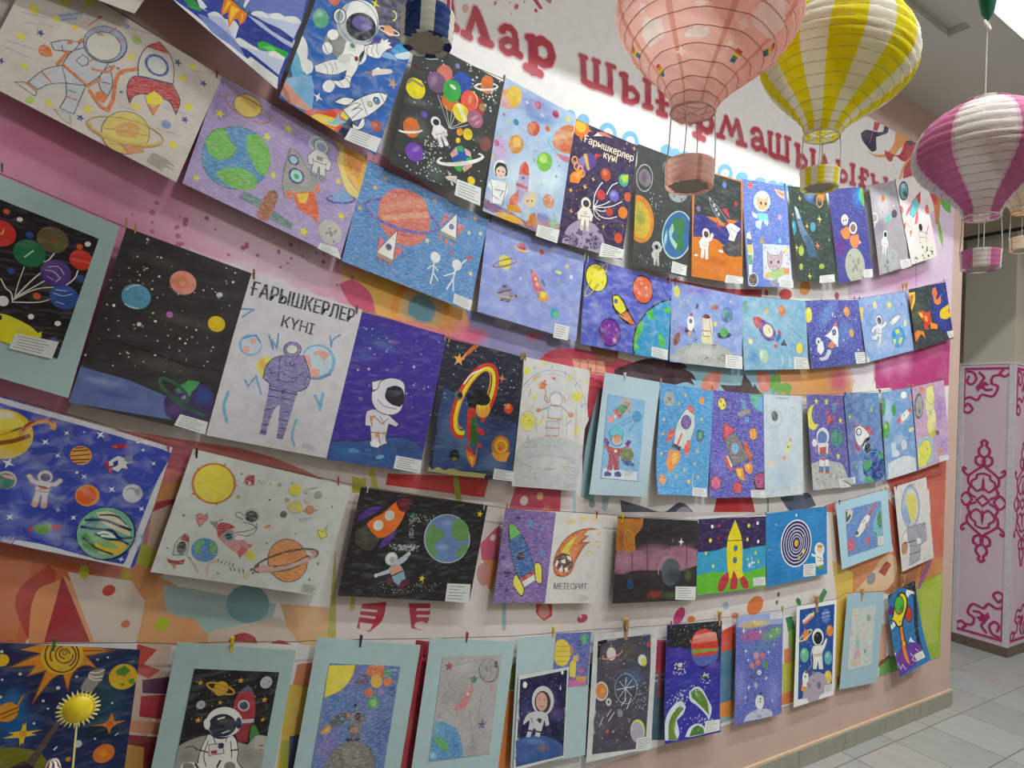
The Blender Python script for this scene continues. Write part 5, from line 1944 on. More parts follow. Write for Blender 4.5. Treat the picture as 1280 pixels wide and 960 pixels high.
  ('sheet', 'crayon', 'd6dad4', ((0.161,-0.027,1.4046),(0.0009724,-0.0000047,-0.0002328),(-0.0002304,-0.0000196,-0.000973),415.1,299.7,None), '''e c87038 71 70 52.9 48.8 0.62
5 c87038 71 70 58 0.2
e f0e020 71 70 47.8 43.9 0.69
5 f0e838 372 138 18.6 0.2
L a89828 2.1 357 133 373 133 379 116 382 134 388 143 374 153 365 145
l 7c3030 1.5 138 55 141 34 157 30 163 49 149 58
f b84040 139 50 141 34 156 28 164 52 158 56 150 42 148 57
f a85040 146 41 152 37 155 49
l 80807c 1.5 169 47 171 37 179 46 181 38 190 43
5 b07058 202 41 4
5 b8a878 225 38 9
5 c8b038 136 90 7.7
f e08888 56 151 66 146 72 152 78 144 83 155 71 178 60 164
L 8c4848 1.4 56 151 66 146 72 152 78 144 83 155 71 178 60 164
l 703838 1.9 63 159 78 157
e 60604c 212 80 3.1 2.8 0.74
e 60604c 29 159 3.5 3.1 -2.73
e 70706c 126 32 3 2.7 0.90
e 70706c 147 281 3.2 2.7 -2.83
e 60604c 239 189 2.6 2.3 0.69
e 70706c 385 217 4.2 3 1.10
e 70706c 375 262 3.7 2.9 0.94
e 70706c 303 152 2.6 2.3 0.61
e 70706c 377 64 2.7 2.5 -2.67
e 70706c 18 240 2.3 2 0.90
e e08838 228 147 8.3 4.1 2.59
f 8c8888 88 161 108 157 109 176
l 605850 1.9 110 157 117 150
f d89090 108 164 123 156 153 175 181 189 198 206 197 225 178 226 145 210 119 193
f b83840 110 174 115 159 138 158 152 165 134 176 122 195
e 6ca0c0 143 188 13.2 11.7 -2.62
e 303840 143 188 8.6 7.6 0.59
f c85860 182 208 197 211 186 237 175 224
f d8707c 193 197 207 199 201 210
f e8d840 197 225 202 212 219 222 223 235 204 234
l 606464 1.9 163 141 145 137 142 128 151 126 174 137
l 606464 1.9 158 176 183 167 199 156 200 144
l 606464 1.9 167 148 187 149 204 155 199 171 183 181 172 191
e e8e8e4 169 184 14.6 9.5 3.05
l 606464 1.9 157 189 164 180 183 181
e c0c0c0 183 127 20.4 17.6 -2.75
e 3c3c3c 182 130 16.1 14.2 -2.90
f b84040 39 215 45 200 56 207 59 219
f d0d4d0 33 221 59 219 64 248 34 253
L 787470 1.8 34 253 33 221 45 200 56 207 64 248
e 707878 48 234 15.5 10.8 1.26
e 303434 48 228 9.5 8 0.88
f a84040 24 262 34 265 53 264 64 257 64 271 45 274 32 272
f d88050 39 275 50 273 49 287
e 4c8cc8 100 230 31.6 27.5 -2.72
f 68b060 73 218 88 204 96 214 86 225 96 242 82 240
f 68b060 105 208 123 214 130 227 118 239 108 222
l d8b8a0 4.6 74 256 87 267 101 284
l d8b8a0 4.7 133 251 120 262 122 281
l 787470 1.9 68 252 77 257
l 58585c 1.9 138 245 138 254
l 58585c 1.9 148 247 146 256
l 58585c 1.9 157 249 155 256
l 58585c 1.9 167 250 165 257
l 58585c 1.9 176 251 174 258
l 58585c 1.9 175 268 170 261
l 58585c 1.9 184 268 180 262
l 58585c 1.9 196 269 192 261
l 58585c 1.9 206 270 202 261
5 e0e060 215 276 8.7
o 606060 221.9 259.2 3.4
o 606060 229 266.4 2.9
e 6c5038 305 222 59.8 48.4 0.79
e e89850 305 222 57.7 46.5 0.80
w d87838 314 205 32 28 0.61 0.5
l 6c5038 16.6 239 253 277 249 319 235 352 209
r 6c5038 302 223 80.5 22.6 2.71 6 -32 208
r d8a098 302 224 74.8 16.4 2.71 9 149 369
l d8b0a8 10.8 243 250 282 247 318 234 353 212
l 604848 2 276 244 285 240 308 234 312 231
e f0e030 268 42 16.2 14.8 -2.86
e c0c0b8 298 38 8.8 8 -2.88
e a8a8a0 331 41 11.1 10 -2.86
e d0ccc0 309 60 11.2 9.1 3.11
e b89890 255 71 6.5 5.9 -2.87
e d8cc78 281 84 20.1 16.9 -3.10
w e8e040 292 84 13 10 1.14
e d88858 321 84 12.8 11.6 0.57
l c07048 2 304 90 341 81
e 606060 258 109 9.3 8.4 0.67
e c0d0d0 312 112 10.1 7.5 3.08
l 98a0a0 1.5 302 115 322 111
l 787470 1.5 252 26 258 27
l 787470 1.5 306 29 321 24
l 787470 1.5 325 106 330 104
cap 359 272 410 274 406 298 358 297 6'''),
  ], []),
 (3, 'orange paper rocket collage', 'black collage with an orange cut-out rocket, a green-blue globe and a small astronaut', None, None, [
  ('sheet', 'gouache', '302f30', ((0.5918,-0.0258,1.3071),(0.0009887,-0.000001,-0.0001499),(-0.0001489,-0.0000065,-0.0009888),420.3,300.5,None), '''w 3c3c3c 136 241 92 42 3.12 0.6
d d0d0d0 70 156 57 249 51 234 75 166 78 1.6
d d8d8d8 90 115 148 219 143 214 161 137 164 1.7
d d0d0d0 60 165 74 184 72 191 124 176 125 1.3
d c0c0c0 70 127 241 308 247 298 270 103 297 1.5
d d8d8d8 60 148 150 199 141 203 156 156 162 1.8
5 f0d828 398 29 11.3
5 f0d828 244 238 10.6
5 2c9850 175 58 9.7'''),
  ('paper_rocket', 'gouache', None, None, '''f 5c3c90 8 96 20 69 47 49 78 46 60 65 40 80
f 5c3c90 88 168 97 137 108 115 130 100 132 121 115 148
f 4a4840 9 125 40 97 63 120 88 138 70 172 43 170 17 153
w 5c5850 45 138 27 24 -2.67
f f07828 39 99 54 82 82 62 113 26 130 47 148 54 139 86 121 114 89 134 64 124
f 6c2c34 113 30 123 18 158 11 159 31 148 54 130 50
w 8c4048 136 31 17 10 3.08
o d8d8d0 101.8 68.2 15.1
o e4e4dc 74.2 99.2 15.4'''),
  ('paper_globe', 'gouache', None, None, '''e c8d0cc 302 115 81.5 71.2 -2.71
e 7494c8 302 115 78.3 68.5 -2.70
f 70a060 230 102 244 74 262 90 288 92 288 114 266 130 262 157 240 146
f 70a060 308 62 331 51 363 70 376 106 357 117 324 111 309 90
f 70a060 351 136 374 120 379 142 354 172 340 160
f 70a060 248 158 280 147 275 169 266 175
w a8b4e0 289 69 31 14 3.06 0.7
w a8c0e8 289 141 30 13 3.08 0.6'''),
  ('paper_astronaut', 'gouache', None, None, '''f 8cb0c8 133 215 146 202 171 208 194 246 179 264 157 252
f e0a080 135 215 160 203 175 217 170 226 147 236
f b8c8d0 145 197 169 178 181 166 190 170 181 190 159 207
f b8c8d0 136 217 119 225 98 235 94 241 108 240 140 229
o d0d4d4 99 239 6
o d8d8d4 185.5 170.3 6.1
f 60343c 174 264 184 246 205 243 208 256 193 263 193 284 184 276
f 60343c 134 241 145 240 154 257 141 262 135 258
l 2c2c30 3.4 145 238 176 221
o c8ccc8 134.7 188.8 19
o e8e8e0 132.5 187.7 14.7
o b0b4b0 138.1 191.5 9.5'''),
  ], ['331 247 413 245 420 301 335 300']),
 (3, 'blue rocket on purple drawing', 'purple drawing of a blue rocket with green nose, joined to the meteor sheet', None, None, [
  ('sheet', 'crayon', '7c5ca8', ((1.0742,-0.0259,1.2333),(0.0009954,-0.0000006,-0.0000945),(-0.0000846,-0.0000066,-0.0009963),204.2,298.1,None), '''w a898c8 34 177 33 26 -2.90 0.7
w 9078b8 110 276 56 23 -3.10 0.6
w 8868b0 177 43 36 28 -3.02 0.6
w 6c4898 192 249 39 33 0.92 0.5
5 302c78 56 30 12
5 4088c8 105 46 19.5
5 4888c8 155 59 12.2
5 3c58a8 136 99 13.1
5 3c80c8 169 138 17.9
5 383888 17 154 10.9
5 2c2868 41 206 19.1
5 2c2868 18 240 11.7
5 302c70 45 260 11.8
f 1c2430 22 51 32 41 50 54 79 80 115 129 147 193 150 202 88 224 63 185 36 123 25 83
f 3064a8 33 100 71 78 113 129 144 193 90 219 65 183 40 127
f 60c050 24 53 32 45 48 55 70 77 34 99
l 24508c 2.3 50 104 100 212
l 24508c 2.3 67 90 124 203
f c83c38 89 221 146 196 149 205 98 233
f e8e8e4 98 233 149 206 156 225 112 251
l 1c2430 2.3 98 233 112 251 156 225
f 1c2430 64 215 74 203 115 253 111 280 96 274 67 240
f f0e028 68 217 75 209 111 254 108 275 97 270 70 240
f 1c2430 139 170 159 168 176 184 184 235 173 239 154 228
f f0e028 143 173 159 171 172 186 180 232 171 236 157 225
o 2c2c30 83.3 147.7 14.3
l 48484c 2.3 82 135 86 160'''),
  ], []),
 (3, 'meteor poster', 'white poster of a flaming orange meteor above outlined lettering', None, None, [
  ('sheet', 'crayon', 'dedcd8', ((1.2755,-0.0259,1.2176),(0.0009953,-0.0000006,-0.000096),(-0.0000797,-0.0000064,-0.0009968),218.1,305.9,None), '''w f0b850 70 31 37 12 3.03 0.8
w f0c848 124 16 32 15 3.11 0.8
w f0c860 175 16 26 13 3.11 0.8
w f0b850 203 66 15 12 -2.98 0.7
l f0c060 4.9 170 110 182 104
l f0c060 4.5 190 94 210 93
l f0c060 4.4 154 132 175 124
l f0c060 4.5 196 111 213 113
l f0c060 4 166 127 187 134
f b0541c 17 186 16 158 26 129 48 95 82 69 123 53 167 47 200 51 156 56 133 74 161 73 130 97 171 94 144 111 124 141 109 170 96 204 61 218 29 209
f e07c28 23 186 22 160 33 131 55 97 85 74 124 58 161 51 126 75 139 74 112 107 137 104 117 136 101 175 86 204 60 212 35 205
f e8d030 57 114 101 73 87 108 78 127 95 156 56 143 45 133
f e88c38 73 132 127 77 99 141
l b0541c 1.9 57 109 106 68
l b0541c 1.9 84 127 139 77
e 58341c 60 169 40.6 31.1 -2.98
w 7c4c2c 63 152 18 14 -2.99
f f0ece8 68 145 88 151 93 165 76 156
f f0ece8 25 177 31 160 38 167 32 186
f f0ece8 46 162 64 157 69 171 54 171
f f0ece8 42 193 55 178 61 200 46 200
f f0ece8 65 188 80 183 82 197 71 202
t 55555c 29 101.3 250.2 0.004 0.02 0.92 МЕТЕОРИТ
cap 137 273 202 281 199 303 135 300 5'''),
  ], []),
 (3, 'pink haze painting', 'dark painting of a shaded grey planet and white star in pink haze', None, None, [
  ('sheet', 'black', '393537', ((1.5574,-0.0239,1.1903),(0.0009973,-0.0000005,-0.0000735),(-0.0000132,-0.0000063,-0.0009999),435.1,310.8,None), '''f b07c90 6 114 53 107 149 127 247 115 349 103 434 117 435 176 315 197 154 192 1 208
w c890a8 57 161 102 34 -3.13 0.8
w b07c98 198 126 138 42 3.14 0.8
w a07088 350 118 95 36 -3.14 0.8
w 4c3c48 156 210 174 28 -3.13 0.8
w 302c30 242 55 161 35 3.12 0.9
l 3a3537 3.4 80 93 87 209
l 3a3537 3.5 156 99 165 210
l 3a3537 3.7 368 81 376 183
l 48444a 2.8 240 27 245 90
l 585458 2.8 159 29 158 50
o 606a74 289.1 200.4 51.5
w 3a444c 306 218 68 43 -3.07 0.9
r a8b0b4 290 200 68.5 59.1 -2.86 4.3 -28 62
4 f4f4f0 337 85 17.4
4 f4f4f0 337 85 10.2 0.6
l f4f4f0 1.4 291 75 292 86
w 6c8040 384 212 37 27 1.37 0.6
e 3c5488 81 243 20.6 15.7 1.35
w 9c4030 210 284 59 24 -3.10 0.9
w 507030 291 289 61 21 -3.10 0.7
f c87c30 -1 6 129 4 123 37 92 69 91 113 73 127 45 121 -5 121 -1 61
w a86028 23 81 47 36 1.40
r c8a048 65 87 42.3 23.3 1.18 4.1
r 8c9848 58 53 36.7 12.1 1.01 3.4'''),
  ], ['319 256 436 259 434 312 321 306']),
 (3, 'yellow rocket on green field painting', 'flat painting of a yellow rocket with red fins between green grass and a purple sky', None, None, [
  ('sheet', 'gouache', '3ca0c8', ((1.9819,-0.024,1.1659),(0.001,-0.0000001,-0.0000105),(0.0000371,-0.0000065,-0.0009995),435.1,303.1,None), '''f 3c2c58 -2 2 431 -4 434 127 379 127 256 134 184 119 115 130 4 132
f 68bc38 -6 224 95 216 187 226 283 233 437 216 439 307 -7 301
o f0f0e8 85.5 32.9 8.3
o f0e040 75.8 88.3 9
o f0e040 315.7 36.5 8.7
o f0e040 308.6 94.8 7.9
o f0f0e8 374.3 28 8
o f0f0e8 380.1 106.7 8
o c83848 128.6 30.5 6.9
o c83848 125.4 81.4 6.1
o e0d858 51.6 138.1 7.5
o e0d858 95.5 191.9 7.6
o d8d858 363.6 153.8 8
o d8d858 384.9 194.2 7.2
o d8d858 312 177 6.3
d e8f0f0 14 312 188 362 191 363 219 313 216 4.8
l e8f0f0 3.2 340 170 341 214
f e8d828 226 8 273 96 277 225 234 218 188 249 180 95
f e8d828 187 219 276 221 271 256 188 249
l 3c3420 3.1 180 95 273 96
l a89820 2.3 226 12 180 95 183 218
o 504c38 233 127.2 13.2
o 3c80a8 233 127.2 10.9
o 504c38 229.6 176.7 13.2
o 3c80a8 229.6 176.7 10.9
f c03840 187 219 194 250 166 294 131 298 125 282 141 246
f c03840 222 217 247 254 246 297 207 297 200 281
f c03840 252 223 314 267 321 299 284 296 265 263
f e8d828 246 219 276 221 286 245 265 255'''),
  ], ['349 259 431 260 435 296 351 294']),
 (3, 'solar rings painting', 'bright blue painting of a white ringed solar system with a small astronaut', None, None, [
  ('sheet', 'gouache', '2c88c8', ((2.4131,-0.024,1.1726),(0.0009991,0.0000003,0.0000429),(0.0000735,-0.0000062,-0.0009971),453.6,318.6,None), '''w 4c9cd8 354 49 89 43 -3.04 0.6
w 2470b0 71 274 81 65 -2.80 0.6
w 2474b8 113 80 82 66 -2.90 0.5
e e8e8ec 216 150 116 107.5 -3.13
e 302c68 216 150 107.5 100.7 3.13
r d8d8e4 216 150 93.4 87.3 3.13 5.1
r d8d8e4 216 150 76.4 72.2 3.10 5.1
r d8d8e4 216 150 59.5 57 3.02 5.1
r d8d8e4 216 150 43.9 41.9 3.04 5.1
r d8d8e4 216 150 31.2 30.1 2.93 4.2
o f0b830 215.6 149.9 15.2
o e0d848 269 192.9 10.3
o d0d050 233.1 217.9 9.3
o e8e8f0 258.2 139.7 4.3
o d8a860 272.7 119.7 4.3
o 8c98c0 195.4 87.1 4.2
o 50a070 159.7 184.5 4.2
o e8e8e8 217.1 22.9 6.8
o a8b8e0 69.3 53.5 5.8
o b0a8d0 22.1 159.8 5.7'''),
  ('paper_astronaut', 'gouache', None, None, '''e f0f0ec 393 197 39.5 32.7 -2.82
e e8c8a0 396 193 24.3 19 -2.89
f c89048 374 175 419 177 415 190 379 187
f f0f0ec 359 215 419 226 426 266 395 284 366 268
f f0f0ec 330 207 363 220 359 230 329 218
l 3c4838 2.6 374 229 411 242
l 3c4838 2.6 381 248 411 251
o d05048 425.8 253 7
f 68a048 373 273 426 271 422 292 380 291'''),
  ], ['267 251 363 257 359 314 263 308']),
 (3, 'mounted shuttle drawing', 'blue drawing of a white shuttle with red trail on a pale blue mount', ('b0d4e4',), ((2.9385,-0.0263,1.2035),(0.0009909,0.0000017,0.0001341),(0.000206,-0.0000121,-0.0009786),466.5,324.1,None), [
  ('sheet', 'crayon', '5c88cc', ((3.0197,-0.0279,1.1715),(0.0009927,0.0000015,0.0001192),(0.0001495,-0.0000122,-0.0009887),324.2,229.3,None), '''w 4878c0 60 135 70 46 -2.92 0.5
f d8d4cc 0 4 53 4 60 25 33 60 -3 73
f 383430 1 8 17 10 8 40 37 25 46 34 20 57 -1 60
f 70b8c8 324 24 271 65 237 108 240 149 266 182 316 187
f 3c8858 277 82 311 47 320 57 316 138 287 133
f 50a070 248 143 269 158 259 177 246 163
o 203038 302.3 127.3 4.8
l d04848 12.7 205 55 277 5
l e08888 6.3 184 48 233 -1
l d85858 6.4 220 57 264 20
f f0ecec 83 123 153 63 198 50 218 69 178 107 109 147 73 149
L 40444c 2.3 83 123 153 63 198 50 218 69 178 107 109 147 73 149
e 383c40 89 128 12.8 10.8 -2.80
l 60585c 3.1 137 84 158 84
l 60585c 3.2 152 71 169 81
e c84868 31 178 34.2 31.5 -2.39
l e898a8 3.1 9 165 55 189
e c85870 184 183 22.1 18.8 -2.77
e 58a8b8 62 76 11.4 10.6 -2.45
e 8c88a0 185 108 20.5 17.3 -2.83'''),
  ], ['271 181 326 182 325 228 269 226']),
 (3, 'visored astronaut sketch', 'white sheet with a blue-helmeted astronaut drawn in pencil, rightmost of the fourth string', None, None, [
  ('sheet', 'crayon', 'dcd8d4', ((3.4664,-0.0263,1.2773),(0.0009889,0.000002,0.0001483),(0.0002244,-0.0000128,-0.0009744),344.2,458.8,None), '''e 687898 149 133 116.9 96.3 1.76
e a8bcdc 149 133 111.7 89.7 1.76
e d8d8d4 152 135 96.3 73.1 1.76
e 8ca8d0 112 170 56.4 55.9 1.63
f e0d458 115 66 183 60 217 110 189 211 137 218 123 154 110 109
w a8b8d8 91 105 68 26 1.75
f a4a4b0 91 239 218 243 287 247 286 346 214 357 199 434 78 442 105 343 89 296
L 50505c 3.4 91 239 218 243 287 247 286 346 214 357 199 434 78 442 105 343 89 296
l 50505c 3.4 105 343 215 353
l 50505c 5.1 89 383 207 391
l 50505c 3.5 199 248 202 328
l 50505c 3.5 287 247 230 272 222 332
l 50505c 2.6 111 449 124 422
l 50505c 2.6 153 450 167 422
f e8e8e4 178 314 221 319 225 346 189 352
f e8e8e4 46 261 87 260 87 304 47 296
l 50505c 3.4 81 246 44 269 31 292
f b88050 19 315 54 306 83 329 67 369 25 373 13 349
l 302820 5.9 52 314 118 319 169 321
r 787880 172 28 42.1 14.2 -3.11 4.3 -10 170
cap 221 430 333 433 338 455 231 450 3'''),
  ], []),
 (4, 'big spiral sun painting', 'dark night painting of a spiral sun with long rays and a grey rocket', None, None, [
  ('sheet', 'gouache', '26345c', ((-0.2709,-0.0295,1.0043),(0.0009801,-0.0000023,-0.000198),(-0.0000415,-0.0000115,-0.0009992),364.0,340.8,None), '''w 1c60a0 143 168 65 52 -2.08 0.9
w 2c78b0 131 123 42 34 2.28 0.7
w 20264c 188 106 57 51 0.83 0.8
w 3a2850 119 31 51 23 3.11 0.8
w 2c5058 314 104 66 47 1.34 0.9
w 1a2c34 310 185 59 36 -3.05 0.9
w 3c3444 323 -4 45 25 3.11 0.7
w 4c7880 314 161 39 17 2.96 0.5
f 767820 17 333 3 218 156 218 201 234 219 278 218 347
o e0b828 104.1 36.4 13
f d88c28 171 1 133 13 174 19 119 51 164 45 153 68 185 55 169 126 197 75 216 58 231 97 237 57 256 41 281 46 257 20 313 4 258 0
L 8c4828 2.4 174 19 119 51 164 45 153 68 185 55 169 126 197 75 216 58 231 97 237 57 256 41 281 46 257 20 313 4
o d8b430 211.6 22.7 39.8
r 7c3424 211 21 36.9 31.2 1.25 3.2
r 7c3424 213 21 26.6 23.7 1.14 3.2 80 350
r 7c3424 215 19 18.5 16.3 1.18 2.8 -73 187
r 7c3424 215 17 10.5 9.5 1.10 2.8 22 292
r 7c3424 215 15 4.8 4.1 1.26 2
f 98948c 255 89 266 64 292 72 277 100 259 97
f 8c8880 265 60 271 52 292 45 297 55 292 76
l e0d8cc 3.2 270 56 283 56 296 49
l e0d8cc 3.2 268 62 280 66 294 63
l e0d8cc 2.8 268 66 278 72 293 71
l 282420 2.4 256 99 278 101
f 5c5048 252 99 274 102 226 169 187 261 167 260
f 3a2c28 145 259 169 245 191 261 189 276 147 275
o d8b028 335.9 62.8 29
f 508c30 319 50 336 37 349 49 339 62 323 58
f 508c30 339 29 355 24 354 30
f 508c30 328 79 341 78 338 85
f 508c30 347 70 358 65 362 78 352 78
4 e0c030 160 189 25.5 0.1
f e0c030 126 198 155 184 157 166 166 184 194 180 167 193 163 212 156 197
o e09830 160.2 189.4 7
f d88030 283 173 314 165 323 144 331 163 355 161 330 173 323 191 314 175
o e06028 323 168.9 6.6
e d87828 318 234 22.4 20.2 2.47
w e89838 318 234 12 11 2.45
f d89028 95 142 113 130 131 123 147 134 144 153 130 164 97 157
f c88028 144 122 153 103 147 126 142 138
l 5c3c20 2.3 115 149 145 134
l 5c3c20 1.9 119 157 146 142
o d8dcd4 264.6 211.7 8
l e0e4e0 3.2 221 223 225 218
o c88830 250.1 244.5 5.6
o d8dce0 212.2 91.1 4
o d8dce0 188.2 119.4 3.1
o d8dce0 218.1 130.8 3.2
o d8dce0 199 135.7 2.4
o d8dce0 177.2 167.2 2.7
o d8dce0 244.1 66 2.8
o d8dce0 139.6 63.7 3.1
o d8dce0 101.8 18.6 3.1
o d8dce0 111.1 112.6 3
o d8dce0 109.7 76.6 2.3
o d8dce0 299.6 20.7 2.5
o d8a0a0 280.2 26.5 2.9
o d8dce0 320.9 122 2.5
o d8dce0 296.4 201 2.4
l e8ecec 2.1 336 194 341 189'''),
  ], []),
 (4, 'mounted sitting astronaut', 'black drawing of an astronaut sitting before a red rocket, on a pale blue mount', ('a8c2c2',), ((0.1619,-0.0267,0.9378),(0.0009782,-0.0000018,-0.0002083),(-0.0001107,-0.0000084,-0.0009938),291.5,466.0,None), [
  ('sheet', 'gouache', '2c2b2c', ((0.2052,-0.0285,0.8683),(0.0009796,-0.0000017,-0.0002015),(-0.0001135,-0.0000084,-0.0009937),206.5,320.2,None), '''d c8ccc8 60 4 10 202 2 210 132 7 139 1.2
N 70 45 17.5 0.28 d8a838 d8a030 b88830
5 e0a838 20 33 7.2
5 e0a838 114 24 8.3
5 e0a838 182 70 8.4
5 e0a838 75 79 6.5
5 e0a838 32 121 8
5 e0a838 187 119 6.7
M 178 27 15.2 c0c4c4 9a9e9e 5
M 31 85 10.4 b8bcbc 8c9090 6
f b04048 110 99 109 75 115 55 125 42 134 36 144 42 155 62 163 91 165 119 159 132 151 172 138 172 126 148
f 686c88 116 56 125 42 134 35 144 42 153 56 135 50
f c8c4c4 124 120 165 117 166 126 130 128
f 983840 130 128 158 128 159 173 139 176 126 152
f 508848 160 136 170 132 185 156 183 189 166 189
e c4c8cc 133 85 15.7 13 -2.58
e 3c4c54 133 85 11.4 9.5 -2.53
l a8b0b4 1.7 126 79 132 75
f a4a49c -2 186 24 167 60 157 101 164 161 181 181 158 207 161 207 214 206 327 0 314 -1 232
f b8b8ac 175 160 202 159 211 194 180 193
l 3c3834 2.1 190 183 201 183
l 4c4844 2.4 3 193 27 182 44 190 23 200 5 197
l 4c4844 2.5 150 209 163 193 196 194 200 214 169 225 153 217
l 6c6864 2.4 4 220 28 210 47 210
w 88847c 165 205 38 24 -2.96 0.6
w 88847c 25 209 28 22 -2.66 0.6
f eceae4 60 155 86 152 124 160 141 196 144 221 159 237 143 257 99 235 78 250 55 249 50 202
L 33363c 2 60 155 86 152 124 160 141 196 144 221 159 237 143 257 99 235 78 250 55 249 50 202
l 33363c 2 65 171 61 203 71 230
l 33363c 2 118 172 128 212 122 232
l 33363c 2 74 159 84 179
l 33363c 2 108 160 106 172
f e0deda 68 179 99 176 108 200 73 205
L 33363c 1.6 68 179 99 176 108 200 73 205
o 303c60 97.1 182 7.3
f b03c3c 75 194 90 192 91 201 78 201
l 303858 3.2 49 191 68 197
l 303858 3.3 123 194 138 192
e eceae4 41 233 27.9 12.6 -2.88
e 8c8880 31 230 14.5 9.4 -2.75
e eceae4 126 230 23.4 16.9 -2.82
e 8c8880 128 232 14.3 10.7 -2.77
l 303858 4.8 46 224 57 238
l 303858 4.9 102 219 98 231
o 33363c 93.6 127.7 38.3
e ecebe6 94 125 44 35.2 -2.83
e 28344c 91 133 33.9 26.7 -2.87
e 34363c 90 132 28.2 22 -2.89
w 54565c 89 124 20 10 -3.07
l e4e4e0 4.1 78 118 91 114
l e4e4e0 2.9 94 152 109 146
e ecebe6 54 130 13.8 7.5 1.29
e 303c58 129 128 14.9 7.1 1.32'''),
  ], []),
 (4, 'mounted robot on rock', 'blue drawing of a grey robot standing on a rock, on a pale blue mount', ('abc6c6',), ((0.501,-0.0268,0.9038),(0.0009785,-0.0000008,-0.000206),(-0.0001104,-0.0000038,-0.000994),314.2,510.8,None), [
  ('sheet', 'crayon', '5a78b4', ((0.5392,-0.0283,0.8291),(0.0009807,-0.0000008,-0.000195),(-0.0001048,-0.0000038,-0.0009946),213.0,330.8,None), '''w 7868b0 76 19 71 41 1.74 0.7
w 4880b8 42 101 45 35 -2.85 0.7
w 8070b8 30 216 62 43 1.40 0.8
w 3858a0 193 183 74 48 1.47 0.7
w 8088c8 129 146 40 31 1.64 0.5
f f0dc28 -1 6 75 2 72 28 62 51 37 76 2 90
l b8a030 2.3 75 2 72 28 62 51 37 76 2 90
f e07830 120 1 161 -4 167 30 146 44 129 36 109 20
l a85020 1.9 124 8 163 21
l a85020 1.9 117 22 159 30
f 60587c 83 60 91 37 110 27 128 31 122 52 103 57
e e8b030 146 44 19.7 16.5 0.89
o e07838 181.3 44.4 13.3
o 48a070 177.2 19.1 12.4
l 80c0d0 2.8 172 16 206 10
o e07030 129.6 76.2 12.6
o a878b8 166.4 74.2 9.4
o 305898 197.4 71.3 12.9
o 48a860 146.8 102.7 17.8
f 90d070 136 100 150 91 158 109 144 114
f e0a038 7 181 25 163 37 168 33 181 10 187
f f0c838 14 181 26 169 29 177
f 5c5858 29 159 40 141 62 130 79 132 78 150 58 164 38 172
f e08058 72 130 87 137 77 146
o 282c30 62.5 147.1 9.1
o 5090b8 62.5 147.1 6.4
f 787470 88 137 101 128 122 132 127 146 124 173 122 187 92 186 87 173
f 8c8884 85 137 96 128 119 130 124 146 110 150 90 148
o 242428 107.2 140.4 10.2
o 48484c 105.4 139.1 5.5
l 242428 2.8 96 128 95 112
o 242428 95.1 110.5 4.2
l 242428 2.8 124 146 136 155
l 5c5854 3.7 86 155 87 182
f b88468 93 171 113 169 118 182 93 182
l d8d0c8 3.2 95 191 117 189
f 282828 84 200 101 196 103 205 88 207
f 282828 111 198 123 196 126 204 114 206
f 686460 93 182 121 185 121 196 96 195
f 7c7870 18 329 36 278 51 230 82 211 110 205 148 219 174 247 185 281 201 340
f 8c887e 76 235 113 223 146 237 138 273 96 263
l 504c48 2.3 51 230 82 211 110 205 148 219 174 247 189 289
l 504c48 1.8 77 240 75 253 90 258
l 504c48 1.8 119 228 141 237 139 251 114 254 112 241 119 228'''),
  ], []),
 (4, 'mounted pencil comet drawing', 'grey pencil drawing with star stickers and a blue earth, on a pale mount', ('b0cacc',), ((0.8394,-0.0268,0.8556),(0.0009855,-0.0000008,-0.0001706),(-0.0000916,-0.0000045,-0.0009957),307.8,440.7,None), [
  ('sheet', 'crayon', 'b4b2ae', ((0.8844,-0.0283,0.7941),(0.0009924,-0.0000006,-0.0001214),(-0.0000801,-0.0000045,-0.0009969),211.3,303.4,None), '''w 94928e 61 105 78 73 1.34 0.5
w a4a29e 161 213 80 38 1.58 0.5
w c8c6c2 79 36 51 27 2.96 0.6
w 8c8a86 148 283 44 34 0.96 0.5
l 8c8a86 2 20 34 106 16 168 13
l 8c8a86 2 32 74 62 115
l 8c8a86 2.1 116 159 145 262
l 8c8a86 2.1 153 121 155 213
l 8c8a86 2 33 153 73 186
e 6c6a66 170 48 41.3 34 -2.41
e a8a6a2 170 46 37.6 30.9 0.78
e 505050 194 30 11.8 6.2 1.34
d 6c6a66 16 144 23 182 24 189 71 151 69 2.6
f d08080 112 93 118 91 119 114 104 153 87 162 74 156 87 122
f d08888 67 146 77 136 77 156 64 165
e f0d8d8 104 115 5.5 4.4 0.87
l 604c44 1.5 75 161 76 176
l 604c44 1.5 90 165 94 178
5 94928c 15 172 11
f 4c98cc 4 188 40 196 78 216 105 258 118 305 -1 302
w 80b8d8 21 221 33 26 0.83 0.7
w 2c80c0 87 276 32 22 1.13 0.7
f 60b060 5 232 23 236 55 258 65 287 40 272 15 255
f 78c070 6 200 17 196 13 211
w a8d8e8 9 288 23 14 -2.87
cap 153 318 212 322 213 345 154 344 4'''),
  ('star_sticker', 'crayon', None, None, '''5 b03044 25 29 15.2'''),
  ('star_sticker', 'crayon', None, None, '''5 2c8c58 119 72 16.6'''),
  ('star_sticker', 'crayon', None, None, '''5 d890a8 192 99 11.6'''),
  ('star_sticker', 'crayon', None, None, '''5 703c90 170 211 16.7'''),
  ], []),
 (4, 'crayon and photo mount', 'pale mount with a crayon drawing and a printed baby in a space helmet', ('b4ccd0',), ((1.1526,-0.0259,0.8137),(0.0009969,-0.0000004,-0.000078),(0.0000044,-0.0000047,-0.001),310.2,420.4,None), [
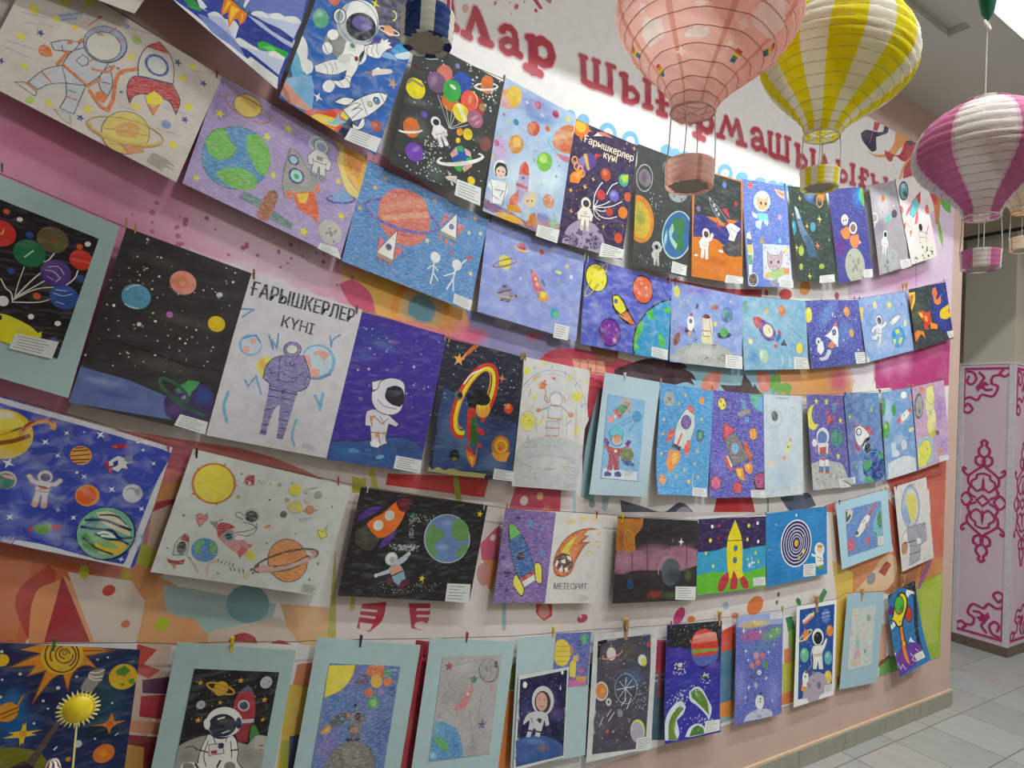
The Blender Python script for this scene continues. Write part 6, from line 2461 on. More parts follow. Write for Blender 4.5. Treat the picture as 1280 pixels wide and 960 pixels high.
  ('sheet', 'crayon', '5866b8', ((1.3073,-0.0271,0.8073),(0.0009952,-0.0000005,-0.0000975),(-0.0000235,-0.0000047,-0.0009998),154.3,182.2,None), '''f d860a0 72 158 147 169 149 189 71 185
f e0a038 100 149 149 152 147 169 102 166
e f0d020 31 66 46.8 36.3 1.24
l b89c20 2.2 -2 43 61 46
l b89c20 2.2 -2 60 67 63
l b89c20 2.2 1 76 64 80
l b89c20 2.2 8 93 59 96
l d88848 6.8 65 46 77 58 71 74
o 3c9890 129 23.2 18.4
f 60b860 110 20 124 9 134 32 124 46
e 3c54a8 103 43 20.1 17.1 1.03
f f0d828 70 102 87 89 96 104 97 154 72 147
e d8b868 94 88 15 11.1 -2.90
f d85090 105 127 120 122 135 129 129 140 110 136
w 3c4498 124 88 32 27 -2.53 0.6
w 7080d0 39 117 36 11 -3.06 0.6
cap 69 374 136 371 159 419 71 416 6'''),
  ('photo_print', 'print', 'dcdcd8', ((1.1644,-0.0295,0.6911),(0.0009998,-0.0000001,-0.0000222),(-0.000002,-0.0000047,-0.0010001),204.6,301.4,None), '''f dcdcd8 -2 -4 206 4 203 298 2 305
f 24264a 6 13 198 9 201 295 9 291
w 4c3c78 129 103 81 59 1.17 0.8
w 40407c 43 120 67 45 1.28 0.7
w 6c5c98 168 153 45 31 -2.69 0.6
d c8ccec 50 10 19 193 19 193 213 10 199 1.4
e f0f0f0 26 33 11.2 8.2 1.20
e f0f0f0 177 15 7.1 5.4 1.13
f d8d8e0 169 71 173 52 177 72
f 3c5c98 3 208 42 200 110 211 160 234 199 264 201 295 9 291
w 6888c0 77 223 77 15 -2.87 0.8
w a87c68 113 252 42 16 -2.90 0.5
w 5070a8 47 260 55 26 -2.85 0.6
e d4d2d6 103 96 52.6 41.2 0.94
e 4c3c44 102 101 39.8 30.5 1.05
e d8a898 98 99 31.8 22.2 1.24
o 3c2828 88.8 89.5 2.2
o 3c2828 108.1 93.7 2.2
l a04848 2.2 93 113 106 116
l c89084 1.7 98 98 97 105
f d0ced4 50 127 118 139 135 180 121 183 113 160 105 191 97 213 79 207 81 186 71 179 59 206 43 203 53 165 52 149 30 161 29 150
l 58565c 2.7 58 144 66 162
l 58565c 2.7 79 154 99 157
l 504458 5.4 51 183 71 190
l 504458 5.5 82 192 101 198
f 3c3c48 85 149 102 155 100 168 88 163'''),
  ], []),
 (4, 'dark galaxy painting', 'dark grey-violet painting of a glowing wheel and planets inside a white torn margin', None, None, [
  ('sheet', 'gouache', 'dcdcdc', ((1.4763,-0.0259,0.7811),(0.000998,-0.0000003,-0.0000605),(-0.0000124,-0.0000045,-0.0009999),312.3,440.2,None), '''f 55525e 19 26 56 23 278 20 286 169 282 436 24 416 26 211
w 786070 94 90 74 61 1.06 0.6
w 50648c 206 173 77 53 -2.86 0.8
w 6c6070 66 320 72 45 1.32 0.6
w 4c4850 165 370 108 35 -2.96 0.7
w 3c5080 255 44 37 25 1.35 0.7
w 806c40 173 68 43 35 -2.69 0.5
f 222024 19 26 56 22 61 32 35 42 31 85 21 84
e e8e0dc 86 75 25.1 20.9 0.95
r e0a090 92 76 47.5 12.6 2.95 5.9 174 354
r e0a090 92 76 47.5 12.6 2.95 4.8 -6 29
o c84840 271 56.4 11.1
e e8e8e4 241 111 23.5 19.5 -2.53
e e8e048 251 120 15.6 12.9 0.97
e d8dcd0 50 202 36.7 29.9 0.87
e e09050 50 202 30.1 24.5 0.92
w e8b868 56 200 17 14 -2.42
e e0dcdc 87 244 15.3 12.3 0.90
e 605c60 87 244 6.3 5.1 0.93
e 9c98a4 146 292 15.6 12.5 0.87
e dce078 239 368 45.2 34.7 1.06
e b8b4c8 237 372 39.8 30.1 1.10
r a8c4d8 168 207 59.6 48.8 -2.37 2.4
r 7088a8 167 201 73.3 58.5 -2.59 1.8 -11 129
l dcecf4 3 164 168 167 252
l dcecf4 3 123 205 209 203
l dcecf4 2.4 133 177 199 238
l dcecf4 2.4 194 178 137 233
l f0f4f8 3.6 195 244 178 280
l f0f4f8 3 171 243 150 264
l e0e4e8 3 101 273 83 294
l e0e4e8 3 117 284 92 312
l e0e4e8 2.9 64 297 50 324
o d86858 89.5 346.7 7.1
o 88b0c0 116.8 351.9 5.3
d d8dce0 60 26 26 254 32 269 434 34 407 2.4
d c0c8d0 40 214 174 283 181 276 302 223 283 3.1'''),
  ], ['237 394 313 396 313 444 232 440 5']),
 (4, 'red striped planet painting', 'blue painting of a red striped planet, two tiny ships and green foam-edged islands', None, None, [
  ('sheet', 'gouache', '3a34a0', ((1.837,-0.0257,0.7682),(0.0009976,-0.0000009,-0.0000691),(0.0000102,-0.0000133,-0.001),317.9,440.7,(0.0, 1.0, 0.01, 0.6, 0.0, 10.0)), '''f 2c2c30 3 5 315 -5 317 153 272 162 143 125 123 98 5 86
d d0d4d4 40 16 9 295 4 289 97 29 79 2
w 5c44a8 67 113 84 25 -2.95 0.8
w 7050a8 263 175 61 26 -3.02 0.8
w 3c48b0 120 239 152 57 -3.01 0.5
e 5060b8 220 109 85 70.5 -2.77
e d84838 217 86 79.9 58.3 -2.93
f e08878 145 68 287 57 294 78 143 80
f e89c90 154 49 277 43 289 59 148 65
f d04030 143 87 297 81 298 101 144 103
f 88a040 142 103 298 108 296 118 147 121
f c84838 145 120 296 119 291 132 151 133
f 5868b8 151 134 293 134 272 166 223 178 178 164
f 302c60 183 168 213 174 262 168 213 183
e 2c2830 77 170 18.8 11.3 -2.97
e d8dce0 79 157 13.2 8.8 -2.94
d e0e4ec 36 41 142 111 148 109 199 44 193 3.2
e 2c3828 223 217 25.9 9.1 -3.02
f c8ccc8 207 212 224 201 243 216
d e0e4ec 24 194 195 259 207 256 246 196 237 3.3
f dce4ec 135 266 168 250 207 261 248 311 268 345 252 388 228 359 180 322 141 298
f 608838 145 267 178 258 208 274 243 317 252 369 228 347 170 302 149 286
f dce4ec 1 427 8 350 49 306 94 296 118 321 104 344 67 364 79 414 64 436
f 688c38 19 429 26 365 58 326 90 311 106 326 72 352 52 392 68 436
f dce4ec 110 430 140 398 188 392 221 409 224 434 138 434
f 4c8038 133 432 154 406 188 398 216 414 219 433
w 80a848 189 285 30 13 0.97 0.7
w 88a848 53 380 36 13 1.89 0.7
d d8e0f0 80 3 276 139 241 256 253 13 351 3.2
d d8e0f0 70 76 322 277 385 305 414 83 420 2.8'''),
  ], ['229 388 315 391 312 433 218 433']),
 (4, 'rainbow sky astronaut drawing', 'blue drawing with a yellow, pink and green rainbow sky and a tiny astronaut holding balloons', None, None, [
  ('sheet', 'crayon', '4c5cc0', ((2.2442,-0.0259,0.7503),(0.0009991,-0.0000002,-0.0000421),(0.0000378,-0.0000044,-0.0009993),317.6,447.6,None), '''f 98a8e4 -1 0 319 0 318 54 13 46
w e0c838 133 39 146 24 -3.11 0.9
w d0a838 78 45 77 18 -3.10 0.8
w b84898 124 87 134 33 -3.10 0.9
w a03c78 80 97 66 24 -3.03 0.7
w 60a848 238 98 101 38 3.08 0.9
w 68a848 273 79 59 29 -3.07 0.9
w 3c78b0 148 139 169 26 -3.09 0.8
w 303c98 139 237 125 42 -3.00 0.5
w 8c98e0 257 345 102 69 1.40 0.5
w 8c98e0 31 286 111 53 1.49 0.5
4 f0f0f8 118 30 9.9
4 f0f0f8 48 61 15.3
4 f0f0f8 159 75 12.8
4 e0e8e0 275 74 10.2
4 f0f0f8 257 139 8.7
4 f0f0f8 65 148 11.2
4 f0f0f8 217 169 11.5
4 f0f0f8 82 187 9.8
4 f0f0f8 206 279 12.9
4 f0f0f8 88 302 12.6
4 f0f0f8 233 101 8.7
4 e0e4f8 67 341 9.7
4 e0e4f8 250 380 8.7
e d88898 135 173 20.5 13.9 -2.91
e c86858 177 178 17.4 12.6 -2.88
e c86858 147 203 20.7 13.9 -2.91
e c87868 107 213 17 12.4 -2.85
e 488850 202 222 20.8 17.7 1.07
e 3c4c90 117 257 22.3 19 0.97
e e8e8f0 157 248 16.1 10.4 -2.91
o 302c40 157.4 249.8 3.5
e c8ccd8 136 300 13 9.9 1.30
l 282c3c 2.8 157 260 135 300 129 341 143 385
l a07060 2.1 138 216 146 259
e f0f0f0 163 374 33.1 27.7 0.97
o 24242c 169 339.7 9.2
f f0f0f0 142 350 188 357 183 402 149 397
o 303038 167.3 360.7 5
o 303038 167.7 373.5 4.3
f c4cce0 57 441 78 417 133 405 189 406 247 426 254 449 145 445
f 98a4b8 144 424 178 430 176 443 145 438
e a0acc0 133 412 11.4 5.5 -2.93
e a0acc0 185 414 9.3 4.9 -2.92'''),
  ], ['224 2 309 1 310 30 225 29']),
 (4, 'astronaut poster', 'glossy poster of a waving astronaut standing on a moon with planets, inside a white border', None, None, [
  ('sheet', 'print', 'f0f0f0', ((2.6621,-0.0259,0.7457),(0.0009999,-0,-0.0000018),(0.0000081,-0.0000044,-0.001),317.1,447.2,None), '''f 22509c 22 16 299 19 298 422 31 418
d e8ecf8 40 35 28 286 27 281 293 37 284 2.9
w 3878c0 194 222 92 73 1.11 0.5
f e87838 44 79 128 46 134 58 68 86
f f0d050 49 73 121 42 128 50 62 78
f e8f0f0 43 68 109 40 119 45 52 73
f f0b8c0 47 76 119 45 124 51 56 81
5 f0e858 126 47 16
e 5878c0 230 67 36.8 31 -2.31
l c8d0f0 4.4 200 54 259 52
l a0b0e0 4.4 198 72 263 69
l 8098d8 3.7 206 88 257 83
N 75 137 24.5 -0.36 e89848 f0d8a8 d87838
e e09038 266 140 30.7 25.1 -2.53
w f0b058 259 128 17 14 -2.48
e 70b898 70 225 36.4 29.7 -2.33
w a8e0c0 63 210 21 16 -2.60
e 68b0b8 260 266 35.4 28.7 0.90
w a0d8d8 253 252 20 16 -2.40
e e8c850 263 357 35.6 28.5 0.90
w f0e080 254 344 19 15 -2.56
M 153 400 58.2 b0a8b8 8c849c 12
f b0a8b8 63 422 89 349 161 318 239 345 261 393 237 425
e 8c849c 190 381 19.8 15.7 -2.36
e 787088 193 383 12.9 10.3 -2.28
e 8c849c 144 319 13.1 9.6 -2.69
e 8c849c 117 370 10.6 8 -2.58
e 8c849c 151 354 9.1 6.2 -2.76
e e8ece8 171 157 47.8 37.5 -2.65
e 22242a 172 162 35.8 27.8 -2.67
w 606470 162 148 16 10 -2.87
f ecebe6 142 192 212 199 224 182 240 169 249 178 232 212 213 232 216 283 224 314 186 308 178 270 167 305 138 300 139 257 131 220 122 240 118 247 124 212
L 3c4454 2.2 142 192 212 199 224 182 240 169 249 178 232 212 213 232 216 283 224 314 186 308 178 270 167 305 138 300 139 257 131 220 122 240
l 3c4454 2.2 145 243 214 248
l c84848 3.6 144 235 210 240
l e8e8f0 2.2 120 247 128 277 104 295
f f0f0ec 63 309 86 295 106 323 97 372 60 365
f c83838 75 308 88 292 105 313
f c83838 53 343 64 338 63 362 48 363
f c83838 95 350 108 359 97 375
f f0a030 60 365 90 371 73 393 49 377
o 3888b8 81.6 322.9 6.5'''),
  ], ['235 390 296 392 295 423 234 423']),
 (4, 'faint mounted sketch', 'very faint pencil sketch of a small rocket on a pale blue mount', ('a4c4d0',), ((3.0697,-0.0259,0.7634),(0.0009973,-0.0000003,-0.000072),(-0.0000918,-0.0000043,-0.0009958),339.8,451.7,None), [
  ('sheet', 'crayon', 'c8d2cc', ((3.1126,-0.0274,0.688),(0.0009996,-0.0000001,-0.000028),(-0.0000889,-0.0000043,-0.0009961),217.0,295.6,None), '''w d0c8c0 101 119 103 79 0.90 0.5
f e8c8b0 9 26 58 23 64 43 19 46
l c8a070 3.1 11 34 63 35
e 88a888 158 59 22 16.3 -2.69
l 80a080 2.4 150 54 167 71
e d8a0a0 11 121 14.4 9.4 1.21
f a8d0a8 54 137 69 116 87 141 87 164 58 160
f 98c8d0 58 160 87 164 92 202 59 199
f d8a0a8 58 206 100 203 113 243 50 251
f e0c0a0 24 262 66 260 109 265 112 285 34 282
e 8890a8 150 221 13 9.8 -2.50
o 707888 165 272.5 4.8
l b0a0a8 3.1 23 164 15 186
l b09088 3.2 160 172 134 192
l a8a0a8 2.4 174 119 154 132
cap 161 326 253 326 253 369 160 364 4'''),
  ], []),
 (4, 'yellow flyer and purple planet drawing', 'bold drawing of a yellow craft with orange legs over a purple planet', None, None, [
  ('sheet', 'gouache', '3478b4', ((3.4308,-0.0248,0.7211),(0.000986,0.0000097,0.0001669),(0.0002222,-0.0000564,-0.0009734),300.7,436.4,(0.3304, 0.9439, 0.2, 0.45, 10.0, 26.0)), '''f 2c3038 -26 -14 20 -23 111 -23 302 4 283 175 256 271 257 373 260 413 223 363 221 277 239 179 258 80 197 20 93 -1 7 25 -27 125 -31 225 -21 402 -48 393 -59 241 -40 113
d d8dce0 14 148 -16 288 5 286 62 230 28 2.5
f eceeee 204 26 273 58 278 72 238 61 200 73 189 52
f eceeee -29 162 -2 150 9 166 39 145 47 177 13 184 -28 175
f eceeee -42 238 -11 241 -22 253 -49 251
f eceeee -45 312 -5 300 11 313 -24 352 -48 377 -51 343
f eceeee 146 293 172 275 184 296 205 315
f 5c3080 19 55 48 80 43 113 8 111 -4 82
e 1c1c20 189 157 43.2 40.9 1.72
e c84438 189 157 38.2 34.4 1.78
o 803028 182.6 136.7 5
o 803028 199.4 167.6 5.8
o 803028 171.4 176.6 5
f 1c1c20 31 118 60 67 91 33 153 26 196 58 195 106 162 148 130 173 113 206 66 194 37 153 5 135
f f0dc28 40 125 70 74 103 43 151 34 183 61 182 102 151 140 118 168 103 192 72 185 49 153 18 135
e 285c38 110 85 51.2 50.7 -2.14
e 58b848 110 85 44.4 43 1.69
f 3c8c40 100 104 145 91 138 115 110 128
f c86838 86 125 104 105 113 133
o 1c1c20 93.4 168.6 4.9
f 1c1c20 80 192 119 197 119 264 131 318 111 407 89 396 76 317 75 250
f f08c28 87 198 111 201 109 260 118 314 103 392 86 312 82 252
f f0d040 92 272 108 294 108 336 93 314
f 6c3c98 -48 393 -11 339 64 305 160 306 237 333 255 406 -16 431
l d8c8e0 4.7 11 363 25 401 48 383 65 413
l d8c8e0 4.8 139 354 160 377 140 387 170 405
l d8c8e0 3.9 -22 369 3 381
l d8c8e0 4.1 191 345 214 364
f f08c28 80 285 103 309 112 405 89 380 77 334'''),
  ], ['167 369 250 371 257 409 176 407']),
]
MURAL = """f dc96b6 584 1069 1384 771 2110 985 1885 1388 1535 1289 1287 1276 1196 1699 1009 1776 656 1984
w e4a8c2 1204 1029 239 174 -3.07 0.8
w d884a8 1119 1091 168 111 -3.00 0.8
w e0a8c4 1452 1181 266 145 -2.99 0.9
w d8c4d0 1652 1246 261 133 -2.94 0.9
w d690b0 1342 1127 131 80 -3.01 0.6
w dcc0cc 1548 1202 189 107 -2.99 0.8
d b86890 40 1278 1162 1872 1228 1833 1327 1285 1257 6.2
f c89aa0 1269 617 1749 820 1877 969 1670 934 1462 827 1229 732
w c0a070 1377 729 27 18 2.49 0.7
w c8a080 1422 799 234 66 -2.75 0.6
f e8ae5c 1799 1241 2249 1327 2408 1426 2320 1487 1836 1372
w eab860 1901 1293 141 95 -3.03 0.9
w e0a050 2138 1355 190 100 3.13 0.8
f d06080 1794 1299 1829 1277 1883 1307 1907 1367 1835 1354
o f0a048 2047.7 1337.7 96.5
o e0b878 2047.7 1337.7 74.8
w 70a8b8 2048 1335 68 53 2.90
o 6ca4b4 2047.6 1335.3 43.4
f d87890 1932 1377 2032 1374 2140 1392 2254 1391 2294 1464 2143 1429
w e09080 2033 1388 102 29 -3.03
w d87898 2224 1382 114 51 -3.13 0.9
f 8c8cb8 2190 1310 2713 1394 2703 1510 2442 1449 2257 1442
w 9c98c4 2503 1389 228 83 -3.06
w d06888 2242 1392 64 36 3.00
w c86880 2461 1366 46 22 3.01
f cc5060 2571 1395 2947 1415 3164 1442 3083 1542 2796 1502 2582 1547 2444 1476
w d86070 2683 1483 180 85 3.05
f 9c6858 2691 1353 2843 1366 2828 1426 2733 1421
f e8a890 2625 1426 2771 1423 2786 1474 2700 1470 2639 1464
l d88878 8.5 2661 1428 2660 1468
l d88878 8.5 2697 1424 2700 1470
l d88878 8.6 2734 1427 2741 1472
f b83c50 2701 1481 2796 1502 2752 1679 2711 1623
f 4c3434 2746 1593 2765 1850 2703 1850 2697 1681
f 90b8c0 2758 1505 2762 1964 2700 1962 2709 1737
f 8cb8c8 2899 1417 3933 1333 3944 1493 2909 1546
f d8a070 3769 1348 4376 1292 4387 1450 3802 1488
w e8a048 4061 1389 202 60 3.06 0.8
w d04c78 4270 1372 123 85 3.05 0.9
f 4c363c 2823 1447 2899 1417 2994 1389 3096 1385 3185 1393 3204 1407 3177 1412 3233 1426 3258 1453 3225 1446 3250 1473 3199 1464 3120 1483 2828 1505
f d88878 3287 1476 3299 1443 3335 1417 3372 1398 3408 1408 3396 1449 3379 1483 3302 1488
w e8a898 3347 1446 33 26 3.05 0.7
f 4c363c 3401 1458 3456 1457 3537 1451 3549 1399 3588 1426 3616 1452 3626 1437 3649 1460 3684 1478 3459 1494 3428 1479
f d88878 3633 1388 3693 1376 3730 1394 3730 1436 3724 1465 3677 1468 3642 1429
w e8a898 3685 1419 29 28 2.91 0.7
f 70a850 3734 1401 3761 1383 3801 1384 3809 1423 3855 1416 3892 1431 3882 1465 3733 1475
w 60a048 3811 1448 58 19 3.07 0.7
w d85c60 3812 1568 144 116 1.46 0.4
f c04858 3083 1066 3372 1058 3643 1021 3645 1057 3527 1074 3278 1099 3094 1096
e c05050 3814 1016 47.4 25.3 2.96
o c85058 3676.7 1030.3 14.1
e e0a050 3956 964 45.1 32.4 2.75
o c86080 4217.5 961.9 19.5
f d4c0d8 4306 828 5454 144 5512 1005 5037 1061 4315 955
w c880b0 4844 778 508 87 2.89 0.6
l b878a8 8.9 4967 677 4975 792
f c4508c 4638 1318 5468 962 5478 1105 5491 1294 4803 1390
f b84480 4570 1241 5473 1034 5490 1285 4604 1388
w d884b0 4874 1211 145 106 2.22
w dcd0dc 4446 1294 176 113 3.04
w d88cb4 4712 1249 136 103 2.66 0.7
f 3c3c58 4371 105 4418 73 4517 55 4578 34 4587 3 4633 -8 4624 27 4579 52 4513 84 4523 149 4480 171 4440 160 4384 134
l c05060 6.1 4507 5 4455 132
f c04858 4491 10 4547 -3 4522 51 4483 53
f e0a060 4420 178 4497 178 4609 144 4686 72 4705 -4 4753 -12 4840 -11 4817 28 4747 80 4702 125 4621 159 4520 187
f b84850 4596 129 4749 112 4816 15 4955 -5 4934 61 4800 136 4702 131 4669 172 4622 166
f b84850 4813 146 4946 57 4966 158 4794 234
f e0a060 4943 5 4908 67 4825 142 4770 241 4752 242 4801 149 4883 74 4918 19
f 58546c 4816 15 4865 -2 4954 -12 4942 -1 4879 13 4867 27 4824 29
d 40444c 14 4553 172 4774 111 4756 212 4548 266 3.1
f d07850 5034 166 5133 201 5233 226 5214 304 5208 402 5171 398 5139 297
f c84848 5061 207 5182 201 5175 288 5138 285
f 58a848 5196 222 5349 235 5345 298 5276 296 5223 265
f 7cb050 5191 333 5262 464 5258 514 5211 450
l 7cb050 6 5208 402 5265 513
f b84860 2367 235 2386 227 2414 251 2401 259 2381 245
f c87888 2414 215 2449 201 2444 222 2431 222
e d8a8a0 2124 368 15.3 11 2.01
e c86878 2309 287 12.4 7.2 2.08
e c04860 2386 269 7.2 6.6 2.76
e c88090 2229 308 9.6 5 2.01
e c890a0 2292 318 4.1 2.8 2.42
e c890a0 2153 355 3.8 2.6 2.37
e c890a0 2338 258 5.7 4 1.93
e c890a0 2284 283 4.6 2.4 2.62
e d8b0b8 2389 307 4.2 2.9 2.45
f cf8078 632 1670 1571 1763 1899 1892 1415 2076 1306 2141 656 1984
f b85868 1355 1739 1469 1765 1447 1825 1377 1806
w c87080 1445 1795 90 46 -2.92 0.8
f d8985c 1406 1854 1441 1850 1427 1903 1386 1913
f a84048 1393 1898 1438 1888 1436 1907 1386 1921
f d0b8a8 1386 1921 1427 1903 1410 2018 1379 2045
f a8b838 1357 1977 1378 2035 1421 2038 1348 2071 1340 2070
f b8c040 1349 1980 1410 2018 1365 2082 1332 2073
f c8704c 655 1969 1104 1981 1299 2057 1195 2075 1163 2212 669 2148
f d08058 656 1984 1163 2020 1148 2192 671 2169
f b84c40 1140 2096 1192 2031 1209 2059 1169 2195
f e09868 1175 2091 1217 2068 1206 2209 1170 2204
f a83c40 1221 2060 1248 2089 1289 2217 1198 2205
f e0a070 1220 2056 1248 2089 1293 2218 1285 2217
f d8ccc0 1230 2052 1416 2096 1444 2233 1293 2218
e b8c040 1261 2054 16.6 9.1 1.43
o c84838 1312.2 2100.9 13.1
o d08060 1352 2183.3 9.4
f e0a878 1331 2051 1397 2067 1547 2178 1569 2230 1534 2258 1377 2232 1385 2169 1384 2112
e b8c838 1429 2193 16.3 16.2 1.00
e a8b838 1401 2117 12.7 10.6 -2.42
f d89860 1345 2033 1414 2067 1410 2124 1386 2131 1351 2071
f a8c4c4 1425 2096 1692 2173 1685 2221 1646 2230 1532 2230 1502 2192 1439 2165
e 80a8b4 1622 2166 56.3 46.2 -2.51
f dcae84 1702 2174 1854 2202 1850 2296 1752 2282
f d8c8b8 1532 2226 1704 2206 1756 2283 1534 2258
f b04048 1581 2256 1589 2245 1617 2239 1644 2253 1653 2270
f b84450 1685 2275 1709 2270 1741 2287
f e0b888 1745 2190 1901 2218 1908 2311 1763 2290
f b8b858 1838 2046 1865 2048 1862 2302 1835 2298
w c8c070 1871 1981 133 23 1.64 0.8
f d0b8a8 1384 2234 1454 2244 1408 2529 1367 2519
f c05048 1380 2234 1422 2253 1397 2284 1433 2304 1410 2320 1379 2296
f 5c3058 1397 2321 1454 2323 1458 2366 1399 2352
f b83040 1397 2359 1458 2366 1456 2427 1397 2407
f d89068 1374 2410 1463 2436 1459 2466 1370 2435
f 8c3038 1374 2444 1462 2470 1439 2612 1373 2594
f c89850 1371 2465 1413 2482 1416 2606 1373 2594
f d88858 1760 2341 1803 2343 1804 2412 1752 2394
f e0c050 1739 2390 1808 2413 1799 2624 1727 2607
f b0b838 1734 2536 1819 2554 1805 2711 1733 2691
f 4c5890 1754 2530 1783 2532 1784 2705 1758 2698
f dcd2d0 1823 1802 2406 1822 2868 1967 2903 2434 1861 2297
w e4dcd8 2641 2344 698 162 -3.01 0.8
f d04848 1978 1828 2322 1838 2307 1904 1973 1861
l a8b048 19.9 2202 1848 2219 1917
l c8c060 16.1 1929 1824 1976 1963
l c0b850 13.7 1907 1846 1900 2207
f b8b848 1872 1835 1900 1846 1910 1883 1875 1882
f cc5068 2433 1838 2612 1866 2613 1959 2403 1942
o f0e0e0 2460.7 1917.7 15.9
o e8c080 2524.4 1902.9 13.5
w d88070 2554 1947 27 21 -2.93
l a8c4c8 14 2669 1878 2675 1961
f d05878 2303 2051 2373 1991 2373 2106 2313 2102
f e09060 2319 2102 2379 2107 2356 2207 2336 2180
o f0dcdc 2349 2033.1 10.3
e d09890 2322 2148 36 23.2 1.38
f c04050 1929 2199 2002 2200 1993 2252 1957 2281 1918 2265
l e8d0d0 6.8 1928 2215 1972 2224
l e8d0d0 6.8 1925 2232 1968 2242
f e0ccc8 1926 2250 1965 2260 1957 2277 1928 2273
f c04858 2072 2212 2143 2220 2142 2270 2118 2298 2086 2287
l e8d0d0 7.2 2102 2234 2139 2238
l e8d0d0 7.2 2104 2253 2141 2258
e e0ccc8 2117 2283 21.4 11.7 -2.93
f d84c54 2535 2264 2602 2272 2605 2312 2572 2325 2537 2294
e d89c90 2570 2292 26.1 21.6 0.89
l 98bcc4 15.6 2408 2251 2413 2328
e c04070 2739 2337 23.5 15 3.08
o f0d8e0 2731.2 2330.2 5.6
e 8c9ca4 2753 1935 15.2 13.7 -2.54
f a0bcc4 2799 1908 2833 1908 2822 1966 2799 1954
f 4c5060 2885 1924 2986 1947 3114 1975 3200 1940 3276 1980 3288 2019 2902 1998
f 9ca4a8 3159 1992 3210 1959 3257 1967 3278 2006 3206 2016
f d88070 3183 2008 3212 1984 3287 2006 3289 2025
f c43c44 3415 1925 3642 1930 3675 2010 3392 2010
l 78a068 10.6 3752 1925 3757 1995
f 5c687c 3838 1933 4049 1915 4117 1976 3932 2001
f c85c50 4182 1978 4274 1965 4261 2165 4211 2200
f 5c6880 2876 2287 2972 2303 2977 2374 2956 2407 2907 2389
l e0e4e8 8.8 2886 2317 2933 2316
l e0e4e8 8.8 2896 2341 2943 2341
e e8ded8 2954 2383 24.6 19.1 1.15
f dcd6d2 2755 1964 4319 2013 4418 2429 3906 2466 2788 2419
e c83c74 3228 2386 38 26.6 2.32
e d87840 3298 2407 23.6 12.4 -2.95
e e07838 3697 2397 55.1 39.8 2.96
e a0b4c0 3503 2376 21 15.9 -2.75
o 606468 3857.7 2364.9 10.7
o 587868 3848.6 2399.3 10.7
e 3c8850 4010 2413 23.9 14 0.66
f 408850 4148 2428 4209 2370 4237 2392 4189 2447
e d88860 3562 2425 21.1 13.1 -2.90
f c87060 2750 1992 2789 2022 2775 2135
f b84060 3168 2471 3090 2460 3116 2585 3178 2610
f 506c84 3095 2581 3178 2601 3187 2855 3101 2836
l a0b8c4 9.1 3096 2596 3178 2601
l a0b8c4 9.1 3098 2617 3179 2622
l c84058 18.4 3137 2573 3140 2673
f d85840 3475 2481 3575 2460 3572 2567 3481 2563
l a8bcc4 9.9 3482 2573 3578 2571
l a8bcc4 9.9 3484 2596 3579 2594
f 50809c 3481 2563 3578 2567 3578 2786 3487 2782
f e09040 3487 2775 3587 2775 3582 2846 3492 2848
f 88b0b8 3491 2834 3592 2842 3583 2853 3493 2861
f c86848 3563 2575 3583 2578 3579 2661
f 408c54 3918 2475 3965 2473 4001 2550 3941 2542
f 88b048 3946 2535 4000 2535 4003 2748 3955 2747
f d88060 3916 2617 3975 2611 3969 2689 3922 2688
f c0c040 3909 2679 4017 2682 4009 2832 3919 2822
f e08850 3907 2813 4014 2811 4012 2868 3911 2863
f a03040 2104 2324 2149 2335 2122 2562 2076 2691 2122 2703 2081 2693 2092 2440
f c04450 2120 2397 2148 2354 2150 2450 2149 2709 2081 2693
f e08840 2435 2529 2479 2547 2479 2789 2416 2774
f 88a040 2448 2462 2469 2447 2475 2536 2444 2531
f e0a030 2772 2584 2786 2586 2789 2726 2778 2724
f 5088a0 2780 2501 2795 2504 2794 2588 2783 2586
f 74a8c0 2787 2698 2820 2648 2804 2826 2783 2830
f d89060 4251 2011 4821 2239 5526 1815 5567 2428 4795 2446 4346 2402
f c86050 4738 1859 5516 1673 5529 1862 4841 1944
f cc6c58 4678 1900 4865 2284 4954 2376 5561 2334 5529 1862 5182 1861 5287 2314
f d08850 4339 2293 4948 2290 5259 2303 5559 2310 5580 2617 4715 2438
f e0c060 4267 2242 4453 2318 4456 2765 4340 2900 4324 2477
f d8b440 4322 2446 4418 2429 4393 2871 4339 2884
f a04838 4348 2810 4389 2809 4379 2869 4352 2871
f e0c098 4474 2415 4631 2329 4742 2255 4847 2262 4884 2328 4810 2427 4525 2420
f a84838 4693 2334 4768 2286 4817 2306 4757 2360
e 888c94 4625 2361 41.4 29.9 2.92
f b87858 4778 2436 4936 2358 5124 2325 5046 2471 4861 2474
f d8a088 4743 2606 4806 2614 4802 2779 4725 2800
f 9cb838 5096 2432 5563 2372 5602 2946 5128 2897
f b0c048 5151 2459 5387 2390 5356 2772 5174 2791
f 70a850 4740 2790 4982 2785 5033 2899 4731 2890
f 8c4c40 4710 2806 4834 2775 4835 2792 4712 2830
f 78a858 4337 2854 4392 2856 4396 2910 4341 2908
l 8c4c48 8.9 5129 2400 5160 2332
l 8c4c48 9 5199 2379 5214 2318
f 9c6090 5213 2309 5268 2313 5133 2457 5097 2454
e 78b6dc 2554 583 27.2 21.5 2.29
e 78b6dc 2612 582 31.1 23.8 2.45
e 78b6dc 3023 572 31.8 22.4 2.65
e 78b6dc 3072 574 32.4 22.7 2.66
e 78b6dc 3125 570 33.1 23 2.68
e 78b6dc 3228 570 60.7 27.1 2.83
e 78b6dc 3477 564 40.4 23.4 2.80
e 78b6dc 3598 554 42.2 22.4 2.82
r 78b6dc 2727 596 37.8 30.4 2.27 19
r 78b6dc 2836 594 37.3 30.1 2.30 19.5
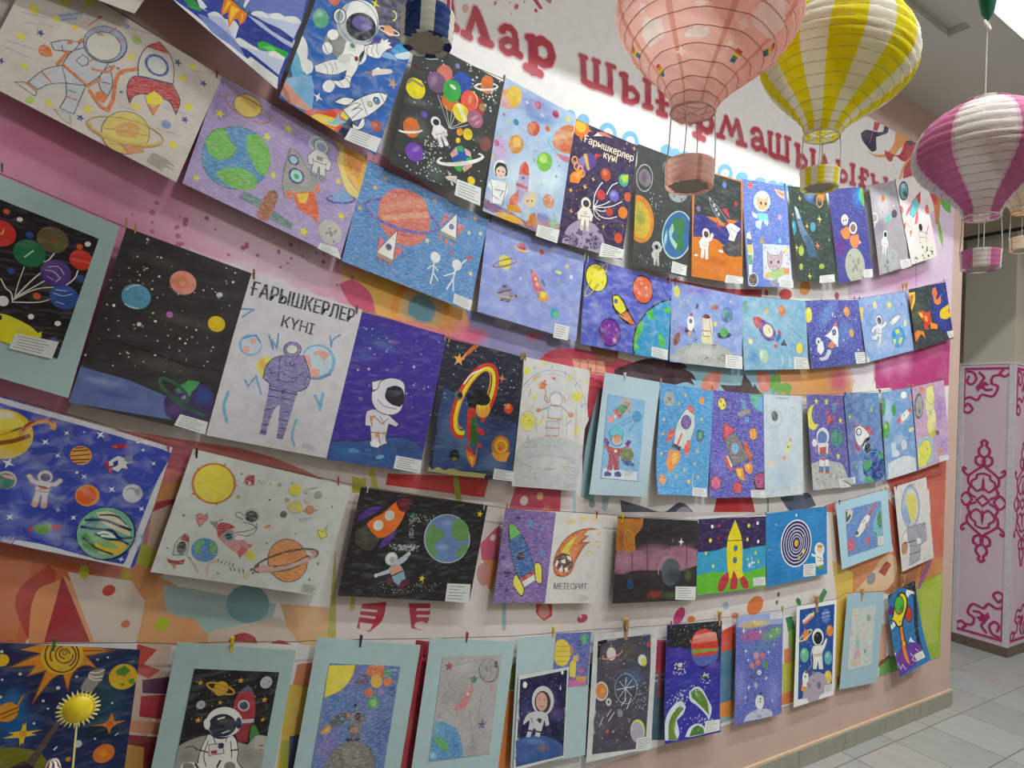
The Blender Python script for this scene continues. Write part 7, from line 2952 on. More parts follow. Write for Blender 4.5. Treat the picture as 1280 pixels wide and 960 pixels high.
r 78b6dc 3369 573 39.1 27.6 2.69 21.8
e 78b6dc 3684 538 34.8 15.8 2.85
e 78b6dc 3747 531 35.7 16 2.85
e 78b6dc 3804 528 36.4 16.2 2.86"""
LETTERS = """k dcb4ba 34 2017 363 2029 349 2051 344 2068 357 2074 395 2080 439
k dcb4ba 38 2072 382 2080 439 2097 444
k dcb4ba 34 2072 397 2043 397 2025 416 2028 438 2049 452 2069 441 2075 423
k dcb4ba 32 2014 370 2024 369
k dcb4ba 32 2160 357 2163 381
k dcb4ba 32 2159 365 2146 414 2138 446
k dcb4ba 43 2163 367 2186 405 2204 441
k dcb4ba 36 2124 450 2145 453
k dcb4ba 36 2187 450 2222 448
k dcb4ba 33 2260 383 2272 371 2293 367 2308 377 2312 406 2317 441
k dcb4ba 37 2312 396 2317 441 2334 444
k dcb4ba 33 2311 409 2282 410 2263 426 2264 444 2284 453 2306 443 2312 428
k dcb4ba 31 2256 389 2265 388
k dcb4ba 50 2380 373 2387 422 2388 475
k dcb4ba 37 2361 373 2380 368
k dcb4ba 39 2362 474 2419 477
k dcb4ba 42 2392 376 2417 361 2448 369 2462 397 2453 427 2429 439 2405 434
k dcb4ba 35 2594 358 2600 401 2606 437
k dcb4ba 35 2653 353 2659 396 2661 437
k dcb4ba 35 2716 347 2724 390 2725 435
k dcb4ba 35 2603 438 2637 443 2671 438 2732 437
k dcb4ba 28 2583 355 2608 353
k dcb4ba 28 2642 349 2667 347
k dcb4ba 28 2705 343 2740 340
k dcb4ba 40 2790 355 2799 399 2798 443
k dcb4ba 33 2796 400 2835 390 2860 405 2858 427 2832 443 2798 445
k dcb4ba 40 2908 337 2916 431
k dcb4ba 31 2774 356 2800 352
k dcb4ba 31 2891 337 2920 333
k dcb4ba 33 2896 436 2933 431
k dcb4ba 42 2982 351 2989 436
k dcb4ba 34 2973 352 3028 348 3034 362
k dcb4ba 28 2961 397 3018 391
k dcb4ba 34 2969 439 3011 436
k dcb4ba 33 3067 362 3080 351 3103 347 3119 357 3124 387 3130 422
k dcb4ba 37 3123 377 3130 422 3147 425
k dcb4ba 33 3122 390 3091 391 3071 407 3072 425 3094 435 3117 425 3124 410
k dcb4ba 31 3063 369 3073 368
k dcb4ba 46 3196 370 3201 416 3200 465
k dcb4ba 35 3177 370 3196 366
k dcb4ba 37 3175 465 3230 467
k dcb4ba 39 3208 374 3232 361 3262 369 3275 394 3265 421 3241 432 3219 427
k dcb4ba 31 3358 340 3341 385 3326 426
k dcb4ba 39 3358 340 3387 381 3396 397
k dcb4ba 31 3396 397 3411 369 3428 335
k dcb4ba 41 3428 335 3451 377 3465 417
k dcb4ba 31 3307 429 3348 426
k dcb4ba 33 3436 423 3489 419
k dcb4ba 33 3530 344 3544 332 3569 328 3587 338 3595 367 3604 401
k dcb4ba 37 3593 357 3604 401 3626 405
k dcb4ba 33 3593 369 3558 371 3535 387 3536 405 3562 414 3589 404 3597 389
k dcb4ba 31 3526 350 3537 349
k dcb4ba 36 3650 322 3654 368 3658 406
k dcb4ba 36 3708 316 3713 362 3714 406
k dcb4ba 36 3770 310 3778 355 3780 404
k dcb4ba 36 3655 407 3690 413 3724 407 3787 405
k dcb4ba 29 3640 319 3664 316
k dcb4ba 29 3698 313 3722 310
k dcb4ba 29 3760 306 3794 303
k dcb4ba 39 3854 318 3863 363 3861 407
k dcb4ba 33 3860 363 3899 356 3924 372 3922 394 3896 409 3861 409
k dcb4ba 39 3973 310 3981 402
k dcb4ba 31 3838 317 3864 315
k dcb4ba 31 3956 309 3985 307
k dcb4ba 33 3961 405 3998 403
k dcb4ba 31 4063 310 4065 332
k dcb4ba 31 4061 318 4044 364 4032 394
k dcb4ba 41 4066 320 4090 355 4108 388
k dcb4ba 35 4017 398 4040 400
k dcb4ba 35 4088 396 4128 394
k dcb4ba 38 4188 305 4198 347 4197 388
k dcb4ba 32 4194 348 4234 339 4259 353 4257 374 4231 389 4197 390
k dcb4ba 38 4309 290 4315 378
k dcb4ba 30 4171 305 4198 302
k dcb4ba 30 4292 290 4322 286
k dcb4ba 32 4295 382 4332 378
k dcb4ba 42 4395 290 4399 368
k dcb4ba 34 4386 291 4440 287 4446 300
k dcb4ba 28 4372 333 4429 327
k dcb4ba 34 4378 372 4422 369
k dcb4ba 35 4498 292 4507 329 4506 366
k dcb4ba 29 4504 330 4544 322 4569 334 4567 353 4541 366 4506 368
k dcb4ba 35 4621 279 4626 357
k dcb4ba 28 4481 292 4508 289
k dcb4ba 28 4603 279 4634 275
k dcb4ba 29 4606 360 4643 357
k b0424f 23 2017 363 2029 349 2051 344 2068 357 2074 395 2080 439
k b0424f 27 2072 382 2080 439 2097 444
k b0424f 23 2072 397 2043 397 2025 416 2028 438 2049 452 2069 441 2075 423
k b0424f 21 2014 370 2024 369
k b0424f 21 2160 357 2163 381
k b0424f 21 2159 365 2146 414 2138 446
k b0424f 32 2163 367 2186 405 2204 441
k b0424f 25 2124 450 2145 453
k b0424f 25 2187 450 2222 448
k b0424f 22 2260 383 2272 371 2293 367 2308 377 2312 406 2317 441
k b0424f 26 2312 396 2317 441 2334 444
k b0424f 22 2311 409 2282 410 2263 426 2264 444 2284 453 2306 443 2312 428
k b0424f 20 2256 389 2265 388
k b0424f 39 2380 373 2387 422 2388 475
k b0424f 26 2361 373 2380 368
k b0424f 28 2362 474 2419 477
k b0424f 31 2392 376 2417 361 2448 369 2462 397 2453 427 2429 439 2405 434
k b0424f 24 2594 358 2600 401 2606 437
k b0424f 24 2653 353 2659 396 2661 437
k b0424f 24 2716 347 2724 390 2725 435
k b0424f 24 2603 438 2637 443 2671 438 2732 437
k b0424f 17 2583 355 2608 353
k b0424f 17 2642 349 2667 347
k b0424f 17 2705 343 2740 340
k b0424f 29 2790 355 2799 399 2798 443
k b0424f 22 2796 400 2835 390 2860 405 2858 427 2832 443 2798 445
k b0424f 29 2908 337 2916 431
k b0424f 20 2774 356 2800 352
k b0424f 20 2891 337 2920 333
k b0424f 22 2896 436 2933 431
k b0424f 31 2982 351 2989 436
k b0424f 23 2973 352 3028 348 3034 362
k b0424f 17 2961 397 3018 391
k b0424f 23 2969 439 3011 436
k b0424f 22 3067 362 3080 351 3103 347 3119 357 3124 387 3130 422
k b0424f 26 3123 377 3130 422 3147 425
k b0424f 22 3122 390 3091 391 3071 407 3072 425 3094 435 3117 425 3124 410
k b0424f 20 3063 369 3073 368
k b0424f 35 3196 370 3201 416 3200 465
k b0424f 24 3177 370 3196 366
k b0424f 26 3175 465 3230 467
k b0424f 28 3208 374 3232 361 3262 369 3275 394 3265 421 3241 432 3219 427
k b0424f 20 3358 340 3341 385 3326 426
k b0424f 28 3358 340 3387 381 3396 397
k b0424f 20 3396 397 3411 369 3428 335
k b0424f 30 3428 335 3451 377 3465 417
k b0424f 20 3307 429 3348 426
k b0424f 22 3436 423 3489 419
k b0424f 22 3530 344 3544 332 3569 328 3587 338 3595 367 3604 401
k b0424f 26 3593 357 3604 401 3626 405
k b0424f 22 3593 369 3558 371 3535 387 3536 405 3562 414 3589 404 3597 389
k b0424f 20 3526 350 3537 349
k b0424f 25 3650 322 3654 368 3658 406
k b0424f 25 3708 316 3713 362 3714 406
k b0424f 25 3770 310 3778 355 3780 404
k b0424f 25 3655 407 3690 413 3724 407 3787 405
k b0424f 18 3640 319 3664 316
k b0424f 18 3698 313 3722 310
k b0424f 18 3760 306 3794 303
k b0424f 28 3854 318 3863 363 3861 407
k b0424f 22 3860 363 3899 356 3924 372 3922 394 3896 409 3861 409
k b0424f 28 3973 310 3981 402
k b0424f 20 3838 317 3864 315
k b0424f 20 3956 309 3985 307
k b0424f 22 3961 405 3998 403
k b0424f 20 4063 310 4065 332
k b0424f 20 4061 318 4044 364 4032 394
k b0424f 30 4066 320 4090 355 4108 388
k b0424f 24 4017 398 4040 400
k b0424f 24 4088 396 4128 394
k b0424f 27 4188 305 4198 347 4197 388
k b0424f 21 4194 348 4234 339 4259 353 4257 374 4231 389 4197 390
k b0424f 27 4309 290 4315 378
k b0424f 19 4171 305 4198 302
k b0424f 19 4292 290 4322 286
k b0424f 21 4295 382 4332 378
k b0424f 31 4395 290 4399 368
k b0424f 23 4386 291 4440 287 4446 300
k b0424f 17 4372 333 4429 327
k b0424f 23 4378 372 4422 369
k b0424f 24 4498 292 4507 329 4506 366
k b0424f 18 4504 330 4544 322 4569 334 4567 353 4541 366 4506 368
k b0424f 24 4621 279 4626 357
k b0424f 17 4481 292 4508 289
k b0424f 17 4603 279 4634 275
k b0424f 18 4606 360 4643 357"""
STRINGS = [[(-0.408, 3.003), (-0.003, 2.813), (0.36, 2.757), (0.65, 2.61), (0.958, 2.606), (1.244, 2.565), (1.526, 2.551), (1.823, 2.54), (2.12, 2.564), (2.427, 2.617), (2.729, 2.681), (3.032, 2.767), (3.345, 2.875), (3.582, 2.97), (3.892, 3.107)], [(-0.374, 2.537), (-0.227, 2.463), (-0.053, 2.409), (0.151, 2.334), (0.318, 2.275), (0.537, 2.232), (0.741, 2.185), (0.935, 2.143), (1.123, 2.122), (1.33, 2.102), (1.553, 2.09), (1.764, 2.087), (2.176, 2.097), (2.606, 2.134), (3.058, 2.214), (3.492, 2.318), (3.939, 2.448), (3.977, 2.459)], [(-0.384, 2.019), (-0.254, 1.985), (-0.018, 1.917), (0.257, 1.855), (0.554, 1.804), (0.816, 1.761), (1.1, 1.726), (1.398, 1.702), (1.727, 1.691), (2.029, 1.679), (2.346, 1.688), (2.634, 1.704), (2.962, 1.734), (3.271, 1.768), (3.641, 1.816), (3.925, 1.878), (4.01, 1.894)], [(-0.297, 1.532), (-0.073, 1.47), (0.127, 1.408), (0.159, 1.403), (0.565, 1.314), (0.593, 1.309), (1.003, 1.245), (1.087, 1.232), (1.276, 1.219), (1.508, 1.2), (1.569, 1.192), (1.982, 1.162), (2.405, 1.17), (2.859, 1.193), (2.938, 1.206), (3.399, 1.269), (3.478, 1.281), (3.797, 1.331), (4.045, 1.367)], [(-0.255, 0.991), (-0.176, 0.979), (0.082, 0.946), (0.16, 0.932), (0.305, 0.917), (0.449, 0.897), (0.509, 0.893), (0.831, 0.853), (1.145, 0.818), (1.464, 0.797), (1.785, 0.77), (2.149, 0.756), (2.239, 0.752), (2.56, 0.742), (2.659, 0.748), (2.984, 0.747), (3.057, 0.766), (3.42, 0.742), (3.713, 0.765), (4.027, 0.786)]]
ROWOFF = {0: 50, 1: 33, 2: 31, 3: 27, 4: 27}
PINS = [
('brown', 0.953, 2.61, 0.027, -0.0501, 'brown clothespin at top left corner of the children and rocket watercolour', 'clothespins on the topmost string'),
('teal', 2.415, 2.629, 0.03, -0.042, 'teal clothespin at top right corner of the puppy astronaut on blue drawing', 'clothespins on the topmost string'),
('dark', 3.327, 2.882, 0.016, -0.0472, 'dark blue clothespin at top left corner of the teal rocket and astronaut sketch', 'clothespins on the topmost string'),
('brown', 0.141, 2.346, 0.021, -0.0366, 'brown clothespin at top right corner of the orange suit astronaut drawing', 'clothespins on the second string'),
('wood', 0.533, 2.243, 0.025, -0.0354, 'light wooden clothespin at top right corner of the green and blue earth drawing', 'clothespins on the second string'),
('wood', 0.557, 2.247, 0.023, -0.0317, 'light wooden clothespin at top left corner of the striped planet drawing', 'clothespins on the second string'),
('brown', 0.937, 2.159, 0.025, -0.0299, 'brown clothespin left of a pair at top left corner of the lilac space drawing', 'clothespins on the second string'),
('brown', 0.949, 2.163, 0.026, -0.0299, 'brown clothespin right of a pair at top left corner of the lilac space drawing', 'clothespins on the second string'),
('clear', 1.331, 2.115, 0.031, -0.0302, 'clear pale clothespin at top right corner of the lilac space drawing', 'clothespins on the second string'),
('clear', 1.347, 2.113, 0.031, -0.028, 'clear pale clothespin at top left corner of the yellow planet drawing', 'clothespins on the second string'),
('pink', 1.746, 2.098, 0.03, -0.0281, 'pink clothespin at top right corner of the yellow planet drawing', 'clothespins on the second string'),
('pink', 1.784, 2.101, 0.03, -0.0281, 'pink clothespin at top left corner of the two moon walkers watercolour', 'clothespins on the second string'),
('wood', 2.139, 2.099, 0.019, -0.0281, 'light wooden clothespin at top right corner of the two moon walkers watercolour', 'clothespins on the second string'),
('teal', 2.745, 2.167, 0.015, -0.028, 'teal clothespin at top left half of the navy night rocket drawing', 'clothespins on the second string'),
('pink', 3.024, 2.218, 0.02, -0.028, 'pink clothespin at top right corner of the navy night rocket drawing', 'clothespins on the second string'),
('olive', 3.067, 2.224, 0.023, -0.0289, 'olive green clothespin at top left corner of the pale blue astronaut drawing', 'clothespins on the second string'),
('wood', 3.479, 2.361, 0.044, -0.0294, 'light wooden clothespin left of a pair at top left corner of the orange comets painting', 'clothespins on the second string'),
('wood', 3.514, 2.37, 0.047, -0.0294, 'light wooden clothespin right of a pair at top left corner of the orange comets painting', 'clothespins on the second string'),
('dark', 3.931, 2.459, 0.016, -0.0273, 'dark blue clothespin at top right corner of the orange comets painting', 'clothespins on the second string'),
('green', -0.252, 2.006, 0.019, -0.0319, 'green clothespin at top left half of the mounted balloon planets collage', 'clothespins on the third string'),
('wood', -0.02, 1.939, 0.023, -0.0319, 'light wooden clothespin left of a pair at top left corner of the starry planets painting', 'clothespins on the third string'),
('wood', -0.001, 1.929, 0.023, -0.0319, 'light wooden clothespin right of a pair at top left corner of the starry planets painting', 'clothespins on the third string'),
('brown', 0.265, 1.868, 0.026, -0.03, 'brown clothespin at top left corner of the purple suit poster', 'clothespins on the third string'),
('brown', 0.54, 1.815, 0.025, -0.03, 'brown clothespin at top right corner of the purple suit poster', 'clothespins on the third string'),
('wood', 0.542, 1.813, 0.02, -0.03, 'light wooden clothespin at top right corner of the purple suit poster', 'clothespins on the third string'),
('wood', 0.818, 1.77, 0.023, -0.0281, 'light wooden clothespin left of a pair at top right corner of the violet astronaut painting', 'clothespins on the third string'),
('wood', 0.832, 1.766, 0.023, -0.0281, 'light wooden clothespin right of a pair at top right corner of the violet astronaut painting', 'clothespins on the third string'),
('wood', 1.099, 1.742, 0.026, -0.028, 'light wooden clothespin at top right corner of the ringed rainbow planet painting', 'clothespins on the third string'),
('wood', 1.113, 1.74, 0.026, -0.028, 'light wooden clothespin at top left corner of the faint pencil astronaut sketch', 'clothespins on the third string'),
('olive', 1.103, 1.742, 0.024, -0.028, 'olive green clothespin at top right corner of the ringed rainbow planet painting', 'clothespins on the third string'),
('olive', 1.114, 1.74, 0.024, -0.028, 'olive green clothespin at top left corner of the faint pencil astronaut sketch', 'clothespins on the third string'),
('wood', 1.39, 1.719, 0.026, -0.028, 'light wooden clothespin at top right corner of the faint pencil astronaut sketch', 'clothespins on the third string'),
('clear', 1.549, 1.713, 0.037, -0.029, 'clear pale clothespin at top left half of the mounted red suit astronaut', 'clothespins on the third string'),
('wood', 1.733, 1.707, 0.028, -0.029, 'light wooden clothespin at top left corner of the tall white rocket on sky blue', 'clothespins on the third string'),
('wood', 2.023, 1.703, 0.027, -0.029, 'light wooden clothespin at top left corner of the grey rocket on purple drawing', 'clothespins on the third string'),
('wood', 2.324, 1.705, 0.027, -0.029, 'light wooden clothespin at top right corner of the grey rocket on purple drawing', 'clothespins on the third string'),
('dark', 2.963, 1.742, 0.026, -0.0341, 'dark blue clothespin at top left corner of the red and white rocket painting', 'clothespins on the third string'),
('brown', 3.273, 1.779, 0.023, -0.034, 'brown clothespin at top right corner of the red and white rocket painting', 'clothespins on the third string'),
('brown', 3.291, 1.777, 0.023, -0.0293, 'brown clothespin at top left corner of the moon landing watercolour', 'clothespins on the third string'),
('wood', 3.577, 1.83, 0.029, -0.0289, 'light wooden clothespin at top right corner of the moon landing watercolour', 'clothespins on the third string'),
('wood', 3.606, 1.832, 0.029, -0.0353, 'light wooden clothespin at top left corner of the lilac and yellow creature drawing', 'clothespins on the third string'),
('pink', 0.107, 1.418, 0.022, -0.0288, 'pink clothespin at top right corner of the blue painting with yellow ringed planet', 'clothespins on the fourth string'),
('dark', 0.169, 1.406, 0.026, -0.027, 'dark blue clothespin at top left corner of the solar doodles drawing', 'clothespins on the fourth string'),
('pink', 0.525, 1.337, 0.025, -0.0288, 'pink clothespin at top right corner of the solar doodles drawing', 'clothespins on the fourth string'),
('clear', 0.612, 1.309, 0.019, -0.0258, 'clear pale clothespin at top left corner of the orange paper rocket collage', 'clothespins on the fourth string'),
('clear', 0.994, 1.254, 0.023, -0.0262, 'clear pale clothespin at top right corner of the orange paper rocket collage', 'clothespins on the fourth string'),
('wood', 1.081, 1.249, 0.026, -0.0259, 'light wooden clothespin at top left corner of the blue rocket on purple drawing', 'clothespins on the fourth string'),
('red', 1.458, 1.213, 0.025, -0.026, 'red clothespin at top right corner of the meteor poster', 'clothespins on the fourth string'),
('yellow', 1.581, 1.201, 0.034, -0.0239, 'yellow clothespin at top left corner of the pink haze painting', 'clothespins on the fourth string'),
('clear', 1.678, 1.19, 0.015, -0.024, 'clear pale clothespin at top left half of the pink haze painting', 'clothespins on the fourth string'),
('clear', 1.983, 1.167, 0.019, -0.024, 'clear pale clothespin at top left corner of the yellow rocket on green field painting', 'clothespins on the fourth string'),
('teal', 2.41, 1.181, 0.016, -0.024, 'teal clothespin at top left corner of the solar rings painting', 'clothespins on the fourth string'),
('dark', 2.968, 1.22, 0.023, -0.0262, 'dark blue clothespin at top left corner of the mounted shuttle drawing', 'clothespins on the fourth string'),
('yellow', 3.39, 1.281, 0.028, -0.0255, 'yellow clothespin at top right corner of the mounted shuttle drawing', 'clothespins on the fourth string'),
('dark', 3.489, 1.29, 0.028, -0.0263, 'dark blue clothespin at top left corner of the visored astronaut sketch', 'clothespins on the fourth string'),
('green', -0.081, 0.981, 0.028, -0.0299, 'green clothespin at top centre of the big spiral sun painting', 'clothespins on the lowest string'),
('yellow', 0.287, 0.934, 0.04, -0.0269, 'yellow clothespin at top centre of the mounted sitting astronaut', 'clothespins on the lowest string'),
('dark', 0.624, 0.893, 0.034, -0.0269, 'dark blue clothespin at top centre of the mounted robot on rock', 'clothespins on the lowest string'),
('red', 0.964, 0.856, 0.032, -0.0269, 'red clothespin at top centre of the mounted pencil comet drawing', 'clothespins on the lowest string'),
('yellow', 1.295, 0.831, 0.039, -0.026, 'yellow clothespin at top centre of the crayon and photo mount', 'clothespins on the lowest string'),
('wood', 1.624, 0.819, 0.079, -0.0259, 'light wooden clothespin at top centre of the dark galaxy painting', 'clothespins on the lowest string'),
('pink', 1.86, 0.78, 0.026, -0.0257, 'pink clothespin at top left corner of the red striped planet painting', 'clothespins on the lowest string'),
('wood', 2.137, 0.787, 0.061, -0.026, 'light wooden clothespin at top right corner of the red striped planet painting', 'clothespins on the lowest string'),
('wood', 2.248, 0.767, 0.035, -0.0259, 'light wooden clothespin at top left corner of the rainbow sky astronaut drawing', 'clothespins on the lowest string'),
('wood', 2.555, 0.761, 0.032, -0.026, 'light wooden clothespin at top right corner of the rainbow sky astronaut drawing', 'clothespins on the lowest string'),
('wood', 2.811, 0.784, 0.081, -0.0259, 'light wooden clothespin at top centre of the astronaut poster', 'clothespins on the lowest string'),
('wood', 3.198, 0.777, 0.065, -0.0259, 'light wooden clothespin at top centre of the faint mounted sketch', 'clothespins on the lowest string'),
('wood', 3.599, 0.814, 0.076, -0.0231, 'light wooden clothespin at top centre of the yellow flyer and purple planet drawing', 'clothespins on the lowest string')]

# ------------------------------------------------------------------ materials
M_wall = mat_plain('wall_paint', 'c9aea2', 0.75, var=0.03, scale=8, bump=0.05)
M_cream = mat_plain('cream_paint', 'c8bca6', 0.7, var=0.03, scale=6)
M_ceil = mat_plain('ceiling_paint', 'cfcfc8', 0.8, var=0.02, scale=5)
M_tray = mat_plain('tray_ceiling_paint', 'e6e8e4', 0.8, var=0.02, scale=5)
M_grout = mat_plain('grout', '6e6a64', 0.9, var=0.1)
M_tile = [mat_plain('floor_tile_%s' % n, c, 0.32, var=0.06, scale=14, spec=0.45) for n, c in (('pale', 'a6aaa6'), ('mid', '9da19d'), ('warm', 'a8a5a0'))]
M_base = mat_plain('baseboard_tile', '97978a', 0.4, var=0.08, scale=20, spec=0.4)
M_edge = mat_plain('baseboard_edge', 'd2b89a', 0.6)
M_string = mat_plain('thread', '6c5c50', 0.8)
M_white_thread = mat_plain('white_thread', 'e4e4dc', 0.8)
M_metal = mat_plain('spring_metal', '9a9a98', 0.35, metal=0.9)
M_dark_metal = mat_plain('rail_metal', '3a3632', 0.45, metal=0.4)
PINM = {k: mat_plain('pin_'+k, c, 0.55, var=0.12, scale=60) for k, c in dict(wood='c49a62', brown='7a5440', teal='3f6a70', pink='c4466e', olive='76763a',
        dark='2c2c48', clear='d8dcd8', red='a83038', yellow='d8c428', green='3c6c34').items()}
M_card = mat_plain('caption_paper', 'e2e4e2', 0.7, var=0.02)
PAINT['card'] = PAINT['print']

# ------------------------------------------------------------------ the setting
def struct(name, x0, x1, y0, y1, z0, z1, mat):
    return tag(boxobj(name, x0, x1, y0, y1, z0, z1, mat), kind='structure')
wall = struct('wall_back', -3.0, 4.22, 0.0, 0.24, 0.0, 3.39, M_wall)
floor = struct('floor', -3.0, 9.5, -3.4, 3.0, -0.06, -0.007, M_grout)
tr = random.Random(4); tmesh = []
for i in range(3):
    bm = bmesh.new(); box(bm, 0, 0.357, 0, 0.335, -0.008, 0.0, 0.0015); me = bpy.data.meshes.new('floor_tile'); bm.to_mesh(me); bm.free(); me.materials.append(M_tile[i]); tmesh.append(me)
for i in range(-9, 9):
    for j in range(-6, 6):
        x, y = 4.1825+0.362*i, -0.078+0.34*j
        if y > -0.2 and x < 4.05: continue
        o = bpy.data.objects.new('tile', tr.choice(tmesh)); COL.objects.link(o); o.parent = floor; o.location = (x, y, tr.uniform(-0.0006, 0.0))
# half row of tiles that dies under the baseboard, beside the wall
for i in range(-9, 0):
    bm = bmesh.new(); box(bm, 0, 0.357, 0, 0.075, -0.008, 0.0, 0.0015)
    o = bm_obj('tile', bm, tr.choice(M_tile), floor, loc=(4.1825+0.362*i, -0.078, 0))
base = tag(empty('baseboard_back', (4.2, -0.007, 0.0)), kind='structure')
for i in range(12):
    x1 = 4.235-0.372*i; bm = bmesh.new(); box(bm, x1-0.369-4.2, x1-4.2, -0.006, 0.006, 0.0, 0.082, 0.001); bm_obj('baseboard_tile', bm, M_base, base)
boxobj('top_edge', -4.2, 0.035, -0.005, 0.006, 0.083, 0.094, M_edge, base)
# ceiling: low soffit along the wall with a shallow panel, open tray beyond it
soffit = empty('ceiling', (2.0, -0.28, 3.39)); tag(soffit, kind='structure')
bm = bmesh.new()
for a in ((-5, 7.5, -0.10, 0.28), (-5, 7.5, -0.29, -0.19), (-5, -0.4, -0.19, -0.10), (1.09, 7.5, -0.19, -0.10)): box(bm, *a, 0.0, 0.7)
box(bm, -0.4, 1.09, -0.19, -0.10, 0.035, 0.6)
bm_obj('soffit_board', bm, M_ceil, soffit)
boxobj('tray_panel', -5, 7.5, -3.12, -0.29, 0.66, 0.75, M_tray, soffit)
struct('ceiling_recess', 4.0, 9.5, 0.0, 3.0, 3.39, 3.5, M_ceil)
struct('wall_front', -3.0, 9.5, -3.5, -3.4, 0.0, 4.05, mat_plain('beige_paint', 'a2988a', 0.75, var=0.03, scale=6))
struct('wall_left', -3.1, -3.0, -3.4, 0.24, 0.0, 4.05, M_cream)
struct('wall_right', 8.4, 8.5, -3.4, 3.0, 0.0, 4.05, M_cream)
struct('wall_rear', 4.0, 9.5, 3.0, 3.1, 0.0, 4.05, M_cream)
struct('trim_lintel', 5.6, 5.98, -3.4, 3.0, 3.13, 3.39, M_cream)

# mural print with lettering, glued on the wall
mur = Frame((-1.3, -0.0015, 3.17), (.001, 0, 0), (0, 0, -.001), 5390, 2872)
cv = Canvas(mur, 'e4e2e1', 'mural', (1.4, 0, 1.7), thick=1.0, seed=11); cv.dl = 1.5e-6
cv.run(MURAL)
nlet = 0
for ln in LETTERS.split('\n'):
    w = ln.split(); f = [float(z) for z in w[2:]]; pts = list(zip(f[1::2], f[2::2])); C = lin(w[1])
    # bulbous brush lettering: thick segments with round joints
    cv.layer += 1; k = 0.0007 + (0.00015 if w[1][0] == 'b' else 0) + nlet*8e-7; nlet += 1
    for (x0, y0), (x1, y1) in zip(pts, pts[1:]):
        L = math.hypot(x1-x0, y1-y0) or 1e-6; dx, dy = (x1-x0)/L*f[0]/2, (y1-y0)/L*f[0]/2
        nlet += 1; k += 3e-7; cv.put([(x0-dy, y0+dx), (x0+dy, y0-dx), (x1+dy, y1-dx), (x1-dy, y1+dx)], C, k)
    for p in pts:
        nlet += 1; k += 3e-7; cv.put(cv.ell(p[0], p[1], f[0]/2, f[0]/2, 0, 14), C, k+0.000001)
ob = cv.build('mural_print', wall, (1.4, 0, 1.7)); ob['label'] = 'painted cartoon mural with dark red lettering on white'

# ornamented column beyond the end of the wall
col = tag(empty('ornamented_column', (5.75, 0.36, 0.0)), 'square column with pink cladding, magenta scroll ornament and a plain upper half, beyond the wall end', 'column')
M_pink = mat_plain('pink_cladding', 'd6bfca', 0.45, var=0.03, scale=6, spec=0.3); M_trim = mat_plain('pale_corner_trim', 'd0c8cc', 0.5)
boxobj('cladding', -0.2, 0.2, -0.17, 0.18, 0.07, 2.13, M_pink, col)
boxobj('upper_shaft', -0.18, 0.18, -0.16, 0.17, 2.14, 3.13, mat_plain('shaft_paint', 'b9b3a2', 0.7, var=0.03, scale=5), col)
boxobj('ledge', -0.206, 0.206, -0.176, 0.186, 2.13, 2.145, M_trim, col, 0.002)
boxobj('plinth', -0.205, 0.205, -0.175, 0.185, 0.0, 0.07, mat_plain('plinth_tile', '6a5c50', 0.4, var=0.1, scale=25), col, 0.003)
for x, y in ((-0.2, -0.17), (-0.2, 0.18), (0.2, -0.17)):
    boxobj('corner_trim', x-0.004 if x < 0 else x-0.03, x+0.03 if x < 0 else x+0.004, y-0.004 if y < 0 else y-0.03, y+0.03 if y < 0 else y+0.004, 0.07, 2.13, M_trim, col)
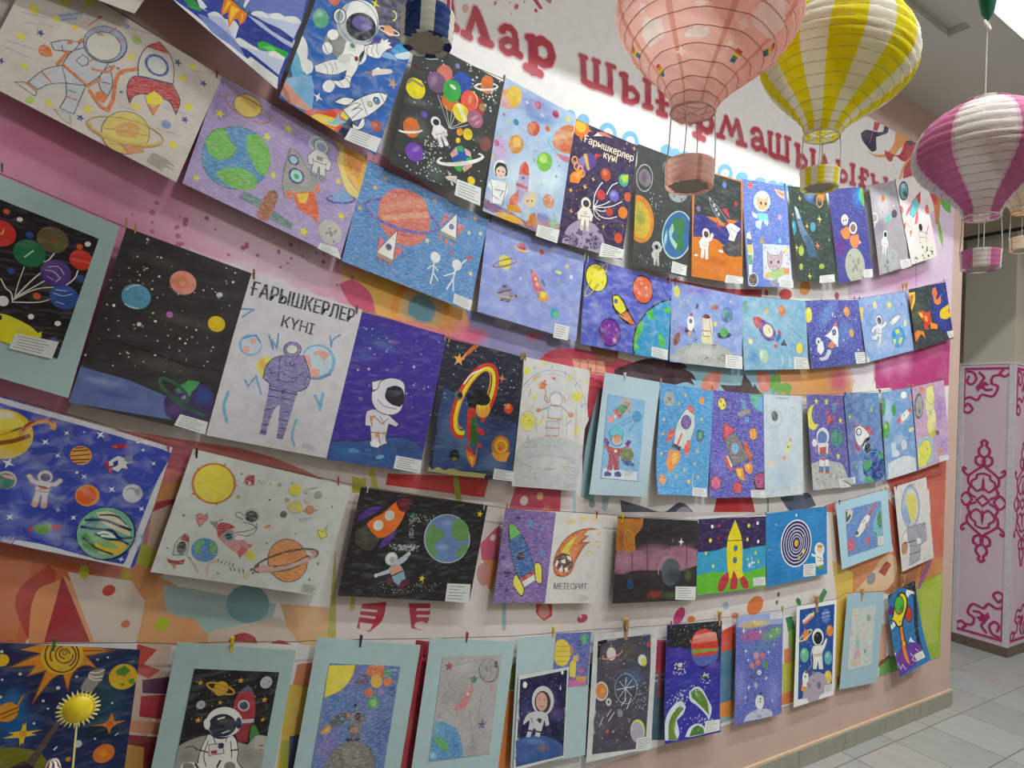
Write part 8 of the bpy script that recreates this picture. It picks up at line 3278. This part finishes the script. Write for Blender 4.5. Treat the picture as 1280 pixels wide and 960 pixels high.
def ornament(fr, org, name):
    c = Canvas(fr, None, 'print', org); m = 'b0306a'
    def S(w, pts, mir=1, cx=175.0, oy=0.0, fy=1):
        # smooth the stroke with a Catmull-Rom pass
        q = [(cx+mir*x, oy+fy*y) for x, y in pts]; out = []
        for i in range(len(q)-1):
            p0, p1, p2, p3 = q[max(i-1, 0)], q[i], q[i+1], q[min(i+2, len(q)-1)]
            for j in range(5):
                t = j/5; out.append(tuple(0.5*((2*p1[d])+(-p0[d]+p2[d])*t+(2*p0[d]-5*p1[d]+4*p2[d]-p3[d])*t*t+(-p0[d]+3*p1[d]-3*p2[d]+p3[d])*t**3) for d in (0, 1)))
        c.line(m, w*1.4, out+[q[-1]])
    Y = 1030.0                                    # middle of the rosette, mm below the ledge
    for mir in (-1, 1):
        for fy in (-1, 1):
            S(13, [(0, 455), (18, 440), (14, 415), (34, 385), (30, 350), (0, 322)], mir, oy=Y, fy=fy)
            S(13, [(0, 325), (-4, 290), (20, 262), (50, 282), (52, 318), (38, 330)], mir, oy=Y, fy=fy)
            S(12, [(0, 292), (4, 262), (60, 215), (96, 175), (98, 130), (84, 100), (96, 66), (84, 40), (50, 20)], mir, oy=Y, fy=fy)
            S(12, [(98, 180), (122, 196), (138, 222), (130, 238), (118, 228)], mir, oy=Y, fy=fy)
            S(11, [(0, 205), (40, 192), (46, 165), (74, 140), (74, 105), (40, 70), (10, 88)], mir, oy=Y, fy=fy)
            S(11, [(0, 40), (40, 0)], mir, oy=Y, fy=fy); S(11, [(70, 0), (110, 48), (150, 0)], mir, oy=Y, fy=fy)
            c.put([(175, Y+fy*60), (175+mir*12, Y+fy*100), (175+mir*8, Y+fy*150), (175, Y+fy*185)], lin(m))
    # corner scrolls: top right... mirrored to the foot
    for oy, fy, mir, cx in ((30, 1, 1, 30.0), (2020, -1, -1, 320.0)):
        S(13, [(0, 0), (290, 0)], mir, cx, oy, fy); S(13, [(0, 0), (0, 330)], mir, cx, oy, fy)
        S(12, [(0, 330), (34, 340), (60, 310), (30, 270), (10, 290)], mir, cx, oy, fy); S(12, [(290, 0), (296, 34), (262, 62), (232, 40), (250, 16)], mir, cx, oy, fy)
        S(12, [(0, 240), (40, 220), (90, 240), (120, 200), (190, 210), (220, 140), (180, 110), (190, 60), (240, 50)], mir, cx, oy, fy)
        S(12, [(20, 20), (60, 30), (80, 80), (50, 120), (20, 100), (30, 60)], mir, cx, oy, fy); S(12, [(100, 30), (130, 70), (110, 110), (140, 160), (180, 160)], mir, cx, oy, fy)
        for a in (-0.6, 0.15, 0.9):
            x0, y0 = cx+mir*100, oy+fy*110; dx, dy = mir*cos(0.8+a)*70, fy*sin(0.8+a)*70
            c.put([(x0, y0), (x0+dx*.5-dy*.28, y0+dy*.5+dx*.28), (x0+dx, y0+dy), (x0+dx*.5+dy*.28, y0+dy*.5-dx*.28)], lin(m))
    return c.build(name, col, (0, 0, 0))
class SideFrame(Frame):
    def __init__(s, *a): Frame.__init__(s, *a); s.n = Vector((-1, 0, 0))
ornament(SideFrame((-0.2015, 0.18, 2.13), (0, -.001, 0), (0, 0, -.001), 350, 2060), (0, 0, 0), 'scroll_ornament')
ornament(Frame((-0.175, -0.1715, 2.13), (.001, 0, 0), (0, 0, -.001), 350, 2060), (0, 0, 0), 'scroll_ornament')
bm = bmesh.new(); tube(bm, [(0, 0.62, 0), (0, -2.6, 0.02)], 0.014, 8)
tag(bm_obj('ceiling_rail', bm, M_dark_metal, loc=(5.5, 0, 3.12)), 'dark metal rail running under the lintel behind the magenta balloon', 'rail')
nb = tag(empty('display_board', (8.3, 1.9, 0.0)), 'narrow dark display board glimpsed between the wall end and the column', 'board')
boxobj('panel', -0.02, 0.02, -0.75, 0.6, 0.0, 2.2, mat_plain('board_dark', '22242c', 0.7), nb)
for i, c in enumerate(('30488c', 'd09a4c', 'e0d8cc', '2c50a0', 'c8b8a0', '38405c')):
    boxobj('sheet', -0.03, -0.02, -0.7, 0.5, 0.68+0.25*i, 0.86+0.25*i, mat_plain('board_sheet_'+c, c, 0.7), nb)

# ------------------------------------------------------------------ strings along the wall
SN = ['topmost', 'second', 'third', 'fourth', 'lowest']
for i, pts in enumerate(STRINGS):
    bm = bmesh.new(); y = -(ROWOFF[i]-(14 if i == 0 else 6))/1000
    tube(bm, [(x-1.5, 0, z-1.5) for x, z in pts], 0.0011, 5)
    tag(bm_obj('hanging_string', bm, M_string, loc=(1.5, y, 1.5)), 'thin brown string carrying the %s row of pictures' % SN[i], 'string', 'strings carrying the pictures')

# ------------------------------------------------------------------ pictures
made = []
for num, (row, short, label, mbase, mfr, parts, cards) in enumerate(PICS):
    frames = [Frame(*p[3]) for p in parts if p[3]]
    top = Frame(*mfr) if mfr else frames[0]
    org = top.O + top.ex*top.w/2
    root = tag(empty('space_drawing', org), label, 'drawing', 'space drawings on the %s string' % SN[row])
    if mbase:
        Canvas(top, mbase[0], 'print', org, 0.7).build('mount', root)['label'] = 'pale blue mount card'
    sheet = None; fr = None
    for nm, style, basec, f, ops in parts:
        if f: fr2 = Frame(*f)
        if nm == 'sheet':
            fr = fr2; c = Canvas(fr, basec, style, org, 0.3, num+5); c.run(ops); sheet = c.build('sheet', root); nlay = c.layer
        elif f:
            c = Canvas(fr2, basec, style, org, 0.3, num+9); c.run(ops); c.build(nm, root)
        else:
            c = Canvas(fr, None, style, org, 0.3, num+7); c.layer = nlay+90; c.run(ops)
            c.build(nm, sheet)
    for q in cards:
        w = q.split(); f = [float(z) for z in w]; c = Canvas(fr, None, 'card', org, 0.3, num+77); c.layer = nlay+50; c.dl = 8e-6
        fr0 = (fr.w, fr.h); fr.w, fr.h = 4000, 4000; sh = (0, 0)
        fr_o = fr.O.copy()
        P = list(zip(f[0:8:2], f[1:8:2]))
        # captions may overhang the sheet: draw them unclipped
        c_put = c.fr; ox = min(0, min(p[0] for p in P)); oy = min(0, min(p[1] for p in P))
        fr.O = fr.O + fr.ex*ox + fr.ey*oy; P = [(p[0]-ox, p[1]-oy) for p in P]
        cu = fr.curl
        if ox or oy: fr.curl = None; fr.cuts = [] if not cu else fr.cuts
        c.put(P, lin('e0e2e0')); c.layer += 6; c.caption([z for p in P for z in p], int(f[8]) if len(f) > 8 else 5); fr.O = fr_o; fr.w, fr.h = fr0; fr.curl = cu
        c.build('caption_card', root)
    made.append((row, short, top))

# ------------------------------------------------------------------ clothespins
def jaw_mesh(kind, side):
    bm = bmesh.new(); s = side
    prof = [(0.10, 0.0), (0.13, -0.02), (0.085, -0.45), (0.05, -0.62), (0.012, -0.98), (0.0, -1.0), (0.0, -0.68), (0.03, -0.5), (0.05, -0.1)]
    A = [bm.verts.new((-0.085, s*y, z)) for y, z in prof]; B = [bm.verts.new((0.085, s*y, z)) for y, z in prof]; n = len(prof)
    bm.faces.new(A); bm.faces.new(B[::-1])
    for i in range(n): bm.faces.new((A[i], B[i], B[(i+1) % n], A[(i+1) % n]))
    me = bpy.data.meshes.new('jaw'); bm.to_mesh(me); bm.free(); me.materials.append(PINM[kind]); return me
bm = bmesh.new()
for i in range(3): tube(bm, [(0.06*(i-1)+0.02*cos(t), 0.07*cos(t), -0.5+0.07*sin(t)) for t in (2*pi*k/10 for k in range(11))], 0.018, 5, False)
tube(bm, [(-0.1, -0.13, -0.36), (-0.1, 0.0, -0.5), (-0.1, 0.13, -0.36)], 0.018, 5); tube(bm, [(0.1, -0.13, -0.36), (0.1, 0.0, -0.5), (0.1, 0.13, -0.36)], 0.018, 5)
SPRING = bpy.data.meshes.new('spring'); bm.to_mesh(SPRING); bm.free(); SPRING.materials.append(M_metal)
JAWS = {k: (jaw_mesh(k, -1), jaw_mesh(k, 1)) for k in PINM}
for kind, x, z, L, y, label, grp in PINS:
    r = tag(empty('clothespin', (x, y, z)), label, 'clothespin', grp); r.scale = (L, L, L); r.rotation_euler = (0, random.Random(x).uniform(-0.08, 0.08), 0)
    for me, nm in ((JAWS[kind][0], 'jaw'), (JAWS[kind][1], 'jaw'), (SPRING, 'spring')):
        o = bpy.data.objects.new(nm, me); COL.objects.link(o); o.parent = r

# ------------------------------------------------------------------ paper balloon lanterns
def lantern(loc, R, H, neck, gap, bh, br, paint, label, colour, hang_to, rings=18, hang=True, wire='9a8a80', rot=0.0, trans=0.45, strings=4, tilt=0.0, crown=0.05, dens=120):
    """loc = centre of the neck opening; R radius, H height of the envelope"""
    root = tag(empty('paper_balloon_lantern', loc), label, 'lantern', None)
    m = mat_paint('lantern_paper_'+colour, 'ffffff', amt=0.05, dark=0.06, rough=0.8, trans=trans)
    def rad(t):                                   # t 0 at the neck, 1 at the crown
        if t < 0.55: u = t/0.55; return neck + (R-neck)*(0.5-0.5*cos(pi*u**0.9))
        u = (t-0.55)/0.45; return max(R*math.sqrt(max(0, 1-u*u)), 0.028)
    n = dens; sub = 6; V = []; F = []; C = []; N = rings*sub
    for i in range(N+1):
        t = i/N; ph = (i % sub)/sub; r = rad(t)*(1-0.018*(1-math.sin(pi*ph))); z = H*(t if t < 0.55 else 0.55+0.45*math.sin((t-0.55)/0.45*pi/2)*1.0)
        t2 = t if t < 0.55 else 0.55+0.45*math.sin((t-0.55)/0.45*pi/2); r = (rad(t) if t < 0.55 else max(R*cos((t-0.55)/0.45*pi/2), crown))*(1-0.018*(1-math.sin(pi*ph)))
        for k in range(n):
            a = 2*pi*k/n+rot; w = 1+0.004*math.sin(37*a+i*1.7)
            V.append((r*w*cos(a), r*w*math.sin(a), H*t2+0.0012*math.sin(9*a+i)))
    for i in range(N):
        for k in range(n):
            F.append((i*n+k, i*n+(k+1) % n, (i+1)*n+(k+1) % n, (i+1)*n+k)); C.append(lin(paint((k+0.5)/n, (i+0.5)/N)))
    env = mesh_obj('envelope', V, F, m, root, C, smooth=True); env.rotation_euler = Matrix.Rotation(tilt, 3, Vector((0.53, 0.85, 0)).normalized()).to_euler()
    bm = bmesh.new()
    for j in range(rings):
        i = j*sub; v = V[i*n:(i+1)*n]; tube(bm, [v[k] for k in range(0, n, max(1, n//60))]+[v[0]], 0.0007, 4, False)
    tag(bm_obj('wire_rib', bm, mat_plain('wire_'+colour, wire, 0.7), env), kind='stuff')
    # neck hoop with cross wires
    bm = bmesh.new(); tube(bm, [(neck*cos(t), neck*math.sin(t), 0) for t in (2*pi*k/24 for k in range(25))], 0.0022, 5, False)
    tube(bm, [(-neck, 0, 0), (neck, 0, 0)], 0.0012, 4); tube(bm, [(0, -neck, 0), (0, neck, 0)], 0.0012, 4)
    bm_obj('neck_hoop', bm, mat_plain('hoop_'+colour, paint(0.51, 0.02), 0.7), root)
    V = []; F = []; C = []; n2 = 36
    for i in range(13):
        t = i/12; r = br*(1+0.05*t)*(1-0.03*(1-math.sin(pi*((i % 3)/3))))
        for k in range(n2): a = 2*pi*k/n2+rot; V.append((r*cos(a), r*math.sin(a), -gap-bh+bh*t))
    for i in range(12):
        for k in range(n2): F.append((i*n2+k, i*n2+(k+1) % n2, (i+1)*n2+(k+1) % n2, (i+1)*n2+k)); C.append(lin(paint((k+0.5)/n2, 0.5 if i > 1 else 0.5)))
    bk = mesh_obj('basket', V, F, m, root, C, smooth=True)
    c = len(V); V2 = [(br*0.97*cos(2*pi*k/n2), br*0.97*math.sin(2*pi*k/n2), -gap-bh+0.001) for k in range(n2)]; R2 = random.Random(3)
    V2 += [(br*(0.62+0.2*R2.random())*cos(2*pi*k/n2), br*(0.62+0.2*R2.random())*math.sin(2*pi*k/n2), -gap-bh+0.0012) for k in range(n2)]
    mesh_obj('basket_rim', V2, [(k, (k+1) % n2, n2+(k+1) % n2, n2+k) for k in range(n2)], m, bk, [lin(paint((k+0.5)/n2, 0.5)) for k in range(n2)])
    mesh_obj('basket_floor', [(v[0]*1.12, v[1]*1.12, v[2]+0.0006) for v in V2[n2:]], [tuple(range(n2))], mat_plain('basket_disc_'+colour, 'b4ab98', 0.7), bk)
    for k in range(strings):
        a = 2*pi*k/strings+0.5; bm = bmesh.new()
        p, q = (neck*cos(a), neck*math.sin(a), 0.0), (br*1.03*cos(a), br*1.03*math.sin(a), -gap-0.004)
        tube(bm, [p, tuple((p[d]+q[d])/2+0.0015*(d == 0) for d in range(3)), q], 0.0011, 5); bm_obj('basket_cord', bm, M_white_thread, root)
    if hang:
        bm = bmesh.new(); tube(bm, [(H*sin(tilt)*0.85, -H*sin(tilt)*0.53, H*cos(tilt)*0.985), (H*sin(tilt)*0.85, -H*sin(tilt)*0.53, hang_to-loc[2])], 0.0013, 5); bm_obj('hanging_cord', bm, M_white_thread, root)
    return root
def coral(u, t):
    g = ((u-0.551)*8+0.5) % 1; c = 'e8ab9b' if abs(g-0.5) < 0.055 else 'fbd3c8'
    for cu, ct, ru, rt in CLOUDS:
        d = ((u-cu+0.5) % 1-0.5)
        for ox, oy, k in ((0, 0.1, 1), (-0.7, -0.15, .75), (0.75, -0.1, .8)):
            if ((d-ox*ru)/(ru*k))**2+((t-ct-oy*rt)/(rt*k))**2 < 1: return 'f6f2ea'
    for cu, ct in STARS:
        d = abs((u-cu+0.5) % 1-0.5)/0.016; e = abs(t-ct)/0.022
        if d**.6+e**.6 < 1.15: return 'fdeee8'
    for cu, ct in FLAGS:
        d = ((u-cu+0.5) % 1-0.5)
        if abs(d) < 0.012 and abs(t-ct) < 0.022: return ('3a7aa8', '58a05c', 'f0e060', 'e0a040', 'c8504c')[min(4, int((t-ct+0.022)/0.044*5))]
    return c
CLOUDS = [(0.607, 0.255, 0.022, 0.018), (0.49, 0.30, 0.024, 0.045), (0.765, 0.36, 0.03, 0.06), (0.1, 0.45, .03, .06), (0.3, 0.42, .03, .05)]
STARS = [(0.612, 0.345), (0.712, 0.30), (0.705, 0.23), (0.705, 0.385), (0.49, 0.39), (0.58, 0.42), (0.56, .2), (0.66, .45)]
FLAGS = [(0.447, 0.17), (0.745, 0.21), (0.395, 0.30), (0.835, 0.30), (0.2, .4), (0.05, .35)]
def yellow(u, t): return 'f6f3e8' if (u*16) % 2 < 1 else 'f4e600'
def magenta(u, t):
    g = (u*8) % 2
    return 'e8e2de' if g < 1 else ('e4c4d2' if g < 1.07 or g > 1.93 else 'c9709e')
def bluewhite(u, t): return 'dcdccc' if (u*10) % 2 < 1 else '24407e'
def cream(u, t): return 'd8a070' if (u*10) % 1 < 0.12 else 'e6d2b4'
lantern((0.770, -1.020, 2.061), 0.152, 0.31, 0.036, 0.085, 0.042, 0.039, coral, 'coral paper balloon lantern with darker seams and white clouds, largest at the top centre', 'coral', 4.045, wire='d09484', rot=0.0, trans=0.6, tilt=0.09, crown=0.08, dens=300)
lantern((1.165, -1.000, 2.143), 0.148, 0.285, 0.034, 0.072, 0.036, 0.036, yellow, 'yellow and white striped paper balloon lantern hanging beside the coral one', 'yellow', 4.045, wire='c6bf88', rot=0.1, trans=0.22, tilt=0.15)
lantern((1.625, -1.105, 2.053), 0.141, 0.265, 0.036, 0.078, 0.042, 0.038, magenta, 'magenta and white paper balloon lantern at the right edge of the wall', 'magenta', 2.49, wire='b8889e', rot=0.0, trans=0.2)
lantern((0.376, -0.809, 2.266), 0.15, 0.32, 0.04, 0.085, 0.05, 0.042, bluewhite, 'navy and white striped paper balloon lantern whose basket hangs over the top left drawings', 'bluewhite', 4.045, wire='6a7a98', rot=0.2, trans=0.2)
lantern((2.464, -0.899, 2.303), 0.15, 0.29, 0.036, 0.085, 0.042, 0.038, cream, 'cream paper balloon lantern with orange seams, cut by the right edge of the picture', 'cream', 4.045, wire='b09878', rot=0.0, trans=0.2)


# slim green hanging balloon that carries the magenta lantern's cord
gb = tag(empty('toy_balloon', (1.625, -1.105, 2.516)), 'dark green toy balloon with a knotted neck on the cord above the magenta lantern', 'balloon')
bm = bmesh.new(); lathe(bm, [(0.003, 0.0), (0.012, 0.015), (0.02, 0.06), (0.03, 0.14), (0.034, 0.2), (0.028, 0.26), (0.012, 0.3), (0.002, 0.31)], 20); bm_obj('body', bm, mat_plain('green_rubber', '1f6a4e', 0.35, var=0.05), gb, True)
bm = bmesh.new(); tube(bm, [(0.009*cos(t), 0.004*math.sin(t), -0.012+0.012*math.sin(t)) for t in (2*pi*k/16 for k in range(17))], 0.003, 6, False); bm_obj('knot_ring', bm, M_white_thread, gb, True)

# ------------------------------------------------------------------ props standing on a side table in the near left corner
tb = tag(empty('side_table', (-0.03, -0.52, 0.0)), 'small pale side table carrying the sun ornament and striped dome', 'table')
M_tab = mat_plain('table_laminate', 'c8c0b4', 0.5); boxobj('tabletop', -0.25, 0.25, -0.2, 0.2, 0.70, 0.725, M_tab, tb, 0.004)
for sx in (-1, 1):
    for sy in (-1, 1): boxobj('leg', sx*0.22-0.018, sx*0.22+0.018, sy*0.17-0.018, sy*0.17+0.018, 0.0, 0.70, M_tab, tb)

sun = tag(empty('sun_ornament', (-0.022, -0.278, 0.923)), 'yellow plastic sun on a thin stick in front of the spiral sun painting', 'ornament')
M_sun = mat_plain('yellow_plastic', 'e4cc28', 0.4, var=0.1, scale=40, spec=0.4); M_ray = mat_plain('pale_yellow_plastic', 'e8dc8c', 0.5)
bm = bmesh.new()
for k in range(26):
    a = 2*pi*k/26; b = 0.07
    P0 = [(0.026*cos(a-b), 0, 0.026*sin(a-b)), (0.036*cos(a), 0, 0.036*sin(a)), (0.026*cos(a+b), 0, 0.026*sin(a+b))]
    A = [bm.verts.new((x, -0.003, z)) for x, y, z in P0]; B = [bm.verts.new((x, 0.003, z)) for x, y, z in P0]
    bm.faces.new(A); bm.faces.new(B[::-1])
    for i in range(3): bm.faces.new((A[i], B[i], B[(i+1) % 3], A[(i+1) % 3]))
o = bm_obj('sun_rays', bm, M_ray, sun)
bm = bmesh.new(); lathe(bm, [(0.0005, 0.011), (0.012, 0.0095), (0.021, 0.005), (0.0275, 0.0), (0.0275, -0.003), (0.0005, -0.004)], 28); o = bm_obj('sun_disc', bm, M_sun, sun, True); o.rotation_euler = (radians(90), 0, 0)
boxobj('stick', -0.0016, 0.0016, -0.0016, 0.0016, -0.123, -0.024, M_ray, sun)
bm = bmesh.new(); lathe(bm, [(0.03, -0.198), (0.03, -0.190), (0.012, -0.178), (0.006, -0.123), (0.0005, -0.122)], 20, closed=True); bm_obj('foot', bm, M_ray, sun, True)
dome = tag(empty('striped_dome', (-0.049, -0.437, 0.725)), 'small red and white striped dome ornament at the bottom left edge', 'ornament')
V = []; F = []; Cc = []; n = 32; hh = 0.189
for i in range(17):
    t = i/16; rr = 0.03*cos(t*pi/2)**0.6+0.0004
    for k in range(n): V.append((rr*cos(2*pi*k/n), rr*sin(2*pi*k/n), hh*(0.75*t if t < 0.6 else 0.45+0.55*sin((t-0.6)/0.4*pi/2))))
for i in range(16):
    for k in range(n): F.append((i*n+k, i*n+(k+1) % n, (i+1)*n+(k+1) % n, (i+1)*n+k)); Cc.append(lin(('e8e4e4', '8c4848', 'e8e4e4', '5c4450')[((k+i)//2) % 4]))
mesh_obj('shell', V, F, PAINT['print'], dome, Cc, [0]*len(F), True)

# ------------------------------------------------------------------ lamp fittings in the tray
tl = tag(empty('tube_lamp', (2.35, -1.09, 4.045)), 'long fluorescent tube lamp inside the ceiling tray', 'lamp')
boxobj('housing', -1.3, 1.3, -0.03, 0.03, -0.02, 0.0, M_tray, tl)
print('objects', len(bpy.data.objects))
